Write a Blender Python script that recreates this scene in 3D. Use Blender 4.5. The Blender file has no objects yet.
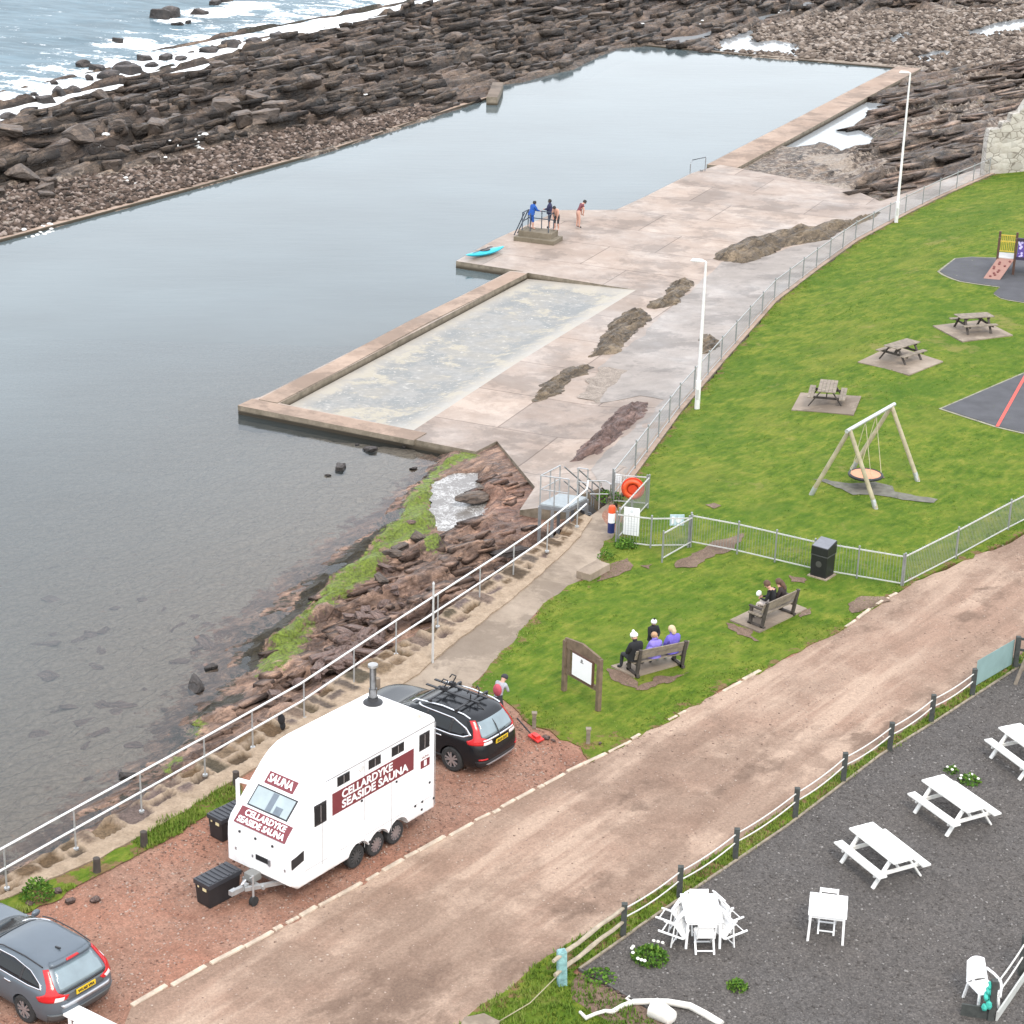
import bpy, bmesh, math, random
import numpy as np
from mathutils import Vector, Matrix, noise as mnoise
from mathutils.geometry import delaunay_2d_cdt
random.seed(7); rng = np.random.default_rng(7)
R = math.radians; PI = math.pi
scn = bpy.context.scene; col = scn.collection

# ------------------------------------------------------------------ camera
FPX, CH, PITCH, ROLL = 2000.0, 26.0, R(21.39), R(1.5)
_fw = np.array([0, math.cos(PITCH), -math.sin(PITCH)]); _r = np.array([1.0, 0, 0]); _u = np.cross(_r, _fw)
cr = math.cos(ROLL)*_r + math.sin(ROLL)*_u; cu = -math.sin(ROLL)*_r + math.cos(ROLL)*_u
C0 = np.array([0, 0, CH])
def W(px, py, z=0.0):
    """point of the place seen at photo position px,py on the level z"""
    d = _fw*FPX + cr*(px-512) - cu*(py-512)
    return Vector(C0 + d*((z-CH)/d[2]))
def WP(pts, z=0.0): return [W(a, b, z) for a, b in pts]
def Z(ox, oy, s, *p): return [(ox+a/s, oy+b/s) for a, b in p]
def P(v):
    v = np.array(v)-C0; return 512+FPX*(v@cr)/(v@_fw), 512-FPX*(v@cu)/(v@_fw)
cam = bpy.data.cameras.new('camera'); camo = bpy.data.objects.new('camera', cam); col.objects.link(camo)
cam.lens = FPX/1024*36; cam.sensor_width = 36; cam.clip_start = .5; cam.clip_end = 6000
camo.matrix_world = Matrix(((cr[0], cu[0], -_fw[0], 0), (cr[1], cu[1], -_fw[1], 0), (cr[2], cu[2], -_fw[2], CH), (0, 0, 0, 1)))
scn.camera = camo

# ------------------------------------------------------------------ noise
def _h(i, j, s):
    n = (i.astype(np.int64)*374761393 + j.astype(np.int64)*668265263 + s*1442695041) & 0xffffffff
    n = ((n ^ (n >> 13))*1274126177) & 0xffffffff
    return ((n ^ (n >> 16)) & 0xffffff)/0xffffff
def vn(x, y, s=0):
    x = np.asarray(x, float); y = np.asarray(y, float)
    i = np.floor(x); j = np.floor(y); fx = x-i; fy = y-j; fx = fx*fx*(3-2*fx); fy = fy*fy*(3-2*fy)
    return (_h(i, j, s)*(1-fx)+_h(i+1, j, s)*fx)*(1-fy)+(_h(i, j+1, s)*(1-fx)+_h(i+1, j+1, s)*fx)*fy
def fbm(x, y, s=0, o=4):
    r = 0; a = .5; t = 0
    for k in range(o): r = r+a*vn(np.asarray(x)*2**k, np.asarray(y)*2**k, s+k*17); t += a; a *= .5
    return r/t
def cell(x, y, s=0): return _h(np.floor(x), np.floor(y), s)
def sst(a, b, x):
    t = np.clip((np.asarray(x, float)-a)/(b-a), 0, 1); return t*t*(3-2*t)
def inside(X, Y, poly):
    X = np.asarray(X, float); Y = np.asarray(Y, float); c = np.zeros(X.shape, bool); n = len(poly)
    for k in range(n):
        x1, y1 = poly[k][0], poly[k][1]; x2, y2 = poly[(k+1) % n][0], poly[(k+1) % n][1]
        if y1 == y2: continue
        c ^= ((y1 > Y) != (y2 > Y)) & (X < (x2-x1)*(Y-y1)/(y2-y1)+x1)
    return c
def dline(X, Y, pts, closed=False, want_t=False):
    X = np.asarray(X, float); Y = np.asarray(Y, float); D = np.full(X.shape, 1e9); T = np.zeros(X.shape)
    n = len(pts)
    for k in range(n if closed else n-1):
        a = pts[k]; b = pts[(k+1) % n]; dx = b[0]-a[0]; dy = b[1]-a[1]; L = dx*dx+dy*dy+1e-12
        t = np.clip(((X-a[0])*dx+(Y-a[1])*dy)/L, 0, 1); d = np.hypot(X-a[0]-t*dx, Y-a[1]-t*dy)
        m = d < D; D = np.where(m, d, D); T = np.where(m, k+t, T)
    return (D, T) if want_t else D
def sdp(X, Y, poly):           # + inside
    d = dline(X, Y, poly, True); return np.where(inside(X, Y, poly), d, -d)

# ------------------------------------------------------------------ materials
def lin(c): c = c/255; return c/12.92 if c <= .04045 else ((c+.055)/1.055)**2.4
def A(r, g, b, k=.8): return (lin(r)*k, lin(g)*k, lin(b)*k, 1)
class NT:
    def __init__(s, name):
        s.m = bpy.data.materials.new(name); s.m.use_nodes = True; s.t = s.m.node_tree; s.t.nodes.clear()
        s.out = s.n('ShaderNodeOutputMaterial')
        s.tc = s.n('ShaderNodeTexCoord').outputs['Object']
    def n(s, typ, **kw):
        nd = s.t.nodes.new(typ)
        for k, v in kw.items(): setattr(nd, k, v)
        return nd
    def l(s, a, b): s.t.links.new(a, b)
    def mapping(s, scale=(1, 1, 1), rot=(0, 0, 0), src=None):
        src = src or s.tc
        if any(rot): m = s.n('ShaderNodeMapping'); m.inputs['Rotation'].default_value = rot; s.l(src, m.inputs[0]); src = m.outputs[0]
        m = s.n('ShaderNodeMapping'); m.inputs['Scale'].default_value = scale; s.l(src, m.inputs[0]); return m.outputs[0]
    def noise(s, scale, detail=4, rough=.55, src=None, dist=0):
        n = s.n('ShaderNodeTexNoise'); n.inputs['Scale'].default_value = scale; n.inputs['Detail'].default_value = detail
        n.inputs['Roughness'].default_value = rough; n.inputs['Distortion'].default_value = dist; s.l(src or s.tc, n.inputs['Vector']); return n.outputs[0]
    def voro(s, scale, src=None, feat='F1', out=0, rnd=1):
        n = s.n('ShaderNodeTexVoronoi', feature=feat); n.inputs['Scale'].default_value = scale; n.inputs['Randomness'].default_value = rnd
        s.l(src or s.tc, n.inputs['Vector']); return n.outputs[out]
    def ramp(s, f, stops):
        n = s.n('ShaderNodeValToRGB'); e = n.color_ramp.elements
        while len(e) > 1: e.remove(e[-1])
        e[0].position, e[0].color = stops[0]
        for p, c in stops[1:]: q = e.new(p); q.color = c
        s.l(f, n.inputs[0]); return n.outputs[0]
    def rf(s, f, a, b, lo=0, hi=1):
        n = s.n('ShaderNodeMapRange'); n.clamp = True
        for k, v in zip((1, 2, 3, 4), (a, b, lo, hi)): n.inputs[k].default_value = v
        s.l(f, n.inputs[0]); return n.outputs[0]
    def mix(s, f, a, b, mode='MIX'):
        n = s.n('ShaderNodeMix', data_type='RGBA', blend_type=mode)
        for i, v in ((0, f), (6, a), (7, b)):
            if isinstance(v, (int, float, tuple)): n.inputs[i].default_value = v
            else: s.l(v, n.inputs[i])
        return n.outputs[2]
    def math(s, op, a, b=None):
        n = s.n('ShaderNodeMath', operation=op)
        for i, v in enumerate((a, b)):
            if v is None: continue
            if isinstance(v, (int, float)): n.inputs[i].default_value = v
            else: s.l(v, n.inputs[i])
        return n.outputs[0]
    def warp(s, k, sc, src=None):
        n = s.n('ShaderNodeTexNoise'); n.inputs['Scale'].default_value = sc; n.inputs['Detail'].default_value = 4; s.l(src or s.tc, n.inputs['Vector'])
        v = s.n('ShaderNodeVectorMath', operation='MULTIPLY_ADD'); s.l(n.outputs[1], v.inputs[0]); v.inputs[1].default_value = (k, k, k); s.l(src or s.tc, v.inputs[2]); return v.outputs[0]
    def attr(s, name, out=2): n = s.n('ShaderNodeAttribute', attribute_name=name); return n.outputs[out]
    def bump(s, h, strength=.5, dist=.02, nrm=None):
        n = s.n('ShaderNodeBump'); n.inputs['Strength'].default_value = strength; n.inputs['Distance'].default_value = dist
        s.l(h, n.inputs['Height'])
        if nrm: s.l(nrm, n.inputs['Normal'])
        return n.outputs[0]
    def bsdf(s, color, rough=.8, metal=0, nrm=None, spec=.5, **kw):
        b = s.n('ShaderNodeBsdfPrincipled')
        for k, v in (('Base Color', color), ('Roughness', rough), ('Metallic', metal), ('Specular IOR Level', spec)) + tuple(kw.items()):
            if isinstance(v, (int, float, tuple)): b.inputs[k].default_value = v
            else: s.l(v, b.inputs[k])
        if nrm: s.l(nrm, b.inputs['Normal'])
        s.l(b.outputs[0], s.out.inputs[0]); return s.m
MC = {}
def simple(name, c, rough=.6, metal=0, var=.12, vs=6, bump=0, bs=40, **kw):
    if name in MC: return MC[name]
    t = NT(name)
    n = t.noise(vs, 5)
    a = tuple(min(1, x*(1-var)) for x in c[:3])+(1,); b = tuple(min(1, x*(1+var)) for x in c[:3])+(1,)
    cc = t.ramp(n, [(.3, a), (.7, b)])
    nr = t.bump(t.noise(bs, 4), bump, .01) if bump else None
    MC[name] = t.bsdf(cc, rough, metal, nr, **kw); return MC[name]

# ------------------------------------------------------------------ objects
def tag(o, label=None, cat=None, group=None, kind=None):
    if label: o['label'] = label
    if cat: o['category'] = cat
    if group: o['group'] = group
    if kind: o['kind'] = kind
    return o
def empty(name, loc=(0, 0, 0), rz=0, label=None, cat=None, group=None):
    o = bpy.data.objects.new(name, None); col.objects.link(o); o.location = loc; o.rotation_euler = (0, 0, rz); o.empty_display_size = .2
    return tag(o, label, cat, group)
def link(name, me, mat, parent=None):
    o = bpy.data.objects.new(name, me); col.objects.link(o)
    if mat is not None and not me.materials:
        for m in (mat if isinstance(mat, (list, tuple)) else [mat]): me.materials.append(m)
    if parent: o.parent = parent
    return o
class MB:
    def __init__(s): s.v = []; s.f = []; s.mi = []; s.m = 0
    def add(s, vs, fs, smooth=False):
        o = len(s.v); s.v += [tuple(v) for v in vs]; s.f += [tuple(i+o for i in f) for f in fs]; s.mi += [s.m]*len(fs); return s
    def box(s, c, size, rz=0, M=None, taper=1):
        x, y, z = (k/2 for k in size)
        vs = [Vector((a*x*(taper if cc > 0 else 1), b*y*(taper if cc > 0 else 1), cc*z)) for a in (-1, 1) for b in (-1, 1) for cc in (-1, 1)]
        T = Matrix.Translation(c) @ (M if M is not None else Matrix.Rotation(rz, 4, 'Z'))
        return s.add([T @ v for v in vs], [(0, 1, 3, 2), (4, 6, 7, 5), (0, 4, 5, 1), (2, 3, 7, 6), (0, 2, 6, 4), (1, 5, 7, 3)])
    def beam(s, a, b, w, h, up=(0, 0, 1)):
        """rectangular bar from a to b: w across, h along up"""
        a = Vector(a); b = Vector(b); d = (b-a); L = d.length; d.normalize(); u = Vector(up)
        if abs(d.dot(u)) > .98: u = Vector((0, 1, 0))
        r = d.cross(u).normalized(); u = r.cross(d).normalized()
        vs = [p+r*i*w/2+u*j*h/2 for p in (a, b) for i in (-1, 1) for j in (-1, 1)]
        return s.add(vs, [(0, 1, 3, 2), (4, 6, 7, 5), (0, 4, 5, 1), (2, 3, 7, 6), (0, 2, 6, 4), (1, 5, 7, 3)])
    def cyl(s, a, b, r0, r1=None, n=10, caps=True):
        r1 = r0 if r1 is None else r1; a = Vector(a); b = Vector(b); d = (b-a).normalized()
        x = d.orthogonal().normalized(); y = d.cross(x); vs = []
        for p, r in ((a, r0), (b, r1)):
            for k in range(n): t = 2*PI*k/n; vs.append(p+x*r*math.cos(t)+y*r*math.sin(t))
        fs = [(k, (k+1) % n, n+(k+1) % n, n+k) for k in range(n)]
        if caps: fs += [tuple(range(n-1, -1, -1)), tuple(range(n, 2*n))]
        return s.add(vs, fs)
    def tube(s, pts, r, n=8):
        pts = [Vector(p) for p in pts]; vs = []; x = None
        rr = r if isinstance(r, (list, tuple)) else [r]*len(pts)
        for i, p in enumerate(pts):
            d = (pts[min(i+1, len(pts)-1)]-pts[max(i-1, 0)]).normalized()
            x = (x-d*x.dot(d)).normalized() if x is not None and (x-d*x.dot(d)).length > 1e-4 else d.orthogonal().normalized()
            y = d.cross(x)
            for k in range(n): t = 2*PI*k/n; vs.append(p+x*rr[i]*math.cos(t)+y*rr[i]*math.sin(t))
        fs = [(i*n+k, i*n+(k+1) % n, (i+1)*n+(k+1) % n, (i+1)*n+k) for i in range(len(pts)-1) for k in range(n)]
        fs += [tuple(range(n-1, -1, -1)), tuple(range((len(pts)-1)*n, len(pts)*n))]
        return s.add(vs, fs)
    def lathe(s, prof, n=20, c=(0, 0, 0), caps=True):
        c = Vector(c); vs = []; 
        for r, z in prof:
            for k in range(n): t = 2*PI*k/n; vs.append(c+Vector((r*math.cos(t), r*math.sin(t), z)))
        fs = [(i*n+k, i*n+(k+1) % n, (i+1)*n+(k+1) % n, (i+1)*n+k) for i in range(len(prof)-1) for k in range(n)]
        return s.add(vs, fs+([tuple(range(n-1, -1, -1)), tuple(range((len(prof)-1)*n, len(prof)*n))] if caps else []))
    def prism(s, poly, z0, z1):
        n = len(poly); vs = [(p[0], p[1], z0) for p in poly]+[(p[0], p[1], z1) for p in poly]
        return s.add(vs, [tuple(range(n-1, -1, -1)), tuple(range(n, 2*n))]+[(k, (k+1) % n, n+(k+1) % n, n+k) for k in range(n)])
    def ball(s, c, r, n=10, sc=(1, 1, 1)):
        c = Vector(c); m = n//2+1; vs = [c+Vector((0, 0, r*sc[2]))]
        for i in range(1, m):
            a = PI*i/m
            for k in range(n): t = 2*PI*k/n; vs.append(c+Vector((r*sc[0]*math.sin(a)*math.cos(t), r*sc[1]*math.sin(a)*math.sin(t), r*sc[2]*math.cos(a))))
        vs.append(c-Vector((0, 0, r*sc[2]))); L = len(vs)-1
        fs = [(0, 1+k, 1+(k+1) % n) for k in range(n)]
        for i in range(m-2): fs += [(1+i*n+k, 1+(i+1)*n+k, 1+(i+1)*n+(k+1) % n, 1+i*n+(k+1) % n) for k in range(n)]
        fs += [(L, 1+(m-2)*n+(k+1) % n, 1+(m-2)*n+k) for k in range(n)]
        return s.add(vs, fs)
    def build(s, name, mat, parent=None, smooth=False, bevel=0, **kw):
        me = bpy.data.meshes.new(name); me.from_pydata(s.v, [], s.f)
        bm = bmesh.new(); bm.from_mesh(me)
        for f, i in zip(bm.faces, s.mi): f.material_index = i
        bmesh.ops.recalc_face_normals(bm, faces=bm.faces)
        if bevel:
            bmesh.ops.bevel(bm, geom=list(bm.edges), offset=bevel, segments=2, affect='EDGES', profile=.6, clamp_overlap=True)
        if smooth:
            for f in bm.faces: f.smooth = True
            for e in bm.edges: 
                if len(e.link_faces) == 2 and e.calc_face_angle(0) > R(smooth if smooth > 1 else 45): e.smooth = False
        bm.to_mesh(me); bm.free()
        o = link(name, me, mat, parent)
        if kw: tag(o, **kw)
        return o
def copy_tree(o, loc=None, rz=None, label=None, parent=None):
    c = o.copy(); col.objects.link(c)
    if parent is not None: c.parent = parent
    if loc is not None: c.location = loc
    if rz is not None: c.rotation_euler = (0, 0, rz)
    if label: c['label'] = label
    for ch in list(o.children): copy_tree(ch, parent=c)
    return c

# sheets -------------------------------------------------------------------
def resample(poly, step, closed=True):
    out = []; n = len(poly)
    for k in range(n if closed else n-1):
        a = Vector(poly[k][:2]); b = Vector(poly[(k+1) % n][:2]); m = max(1, int((b-a).length/step))
        out += [a.lerp(b, i/m) for i in range(m)]
    if not closed: out.append(Vector(poly[-1][:2]))
    return out
def rough_edge(poly, step=.35, amp=.1, freq=.8, seed=0):
    pts = resample(poly, step); n = len(pts); out = []
    for i, p in enumerate(pts):
        d = (pts[(i+1) % n]-pts[i-1]); nrm = Vector((d.y, -d.x)).normalized()
        k = (float(fbm(p.x*freq, p.y*freq, seed, 3))-.5)*2*amp+(float(vn(p.x*freq*5, p.y*freq*5, seed+5))-.5)*amp*.7
        out.append(p+nrm*k*1.6)
    return out
def sheet(name, poly, z, mat, holes=(), skirt=0, grid=0, kind='structure', edgeattr=False, raw=False, **kw):
    """flat or height-function sheet over a world polygon; z number or f(x,y) arrays"""
    poly = [Vector(p[:2]) for p in poly]; loops = [poly]+[[Vector(q[:2]) for q in h] for h in holes]
    V = []; E = []
    for lp in loops:
        o = len(V); V += lp; E += [(o+i, o+(i+1) % len(lp)) for i in range(len(lp))]
    if grid:
        xs = [p.x for p in poly]; ys = [p.y for p in poly]
        gx, gy = np.meshgrid(np.arange(min(xs), max(xs), grid), np.arange(min(ys), max(ys), grid))
        gx = gx+rng.uniform(-.2, .2, gx.shape)*grid; gy = gy+rng.uniform(-.2, .2, gy.shape)*grid
        m = inside(gx, gy, poly) & (dline(gx, gy, poly, True) > grid*.35)
        for h in loops[1:]: m &= ~inside(gx, gy, h) & (dline(gx, gy, h, True) > grid*.35)
        V += [Vector((float(a), float(b))) for a, b in zip(gx[m], gy[m])]
    vo, eo, fo, *_ = delaunay_2d_cdt(V, E, [], 0, 1e-5)
    X = np.array([v.x for v in vo]); Y = np.array([v.y for v in vo]); F = np.array([f for f in fo if len(f) == 3])
    cx = X[F].mean(1); cy = Y[F].mean(1); k = inside(cx, cy, poly)
    for h in loops[1:]: k &= ~inside(cx, cy, h)
    F = F[k]; zz = z(X, Y) if callable(z) else np.full(X.shape, float(z))
    vs = list(zip(X.tolist(), Y.tolist(), zz.tolist())); fs = [tuple(f) for f in F.tolist()]
    if skirt:
        for lp in loops:
            o = len(vs); n = len(lp); lx = np.array([p.x for p in lp]); ly = np.array([p.y for p in lp])
            lz = z(lx, ly) if callable(z) else np.full(lx.shape, float(z))
            vs += list(zip(lx.tolist(), ly.tolist(), lz.tolist()))+[(a, b, c-skirt) for a, b, c in zip(lx.tolist(), ly.tolist(), lz.tolist())]
            fs += [(o+i, o+(i+1) % n, o+n+(i+1) % n, o+n+i) for i in range(n)]
    me = bpy.data.meshes.new(name); me.from_pydata(vs, [], fs)
    bm = bmesh.new(); bm.from_mesh(me)
    for f in bm.faces:
        if len(f.verts) == 3 and f.normal.z < 0: f.normal_flip()
        if callable(z) and len(f.verts) == 3: f.smooth = True
    bm.to_mesh(me); bm.free()
    if edgeattr:
        a = me.attributes.new('edge', 'FLOAT', 'POINT'); xs = np.array([v[0] for v in vs]); ys = np.array([v[1] for v in vs])
        a.data.foreach_set('value', dline(xs, ys, poly, True).astype(np.float32))
    o = link(name, me, mat)
    if kind: o['kind'] = kind
    return o
def hfield(name, x0, x1, y0, y1, step, fn, mat, keep=None, attrs=None, smooth=False, kind='structure', uv=None):
    gx, gy = np.meshgrid(np.arange(x0, x1, step), np.arange(y0, y1, uv[1] if uv else step)); ny, nx = gx.shape
    if uv:      # grid laid along the strata (u across, v along)
        gy = gy+(rng.random(gx.shape)-.5)*uv[1]*.4; c_, s_ = math.cos(uv[0]), math.sin(uv[0]); gx, gy = gx*s_+gy*c_, -gx*c_+gy*s_
    else: gx = gx+(rng.random(gx.shape)-.5)*step*.5; gy = gy+(rng.random(gx.shape)-.5)*step*.5
    res = fn(gx, gy); z = res[0]; at = res[1]; kp = res[2]
    idx = np.arange(nx*ny).reshape(ny, nx)
    q = np.stack([idx[:-1, :-1], idx[:-1, 1:], idx[1:, 1:], idx[1:, :-1]], -1).reshape(-1, 4)
    kf = kp.reshape(-1)[q].all(1); q = q[kf]
    used = np.unique(q); remap = np.full(nx*ny, -1); remap[used] = np.arange(len(used)); q = remap[q]
    co = np.stack([gx.reshape(-1), gy.reshape(-1), z.reshape(-1)], -1)[used].astype(np.float32)
    me = bpy.data.meshes.new(name); me.vertices.add(len(co)); me.vertices.foreach_set('co', co.reshape(-1))
    me.loops.add(q.size); me.loops.foreach_set('vertex_index', q.reshape(-1).astype(np.int32))
    me.polygons.add(len(q)); me.polygons.foreach_set('loop_start', (np.arange(len(q))*4).astype(np.int32))
    if smooth: me.polygons.foreach_set('use_smooth', np.ones(len(q), bool))
    me.update(calc_edges=True)
    for k, v in at.items():
        a = me.attributes.new(k, 'FLOAT', 'POINT'); a.data.foreach_set('value', v.reshape(-1)[used].astype(np.float32))
    o = link(name, me, mat); o['kind'] = kind; return o
def bulk(name, V, F, mat, attr=None, kind='stuff', label=None, cat=None, an='tint'):
    """V (n,3) float array, F (m,k) int array -> one mesh"""
    k = F.shape[1]; me = bpy.data.meshes.new(name); me.vertices.add(len(V)); me.vertices.foreach_set('co', V.astype(np.float32).reshape(-1))
    me.loops.add(F.size); me.loops.foreach_set('vertex_index', F.reshape(-1).astype(np.int32))
    me.polygons.add(len(F)); me.polygons.foreach_set('loop_start', (np.arange(len(F))*k).astype(np.int32)); me.update(calc_edges=True)
    if attr is not None:
        a = me.attributes.new(an, 'FLOAT', 'POINT'); a.data.foreach_set('value', attr.astype(np.float32))
    o = link(name, me, mat); return tag(o, label, cat, kind=kind)
# =================================================================== levels and traced lines
WZ, DZ, SEA = -2.1, -1.7, -3.2
FENCE = [(612, 500, -.3), (635, 470, -.5), (679, 410, -1.1), (721, 361, -1.35), (774, 301, -1.4), (816, 269, -1.4), (855, 241, -1.4), (905, 214, -1.4), (939, 197, -1.4), (989, 175, -1.4), (1060, 142, -1.4), (1160, 95, -1.4)]
FW = [W(a, b, c) for a, b, c in FENCE]
def fz(t):
    k = np.clip(np.floor(t).astype(int), 0, len(FW)-2); f = t-k; z = np.array([p[2] for p in FENCE]); return z[k]*(1-f)+z[k+1]*f
def HL(X, Y):
    """height of the lawn: falls to the promenade fence"""
    d, t = dline(X, Y, FW, False, True); s = 1-sst(0, 9, d); h = fz(t)*s
    return h+.05*(fbm(np.asarray(X)/5, np.asarray(Y)/5, 3)-.5)*sst(0, 2, d)*sst(0, 6, np.abs(np.asarray(X)*0+d))
def hl(x, y): return float(HL(np.array([x]), np.array([y]))[0])
def WL(px, py):
    z = 0.0
    for _ in range(12): p = W(px, py, z); z = hl(p.x, p.y)
    return W(px, py, z)
def HD(X, Y):
    """height of the promenade and pool deck"""
    d, t = dline(X, Y, FW, False, True); return DZ+(fz(t)-.12-DZ)*(1-sst(.0, 4.5, d))

road_up = [(130, 1006), (240, 948), (330, 899), (420, 850), (500, 808), (580, 765), (640, 735), (700, 703), (750, 676), (800, 651), (850, 624), (878, 603), (905, 588), (935, 574), (965, 560), (1024, 534), (1120, 486), (1300, 400)]
road_lo = [(1300, 537), (1100, 612), (1012, 660), (975, 683), (940, 707), (890, 741), (850, 767), (790, 806), (740, 839), (690, 872), (640, 903), (620, 916), (586, 934), (549, 957), (520, 979), (496, 997), (468, 1013), (438, 1032), (300, 1120), (0, 1260)]
RU = WP(road_up); RLo = WP(road_lo)
wall_out = [(-260, 1030), (-120, 945), (0, 880), (60, 845), (140, 797), (235, 740), (300, 702), (360, 666), (420, 630), (470, 594), (510, 566), (545, 538), (568, 519), (585, 508)]
wall_in = [(-260, 1062), (-120, 976), (0, 902), (32, 888), (60, 876), (100, 858), (140, 838), (190, 808), (235, 780), (300, 740), (350, 709), (405, 684), (456, 642), (481, 624), (512, 599), (532, 583), (558, 558), (578, 535), (592, 512)]
WO = WP(wall_out); WI = WP(wall_in)
lawn_near = Z(0, 0, 1, (473, 684), (481, 675), (497, 658), (502, 652), (517, 638), (526, 624), (543, 605), (568, 586), (583, 579), (600, 571), (605, 560), (601, 547), (607, 538), (614, 534), (616, 520))
lawn_low = [(591, 759), (580, 747), (567, 741), (558, 740), (547, 731), (530, 725), (516, 713), (500, 700), (484, 694)]

# ------------------------------------------------------------------ setting materials
def K(c, k): return (min(1, c[0]*k), min(1, c[1]*k), min(1, c[2]*k), 1)
def m_soil_grass():
    t = NT('grass')
    big = t.noise(.16, 4, .6, t.mapping((1, 1, .2))); mid = t.noise(.9, 5, .65); fine = t.noise(9, 4, .7); st = t.noise(2.6, 4, .7, t.mapping((1.6, .55, 1), (0, 0, R(38))))
    c1 = t.ramp(mid, [(.34, (.038, .095, .008, 1)), (.5, (.085, .155, .018, 1)), (.64, (.18, .215, .045, 1))])
    c2 = t.ramp(st, [(.36, (.034, .085, .008, 1)), (.52, (.10, .17, .02, 1)), (.68, (.22, .24, .060, 1))])
    c = t.mix(.5, c1, c2)
    c = t.mix(t.rf(big, .54, .70, 0, .45), c, (.165, .195, .045, 1))
    c = t.mix(t.rf(big, .34, .48, .6, 0), c, (.045, .115, .012, 1)); c = t.mix(t.rf(t.noise(.42, 5, .65), .36, .47, .35, 0), c, (.05, .12, .014, 1))
    c = t.mix(.28, c, t.ramp(fine, [(.3, (.6, .6, .6, 1)), (.7, (1.4, 1.4, 1.3, 1))]), 'MULTIPLY')
    c = t.mix(t.rf(t.noise(.5, 3, .5), .52, .75, 0, .4), c, (.17, .20, .05, 1))
    # worn ground near the sea fence and at the edges
    e = t.attr('edge'); w = t.math('ADD', e, t.rf(t.noise(1.7, 5, .7), .3, .7, -.55, .9))
    soil = t.ramp(t.noise(6, 5, .7), [(.3, (.10, .065, .045, 1)), (.7, (.235, .165, .12, 1))])
    c = t.mix(t.math('MULTIPLY', t.rf(t.noise(.35, 6, .72, t.warp(2, .5)), .60, .68), .55), c, (.21, .20, .095, 1)); cl = t.voro(1.7, t.warp(.8, 1.2)); c = t.mix(t.rf(cl, .0, .16, .35, 0), c, (.05, .125, .02, 1))
    c = t.mix(t.rf(w, .0, .22, .9, 0), c, soil); c = t.mix(1.0, c, (1.0, .89, .64, 1), 'MULTIPLY')
    return t.bsdf(c, .95, 0, t.bump(t.math('ADD', fine, t.math('MULTIPLY', mid, 3.0)), .9, .06), spec=.15)
def m_earth(name, dark, lt, red, patch=.5, sc=1.0, stones=.35, lines=False):
    dark, lt, red = K(dark, .78), K(lt, .72), K(red, .75)
    t = NT(name)
    big = t.noise(.22*sc, 5, .62); mid = t.noise(.9*sc, 6, .68, dist=.6); fine = t.noise(14, 4, .75); gr = t.voro(28, rnd=1, out=1); gr2 = t.voro(11, out=1)
    c = t.ramp(mid, [(.28, dark), (.5, tuple((a+b)/2 for a, b in zip(dark, lt))), (.72, lt)])
    c = t.mix(t.rf(big, .42, .62, 0, .7), c, red)
    if lines:   # wheel tracks along the road
        s = t.n('ShaderNodeSeparateXYZ'); t.l(t.mapping((1, 1, 1), (0, 0, R(-53))), s.inputs[0])
        tr = t.noise(1, 4, .6, t.mapping((.10, 1.0, 1), (0, 0, R(-53))))
        c = t.mix(t.rf(tr, .50, .60, 0, .75), c, tuple(min(1, a*1.12) for a in lt[:3])+(1,)); c = t.mix(t.rf(tr, .34, .46, .75, 0), c, dark)
        ed = t.noise(.12, 6, .7, t.warp(2.5, .3)); c = t.mix(t.rf(ed, .50, .56, 0, .55), c, tuple(a*.85 for a in dark[:3])+(1,))
        pud = t.noise(.33, 6, .62, t.mapping((.35, 1.0, 1), (0, 0, R(-53)), t.warp(1.6, .9)))
        c = t.mix(t.rf(pud, .55, .62, 0, .8), c, tuple(a*.66 for a in dark[:3])+(1,))
    c = t.mix(stones, c, t.ramp(gr, [(.0, (.35, .35, .35, 1)), (.55, (1, 1, 1, 1)), (1, (1.9, 1.85, 1.8, 1))]), 'MULTIPLY')
    c = t.mix(stones*.6, c, t.ramp(gr2, [(.0, (.6, .6, .6, 1)), (1, (1.4, 1.38, 1.35, 1))]), 'MULTIPLY')
    c = t.mix(.45, c, t.ramp(fine, [(.3, (.6, .6, .6, 1)), (.7, (1.4, 1.4, 1.4, 1))]), 'MULTIPLY')
    return t.bsdf(c, .92, 0, t.bump(t.math('ADD', fine, t.math('MULTIPLY', gr, .8)), .6, .03), spec=.2)
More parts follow.
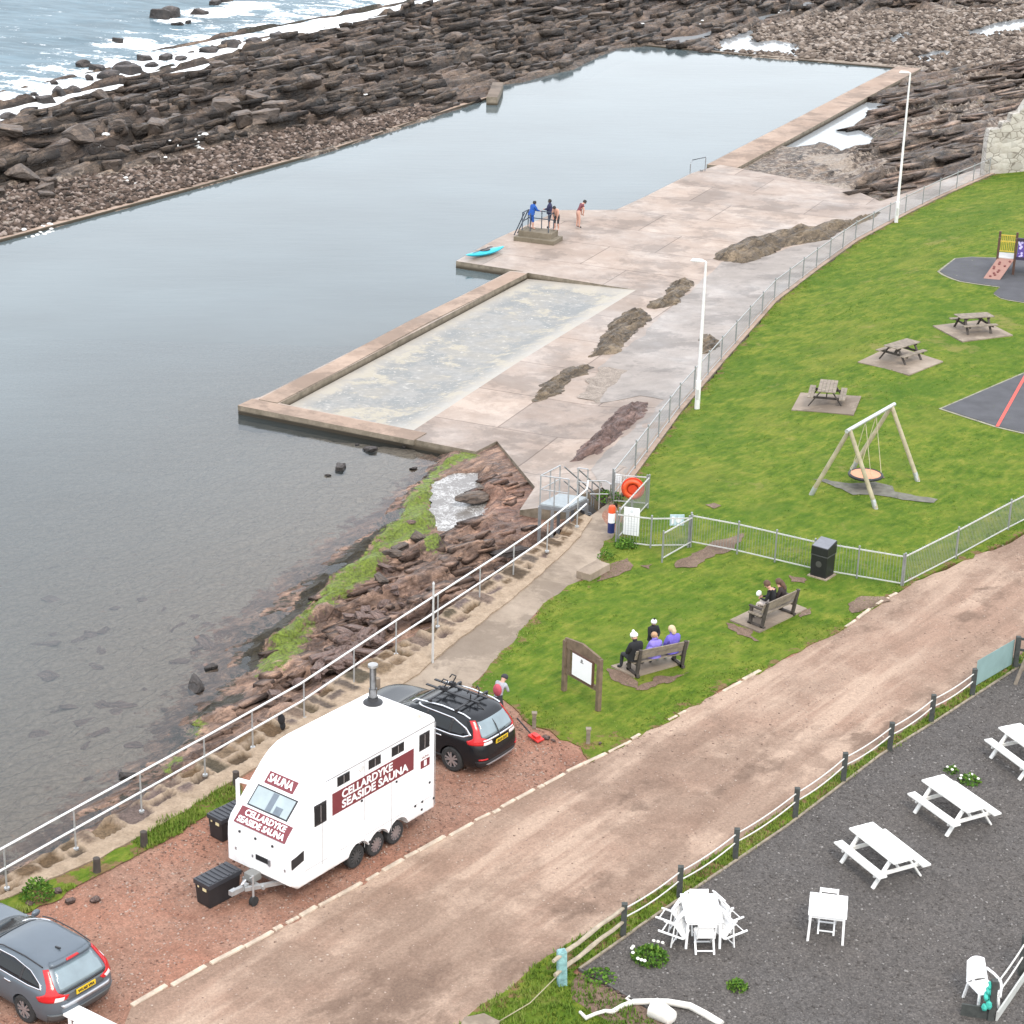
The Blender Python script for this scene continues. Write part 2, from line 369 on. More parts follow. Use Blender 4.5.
def m_concrete(name, lt, dk, stain, wet=False, slab=None, algae=False):
    lt, dk, stain = K((lt[0]*1.05, lt[1], lt[2]*.93), .60), K((dk[0]*1.05, dk[1], dk[2]*.92), .50), K((stain[0]*1.05, stain[1], stain[2]*.92), .54)
    t = NT(name)
    big = t.noise(.18, 5, .65); mid = t.noise(.8, 6, .7); fine = t.noise(18, 4, .7)
    st = t.noise(.5, 5, .65, t.mapping((.35, 1.6, 1), (0, 0, R(24))))
    c = t.ramp(mid, [(.25, dk), (.65, lt)]); c = t.mix(t.rf(big, .4, .65, 0, .6), c, stain)
    c = t.mix(t.rf(st, .5, .68, 0, .35), c, dk)
    dm = t.noise(.28, 6, .72, t.warp(1.5, .4)); c = t.mix(t.rf(dm, .50, .57, 0, .6), c, tuple(a*.72 for a in dk[:3])+(1,)); c = t.mix(t.rf(dm, .36, .42, .5, 0), c, tuple(min(1, a*1.12) for a in lt[:3])+(1,))
    if slab:
        b = t.n('ShaderNodeTexBrick'); b.offset = .37; b.inputs['Scale'].default_value = 1; b.inputs['Mortar Size'].default_value = .045; b.inputs['Mortar Smooth'].default_value = .6
        b.inputs['Brick Width'].default_value = slab[0]; b.inputs['Row Height'].default_value = slab[1]; b.inputs['Bias'].default_value = 0
        b.inputs['Color1'].default_value = (.80, .79, .79, 1); b.inputs['Color2'].default_value = (1.12, 1.11, 1.10, 1); b.inputs['Mortar'].default_value = (.50, .45, .42, 1)
        t.l(t.mapping((1, 1, 1), (0, 0, slab[2])), b.inputs[0]); c = t.mix(1.0, c, b.outputs[0], 'MULTIPLY')
    c = t.mix(.35, c, t.ramp(fine, [(.3, (.8, .8, .8, 1)), (.7, (1.2, 1.2, 1.2, 1))]), 'MULTIPLY')
    g = t.n('ShaderNodeNewGeometry'); s = t.n('ShaderNodeSeparateXYZ'); t.l(g.outputs['Normal'], s.inputs[0])
    side = t.rf(s.outputs[2], .3, .7, 1, 0)
    zz = t.n('ShaderNodeSeparateXYZ'); t.l(t.tc, zz.inputs[0])
    sc = t.ramp(t.noise(2.2, 5, .7), [(.3, (.10, .085, .06, 1)), (.7, (.25, .21, .16, 1))])
    if algae:
        sc = t.mix(t.rf(zz.outputs[2], -2.02, -1.85, 1, 0), sc, (.045, .035, .022, 1))
        c = t.mix(side, c, sc)
    rough = t.rf(big, .35, .6, .38 if wet else .75, .7 if wet else .9)
    return t.bsdf(c, rough, 0, t.bump(fine, .25, .01), spec=.4)
def m_rock(name='rock', lt=(.20, .155, .13, 1), dk=(.055, .043, .038, 1), red=(.17, .085, .065, 1), masks=False, rot=62, wetk=.6, strs=1.0):
    t = NT(name)
    s1 = t.noise(1.3*strs, 6, .7, t.mapping((1, .22, 1.2), (0, 0, R(90-rot)) )); big = t.noise(.13, 4, .6); mid = t.noise(1.4, 6, .72); fine = t.noise(11, 5, .75)
    c = t.ramp(t.math('ADD', t.math('MULTIPLY', s1, .6), t.math('MULTIPLY', mid, .4)), [(.38, dk), (.5, tuple((a+b)/2*.9 for a, b in zip(dk, lt))), (.62, lt)])
    s2 = t.noise(3.4*strs, 5, .75, t.mapping((1, .10, 1.6), (0, 0, R(90-rot)))); c = t.mix(t.rf(s2, .38, .46, .7, 0), c, K(dk, .7)); c = t.mix(t.rf(s2, .56, .64, 0, .5), c, K(lt, 1.25))
    c = t.mix(t.rf(big, .45, .6, 0, .6), c, t.mix(.5, c, red))
    c = t.mix(.55, c, t.ramp(fine, [(.3, (.5, .5, .5, 1)), (.7, (1.5, 1.5, 1.5, 1))]), 'MULTIPLY')
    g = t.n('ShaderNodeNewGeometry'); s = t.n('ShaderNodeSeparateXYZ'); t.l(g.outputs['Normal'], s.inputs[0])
    wv = t.mapping((1.5, .42, 1.5), (0, 0, R(90-rot)), t.warp(1.1, .8))
    ck = t.voro(1.3*strs, wv, 'DISTANCE_TO_EDGE'); cf = t.voro(1.3*strs, wv, 'F1', 1)
    c = t.mix(.5, c, t.ramp(cf, [(0, (.5, .48, .46, 1)), (1, (1.5, 1.46, 1.42, 1))]), 'MULTIPLY')
    c = t.mix(t.math('MULTIPLY', t.rf(ck, .0, .05, .7, 0), t.rf(t.noise(.9, 4, .6), .48, .62)), c, tuple(a*.45 for a in dk[:3])+(1,))
    pt = t.noise(3.2, 5, .75); c = t.mix(t.rf(pt, .55, .68, 0, .45), c, tuple(min(1, a*1.7) for a in lt[:3])+(1,)); c = t.mix(t.rf(pt, .32, .44, .55, 0), c, tuple(a*.6 for a in dk[:3])+(1,))
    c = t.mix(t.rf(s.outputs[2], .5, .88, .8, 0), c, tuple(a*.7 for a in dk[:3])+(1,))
    if masks:
        c = t.mix(.75, c, t.ramp(t.attr('blk'), [(0, (.6, .57, .55, 1)), (.5, (1, 1, 1, 1)), (1, (1.6, 1.54, 1.45, 1))]), 'MULTIPLY')
        for nm, ca, cb, sc in (('weed', (.014, .011, .007, 1), (.05, .04, .02, 1), 5), ('algae', (.055, .070, .018, 1), (.23, .31, .035, 1), 4.5), ('sand', (.19, .15, .115, 1), (.40, .33, .265, 1), 3), ('foam', (.20, .19, .18, 1), (.66, .66, .65, 1), 5)):
            a = t.math('ADD', t.attr(nm), t.rf(t.noise(sc*.8, 5, .7), .25, .75, -.5, .5))
            c = t.mix(t.rf(a, .42, .6), c, t.ramp(t.noise(sc*2, 5, .7), [(.3, ca), (.7, cb)]))
    return t.bsdf(c, t.rf(mid, .35, .65, .45, .85), 0, t.bump(t.math('ADD', t.math('ADD', fine, t.math('MULTIPLY', s1, 1.5)), t.math('MULTIPLY', t.rf(ck, 0, .12), .8)), 1.0, .10), spec=.4)
def m_water(name, murk, alpha, scale=1.0, strength=.25, foam=False, rough=.06, vary=True):
    t = NT(name)
    w1 = t.noise(1.1*scale, 4, .6, t.mapping((.35, 1.5, 1), (0, 0, R(-6)))); w2 = t.noise(4.0*scale, 3, .6, t.mapping((.6, 1.4, 1), (0, 0, R(14)))); big = t.noise(.06, 4, .6, t.mapping((1, 1.6, 1)))
    h = t.math('ADD', w1, t.math('MULTIPLY', w2, .35)); nr = t.bump(h, strength, .08)
    mk = t.mix(t.rf(big, .35, .65), tuple(a*.88 for a in murk[:3])+(1,), tuple(min(1, a*1.15) for a in murk[:3])+(1,)) if vary else murk
    if foam:
        f1 = t.noise(.32, 7, .72, t.mapping((.7, 1.25, 1), (0, 0, R(28)))); f2 = t.noise(2.2, 6, .75)
        a = t.math('ADD', t.attr('foam'), t.math('ADD', t.rf(f1, .3, .7, -.75, .40), t.rf(f2, .3, .7, -.35, .25)))
        fm = t.rf(a, .22, .5)
        mk = t.mix(t.rf(t.noise(.5, 6, .65, t.mapping((.5, 1.8, 1), (0, 0, R(24)))), .42, .62, 0, .6), mk, tuple(a*1.6 for a in murk[:3])+(1,))
        mk = t.mix(fm, mk, (.86, .88, .88, 1))
    d = t.n('ShaderNodeBsdfDiffuse'); 
    t.l(mk, d.inputs[0]) if not isinstance(mk, tuple) else None
    if isinstance(mk, tuple): d.inputs[0].default_value = mk
    tr = t.n('ShaderNodeBsdfTransparent'); tr.inputs[0].default_value = (.86, .88, .87, 1)
    m1 = t.n('ShaderNodeMixShader'); m1.inputs[0].default_value = alpha
    if name == 'pool_water': t.l(t.rf(t.attr('deep'), 0, 27, .03, .78), m1.inputs[0])
    t.l(tr.outputs[0], m1.inputs[1]); t.l(d.outputs[0], m1.inputs[2])
    gl = t.n('ShaderNodeBsdfGlossy'); gl.inputs['Roughness'].default_value = rough; t.l(nr, gl.inputs['Normal'])
    fr = t.n('ShaderNodeFresnel'); fr.inputs[0].default_value = 1.30 if foam else 1.37; t.l(nr, fr.inputs['Normal'])
    f = fr.outputs[0]
    if foam: f = t.math('MULTIPLY', f, t.rf(fm, 0, 1, .30, .08))
    m2 = t.n('ShaderNodeMixShader'); t.l(f, m2.inputs[0]); t.l(m1.outputs[0], m2.inputs[1]); t.l(gl.outputs[0], m2.inputs[2]); t.l(m2.outputs[0], t.out.inputs[0])
    return t.m
def terrace(h, q, s=.3):
    k = np.floor(h/q); f = h/q-k; return (k+sst(0, s, f)*.82+f*.18)*q
GRASS = m_soil_grass()
ROADM = m_earth('compacted_dirt', (.27, .180, .132, 1), (.50, .37, .28, 1), (.38, .245, .178, 1), sc=1.0, stones=.15, lines=True)
PARKM = m_earth('red_gravel', (.235, .115, .078, 1), (.43, .27, .20, 1), (.38, .18, .12, 1), stones=.35)
YARDM = m_earth('grey_gravel', (.095, .087, .081, 1), (.145, .134, .127, 1), (.125, .112, .102, 1), stones=.55)
PATHM = m_concrete('path_concrete', (.52, .44, .36, 1), (.34, .27, .215, 1), (.42, .35, .28, 1))
DECKM = m_concrete('deck_concrete', (.60, .515, .46, 1), (.42, .345, .30, 1), (.52, .41, .35, 1), wet=True, slab=(7.5, 4.6, R(23.5)), algae=True)
PADM = m_concrete('paving', (.50, .43, .36, 1), (.32, .26, .21, 1), (.42, .35, .29, 1))
ROCKM = m_rock('shore_rock', lt=(.20, .152, .115, 1), dk=(.020, .016, .013, 1), red=(.135, .082, .058, 1), masks=True)
ROCKR = m_rock('layered_rock', lt=(.33, .245, .19, 1), dk=(.055, .041, .033, 1), red=(.24, .14, .10, 1), masks=True, rot=47)
ROCKO = m_rock('outcrop_rock', lt=(.23, .175, .115, 1), dk=(.055, .040, .026, 1), red=(.15, .11, .06, 1))
FOREM = m_rock('foreshore_rock', lt=(.34, .225, .165, 1), dk=(.075, .044, .032, 1), red=(.28, .12, .08, 1), masks=True, rot=50)
WATERM = m_water('pool_water', (.105, .135, .142, 1), .32, 1.0, .09)
SEAM = m_water('sea_water', (.10, .145, .170, 1), 1.0, .8, .9, foam=True, rough=.15)
PUDM = m_water('tide_pool_water', (.34, .36, .37, 1), .85, 2.0, .05, vary=False)  # pale murk: the bright sky reflection is put into the body colour

# ------------------------------------------------------------------ water and sea
pool_poly = [(-700, 520), (-300, 318), (0, 236), (150, 197), (330, 147), (428, 116), (491, 96), (497, 81), (523, 79), (552, 70), (574, 66), (600, 53), (621, 45), (648, 43), (760, 54), (897, 67), (717, 166), (700, 176), (620, 215), (540, 245), (500, 268), (640, 300), (500, 460), (470, 560), (330, 700), (200, 800), (0, 900), (-400, 1120), (-900, 1300)]
PP = WP(pool_poly, WZ)
wq = sheet('pool_water', PP, WZ, WATERM, grid=2.5)
_shore = [p.to_2d() for p in WP([(-400, 1080), (-120, 930), (60, 842), (145, 782), (184, 729), (237, 671), (253, 630), (287, 608), (343, 552), (395, 517), (438, 468), (444, 456)], WZ)]
_x = np.array([v.co.x for v in wq.data.vertices]); _y = np.array([v.co.y for v in wq.data.vertices]); _a = wq.data.attributes.new('deep', 'FLOAT', 'POINT'); _a.data.foreach_set('value', dline(_x, _y, _shore).astype(np.float32))
t = NT('pool_silt'); SILT = t.bsdf(t.ramp(t.noise(.15, 5, .6), [(.35, (.17, .16, .14, 1)), (.65, (.26, .235, .20, 1))]), .9)
sheet('pool_bed', [v*1.0 for v in PP], -3.05, SILT)
SEAL = WP([(-420, 268), (-200, 190), (0, 126), (60, 110), (120, 88), (200, 74), (240, 56), (330, 33), (400, 16), (470, 0), (560, -28), (700, -60)], SEA)
SEAP = [Vector((-900, 60))]+[p.to_2d() for p in SEAL]+[Vector((200, 700)), Vector((-900, 700))]
foamspots = [((60, 92), 30, 1.1), ((20, 108), 30, 1.1), ((150, 70), 26, 1), ((220, 12), 22, 1.2), ((250, 6), 18, 1.1), ((180, 20), 16, 1), ((130, 44), 22, 1.0), ((150, 48), 18, .9), ((60, 64), 16, .6), ((300, 14), 25, .7), ((270, 38), 18, .8), ((380, 10), 20, .7)]
def sea_fn(X, Y):
    d = sdp(X, Y, SEAP); h = .35*(fbm(X/9, Y/5, 3, 4)-.5)+.18*(fbm(X/2.2, Y/1.6, 9, 3)-.5)
    ff = 1.2*np.exp(-np.abs(d-2)/8.)
    for (px, py), r, k in foamspots:
        c = W(px, py, SEA); e = W(px+r, py-r*.25, SEA); L = (e-c).length; ux, uy = (e-c).x/L, (e-c).y/L
        a = (X-c.x)*ux+(Y-c.y)*uy; b = -(X-c.x)*uy+(Y-c.y)*ux; ff = np.maximum(ff, k*np.exp(-(a/L)**2-(b/(L*.75))**2))
    return SEA+h*sst(0, 4, d), {'foam': ff}, (d > -14)
hfield('sea', -190, 60, 95, 340, .9, sea_fn, SEAM, smooth=True)
far = [Vector((-5000, -5000)), Vector((5000, -5000)), Vector((5000, 5500)), Vector((-5000, 5500))]
sheet('sea', far, SEA-.45, SEAM)

# ------------------------------------------------------------------ rocky shore beyond the pool
POOLW = [p.to_2d() for p in WP([(-700, 430), (-300, 318), (0, 240), (150, 200), (330, 150), (428, 118), (492, 98), (497, 83), (523, 80), (552, 72), (574, 67), (600, 54), (621, 46), (648, 44), (760, 56), (897, 66), (922, 68), (728, 166), (640, 230), (500, 300), (300, 500), (-300, 700)], -1.9)]
deck_out = [(238, 405.3), (476, 451.6), (497, 441), (535, 488), (519.7, 512), (545, 517), (585, 516), (608, 512)]
DO = WP(deck_out, DZ)+[p.copy() for p in FW[:10]]+WP([(985, 168), (930, 186), (880, 202), (858, 191.5), (790, 178), (720, 164.6), (692, 173), (645, 196.6), (616, 209.8), (560, 210), (495.7, 239), (456, 261), (524, 271.5), (510, 271), (260.6, 396.9), (251, 399.4)], DZ)
DO = [p.to_2d() for p in DO]
shingle = [p.to_2d() for p in WP([(-400, 310), (-200, 250), (0, 185), (60, 180), (130, 168), (200, 150), (250, 134), (300, 128), (345, 122), (430, 100), (440, 116), (330, 152), (150, 202), (0, 245), (-300, 330)], -1.9)]
shing2 = [p.to_2d() for p in WP([(740, 60), (700, 40), (760, 25), (820, 12), (900, 12), (1000, 8), (1200, 4), (1200, 50), (1024, 62), (930, 72), (900, 72)], -1.9)]
flatr = [p.to_2d() for p in WP([(722, 165), (850, 192), (860, 180), (838, 150), (790, 142), (760, 145)], -1.9)]
tides = [[p.to_2d() for p in WP(q, -2.1)] for q in (
    [(786, 147), (812, 130), (845, 112), (868, 102), (884, 105), (872, 114), (850, 124), (872, 138), (868, 146), (845, 150), (815, 144)],
    [(716, 52), (722, 40), (745, 33), (752, 30), (757, 42), (775, 40), (800, 46), (795, 56), (760, 54)],
    [(652, 43), (672, 37), (700, 35), (715, 30), (704, 40), (690, 44)],
    [(880, 42), (905, 32), (915, 34), (900, 44)], [(961, 33), (1000, 22), (1030, 18), (1030, 30), (985, 37)], [(915, 58), (940, 50), (956, 52), (930, 63)],
    [(492, 48), (502, 44), (512, 46), (506, 51)], [(790, 8), (812, 0), (815, 8)], [(755, 18), (775, 14), (765, 20)])]
LSIDE = [p.to_2d() for p in FW]+[Vector((400, 300)), Vector((400, 60)), Vector((10, 60))]
sdir = Vector((.47, .88)); 
def rocky(X, Y):
    dw = sdp(X, Y, POOLW); dsea = -sdp(X, Y, SEAP); dd = sdp(X, Y, DO)
    U = X*.88-Y*.47; V = X*.47+Y*.88
    right = sst(10, 26, X-(Y-150)*.35)
    U = U+right*(-.24*(V-172))              # strata swing round towards the right
    U = U+.9*(fbm(V/30, U/40, 11, 3)-.5)*2
    Uj = U+.35*(cell(V/7, U/2.4, 5)-.5)
    def led(p, s, a=.82):
        t = Uj/p+s; t = t-np.floor(t); return np.where(t < a, t/a, (1-t)/(1-a))
    amp = .25+1.1*fbm(X/16, Y/16, 21, 3)
    am2 = sst(.35, .62, fbm(X/9, Y/9, 31, 3))
    h = (led(4.4, .2)-.5)*1.25*amp+(led(1.7, .6)-.5)*.80*(.5+am2)+(led(1.25, .1)-.5)*.30+(cell(V/7+3, Uj/.9, 8)-.5)*.30+(cell(V/2.4, Uj/1.7, 28)-.5)*.42*am2+(fbm(X/1.1, Y/1.1, 41, 4)-.5)*.30
    h = h*(1-.45*right); h = terrace(h+.12*(fbm(X/3, Y/3, 88, 3)-.5), .30)+.08*(fbm(X/.9, Y/.9, 89, 3)-.5)
    prof = -3.9+1.5*sst(-4, 7, dsea)+.75*sst(3, 11, dsea)-.2*sst(14, 34, dsea)
    base = np.where(dsea < 60, prof, -1.75)
    base = base*(1-right)+(-1.85+.9*sst(20, 60, X-(Y-150)*.4))*right
    sw = np.maximum(sst(-1.0, 1.5, sdp(X, Y, shingle)), np.maximum(sst(-1.5, 2, sdp(X, Y, shing2)), .8*sst(-1, 1, sdp(X, Y, flatr))))
    h = h*(1-.88*sw)+.10*sw*(fbm(X*1.8, Y*1.8, 3, 3)-.5)
    base = base*(1-sw)+(-1.9)*sw
    near = sst(0, 7, -dw); h = h*(.35+.65*near); base = base*near+(-1.92)*(1-near)
    nat = (Y > 166) & (X < 13)        # the pool's natural rock side
    z = base+h
    z = np.where(dw > -.3, np.where(nat, np.minimum(z, -1.8-.9*(dw+.3)), np.minimum(z, -2.15)), z)
    z = np.where(dd > -4, z*(sst(-.5, -4, dd))+(-1.95+.15*h)*(1-sst(-.5, -4, dd)), z)
    # keep clear of fence, lawn and the old wall
    z = np.where(inside(X, Y, LSIDE), -3.4, z)
    df = dline(X, Y, FW); z = np.where(df < 3, np.minimum(z, -1.75+.2*h), z)
    for q in tides:
        s = sst(-.9, .35, sdp(X, Y, q)+.8*(fbm(X/1.3, Y/1.3, 77, 3)-.5)); z = z*(1-s)+(-2.35)*s
    FO = np.zeros(X.shape)
    for (px, py), r in (((98, 152), 1.6), ((28, 160), 1.1), ((190, 146), 2.8), ((120, 178), 2.0), ((170, 160), 1), ((50, 225), 1.6), ((35, 228), 1.5), ((268, 153), .9), ((290, 59), 1.0), ((310, 88), 1.2), ((325, 92), 1.3), ((472, 35), 1.5), ((440, 102), 1.1), ((236, 168), 1.2)):
        c = W(px, py, -1.8); r = r*.4; FO = np.maximum(FO, .3*np.exp(-(((X-c.x)/r)**2+((Y-c.y)/(r*1.4))**2)))
    weed = .75*sst(.5, .68, fbm(X/7, Y/7, 51, 3))*sst(12, 0, dsea)+.35*sst(2.5, 0, -dw)*(1-right)
    sand = .55*sw+.45*right*sst(.5, .65, fbm(X/6, Y/6, 61, 3))
    kb = np.floor(h/.30); blk = cell(V/2.6+kb*3.7, Uj/.85+kb*1.3, 7)
    return z, {'blk': blk, 'foam': FO, 'weed': weed, 'algae': .22*right*sst(.45, .6, fbm(X/5, Y/5, 71, 3))+.0*X, 'sand': sand}, ((dw < np.where(nat, 2.5, .6)) & (dd < .6) & (dsea > -9))
def rocky_k(X, Y):
    z, a, k = rocky(X, Y); return z, a, k & (X > -98) & (X < 120) & (Y > 88) & (Y < 250)
hfield('rocky_shore', -204, 64, 31, 276, .24, rocky_k, ROCKM, uv=(R(62), .62))
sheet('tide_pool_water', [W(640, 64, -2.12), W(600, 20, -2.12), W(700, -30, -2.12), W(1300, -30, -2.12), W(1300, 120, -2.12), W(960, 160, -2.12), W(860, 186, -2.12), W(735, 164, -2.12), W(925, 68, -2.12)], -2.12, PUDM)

# pool walls (low concrete kerbs round the big pool)
def kerbwall(name, px, z0, z1, wd, mat, label, cat='wall', pts=None):
    pts = pts or WP(px, z1); pts = resample([p.to_2d() for p in pts], 1.5, False); vs = []; 
    for i, p in enumerate(pts):
        d = (pts[min(i+1, len(pts)-1)]-pts[max(i-1, 0)]).normalized(); n = Vector((-d.y, d.x)); j = .03*(float(vn(i*.7, 1, 4))-.5)
        for s, z in ((-1, z0), (-1, z1+j), (1, z1+j), (1, z0)): vs.append((*(p+n*s*wd/2), z))
    m = len(pts); fs = [(i*4+k, i*4+(k+1) % 4, (i+1)*4+(k+1) % 4, (i+1)*4+k) for i in range(m-1) for k in range(4)]+[(0, 1, 2, 3), (4*m-1, 4*m-2, 4*m-3, 4*m-4)]
    b = MB(); b.add(vs, fs); return b.build(name, mat, label=label, cat=cat)
CW1 = m_concrete('old_wall_concrete', (.33, .27, .22, 1), (.15, .12, .10, 1), (.24, .19, .15, 1), algae=True)
CW2 = m_concrete('pink_wall_concrete', (.58, .45, .37, 1), (.42, .32, .26, 1), (.50, .37, .30, 1), algae=True)
kerbwall('pool_wall', [(-700, 434), (-300, 316), (0, 238), (150, 198), (330, 148), (428, 115), (492, 95)], -3, -1.92, .42, CW2, 'long narrow low pool wall below the shingle on the seaward side')
kerbwall('pool_wall', [(492, 97), (496, 88), (498, 82)], -3, -1.45, .9, CW1, 'short raised grey wall corner where the pool edge turns to natural rock')
kerbwall('pool_wall', [(646, 44.5), (700, 49.5), (760, 55.5), (830, 61.5), (897, 67)], -3, -1.97, .55, CW1, 'thin dark wall across the far end of the tidal pool')
kerbwall('pool_wall', [(909, 67.5), (860, 93), (800, 125), (760, 146), (722, 166)], -3, -1.72, 2.2, CW2, 'broad pinkish concrete wall leading from the far pool corner to the deck')

# ------------------------------------------------------------------ deck, paddling pool, promenade
hole = [p.to_2d() for p in WP([(279.4, 403.1), (413.7, 430.2), (520, 361), (636, 290), (527.8, 272.8)], DZ)]
sheet('pool_deck', DO, HD, DECKM, holes=[hole], skirt=1.6, grid=.8)
t = NT('paddling_floor'); mid = t.noise(.55, 6, .72); fn = t.noise(4, 6, .75, dist=.8); fine = t.noise(20, 3)
c = t.ramp(mid, [(.4, (.125, .135, .135, 1)), (.50, (.165, .17, .165, 1)), (.57, (.27, .255, .21, 1))])
c = t.mix(t.rf(fn, .56, .62, 0, .9), c, (.31, .30, .275, 1)); c = t.mix(t.rf(t.noise(1.3, 6, .8), .60, .68, 0, .5), c, (.15, .145, .135, 1))
e = t.attr('edge'); wn = t.math('ADD', e, t.rf(t.noise(.35, 6, .75, t.warp(1.5, .6)), .3, .7, -4, 4)); c = t.mix(t.rf(wn, 1.5, 2.6, 0, .85), c, t.ramp(t.noise(2.5, 5, .7), [(.35, (.165, .168, .162, 1)), (.6, (.21, .21, .20, 1)), (.66, (.33, .325, .30, 1))])); c = t.mix(t.rf(e, .15, 1.1, .8, 0), c, (.30, .285, .255, 1))
c = t.mix(1.0, c, (1.22, 1.17, 1.12, 1), 'MULTIPLY'); PADF = t.bsdf(c, t.rf(mid, .4, .6, .5, .8), 0, t.bump(fn, .15, .01))
sheet('paddling_pool_floor', [p+(p-Vector((.0, 0)))*0 for p in hole], lambda X, Y: DZ-.34+.34*sst(2.2, 0, dline(X, Y, [hole[1], hole[2], hole[3]])), PADF, grid=1.0, edgeattr=True)
# lip walls between the paddling pool and the big one: a few mm proud strips of paler coping
kerbwall('coping', [(245, 402), (265, 406), (345, 421.5), (420, 436.5)], -1.9, DZ+.03, 1.1, CW2, 'low coping along the near edge of the paddling pool')
kerbwall('coping', [(268, 401), (330, 369), (420, 321), (519, 272.5)], -1.9, DZ+.035, .95, CW2, 'narrow coping between the paddling pool and the deep pool')
# ------------------------------------------------------------------ foreshore between the near wall and the pool
wl_px = [(-400, 1080), (-120, 930), (60, 842), (110, 806), (145, 782), (171, 747), (184, 729), (194, 714), (222, 691), (237, 671), (239, 653), (243, 645), (253, 630), (272, 619), (287, 608), (294, 593), (309, 577), (322, 569), (343, 552), (369, 533), (386, 524), (395, 517), (413, 493), (438, 468), (444, 456), (480, 440)]
FSH = [p.to_2d() for p in WP(wl_px, WZ)]+[p.to_2d() for p in WP([(560, 440), (640, 520), (560, 640), (300, 860), (0, 1100), (-400, 1300)], WZ)]
def fp(q, z=-1.9): return [p.to_2d() for p in WP(q, z)]
alg = [fp([(400, 515), (362, 557), (317, 596), (300, 618), (268, 648), (258, 668), (270, 676), (290, 668), (304, 647), (313, 621), (330, 610), (367, 585), (384, 566), (380, 550), (402, 546), (418, 542), (438, 519), (431, 506), (434, 478), (444, 468), (478, 458), (470, 452), (440, 462), (413, 490), (398, 507)]), fp([(424, 556), (430, 545), (440, 548), (436, 560)]), fp([(188, 722), (196, 716), (204, 722), (196, 730)]), fp([(165, 760), (175, 752), (182, 760), (170, 770)])]
wee = [fp([(240, 662), (243, 648), (254, 632), (290, 610), (312, 577), (345, 552), (388, 523), (394, 521), (362, 556), (318, 594), (300, 616), (262, 650), (258, 668), (248, 672)], -2.0), fp([(190, 716), (214, 700), (228, 694), (243, 690), (244, 712), (236, 706), (222, 706), (204, 718)], -2.0), fp([(182, 742), (192, 733), (198, 737), (188, 744)], -2.0), fp([(378, 528), (398, 518), (400, 524), (384, 536)], -2.0)]
fop = [fp([(453, 473), (478, 471), (477, 484), (466, 493), (488, 499), (486, 514), (474, 523), (441, 529), (432, 506), (437, 482)], -1.95)]
fo2 = [fp([(421, 536), (432, 528), (442, 530), (436, 546), (424, 548)], -1.95)]
def foresh(X, Y):
    d = sdp(X, Y, FSH)+.9*(fbm(X/2.2, Y/2.2, 2, 4)-.5)
    U = X*math.sin(R(48))-Y*math.cos(R(48)); V = X*math.cos(R(48))+Y*math.sin(R(48))
    U = U+1.2*(fbm(V/6, U/6, 13, 3)-.5); Uj = U+.3*(cell(V/1.1, U/.8, 5)-.5)
    def led(p, s, a=.8):
        t = Uj/p+s; t = t-np.floor(t); return np.where(t < a, t/a, (1-t)/(1-a))
    am = .35+.9*fbm(X/5, Y/5, 22, 3)
    h = (led(2.1, .3)-.5)*.34*am+(led(.75, .1)-.5)*.2*sst(.4, .6, fbm(X/3, Y/3, 32, 3))+(fbm(X/.7, Y/.7, 42, 4)-.5)*.24+(cell(V/.8+2, Uj/.5, 18)-.5)*.12; h = terrace(h*1.25, .14, .35)+.05*(fbm(X/.25, Y/.25, 49, 3)-.5)
    base = np.where(d > 0, -2.1+.62*sst(0, 6, d), -2.1-.052*np.abs(d)**1.15)
    base = np.maximum(base, -2.95)
    s_al = sum(sst(-.5, .3, sdp(X, Y, q)) for q in alg); s_we = sum(sst(-.25, .25, sdp(X, Y, q)) for q in wee)
    s_fo = sum(sst(-.45, .15, sdp(X, Y, q)) for q in fop+fo2); s_f1 = sum(sst(-.2, .3, sdp(X, Y, q)) for q in fop)
    base = base+.28*np.minimum(1, s_al)*sst(.0, 1.5, d)
    dst = sst(-3, 1.0, d); hs_ = h*(.25+.75*dst); hs_ = np.where(d < .3, np.minimum(hs_, .02), hs_); z = base+hs_; z = np.where(d > .35, np.maximum(z, -2.1+.06*np.minimum(d, 1.5)), z)
    z = z*(1-s_fo)+(-2.16)*s_fo
    fr_ = sdp(X, Y, fop[0]); z = np.where((fr_ < -.15) & (fr_ > -1.1) & (d > -.2), np.maximum(z, -1.97+.05*(fbm(X, Y, 4, 3)-.5)), z)
    dd = sdp(X, Y, DO); rim = sst(-2.2, -.2, dd+.8*(fbm(X/1.1, Y/1.1, 66, 3)-.5))*sst(-.3, .8, d); z = z+rim*np.maximum(0, DZ-.10-z)*.9+rim*.12*(fbm(X*1.7, Y*1.7, 67, 3)-.5); z = np.where(dd > -.4, np.minimum(z, DZ-.05), z)
    stepz = sst(1.8, .2, -dd)*sst(-.2, 1, d); z = z*(1-stepz)+(np.minimum(-1.82, z+.15))*stepz
    bed = sst(.2, -2.2, d)
    pat = sst(.45, .6, fbm(X/2.5, Y/2.5, 91, 4))
    kb = np.floor(h/.14); blk = cell(V/.9+kb*3.7, Uj/.45+kb*1.3, 7)
    return z, {'blk': blk, 'algae': np.minimum(1, s_al)*.74, 'weed': np.maximum(np.minimum(1, s_we), .15+.4*sst(.9, -.2, np.abs(d))*(d < 1)), 'foam': s_f1*.75, 'sand': 1.1*bed*(.72+.28*(1-pat))+.62*sst(3.5, 7.5, d)*(1-s_al)}, (d < 14) & (dline(X, Y, WO) < 45)
hfield('foreshore', -36, 9, 34, 96, .15, foresh, FOREM)
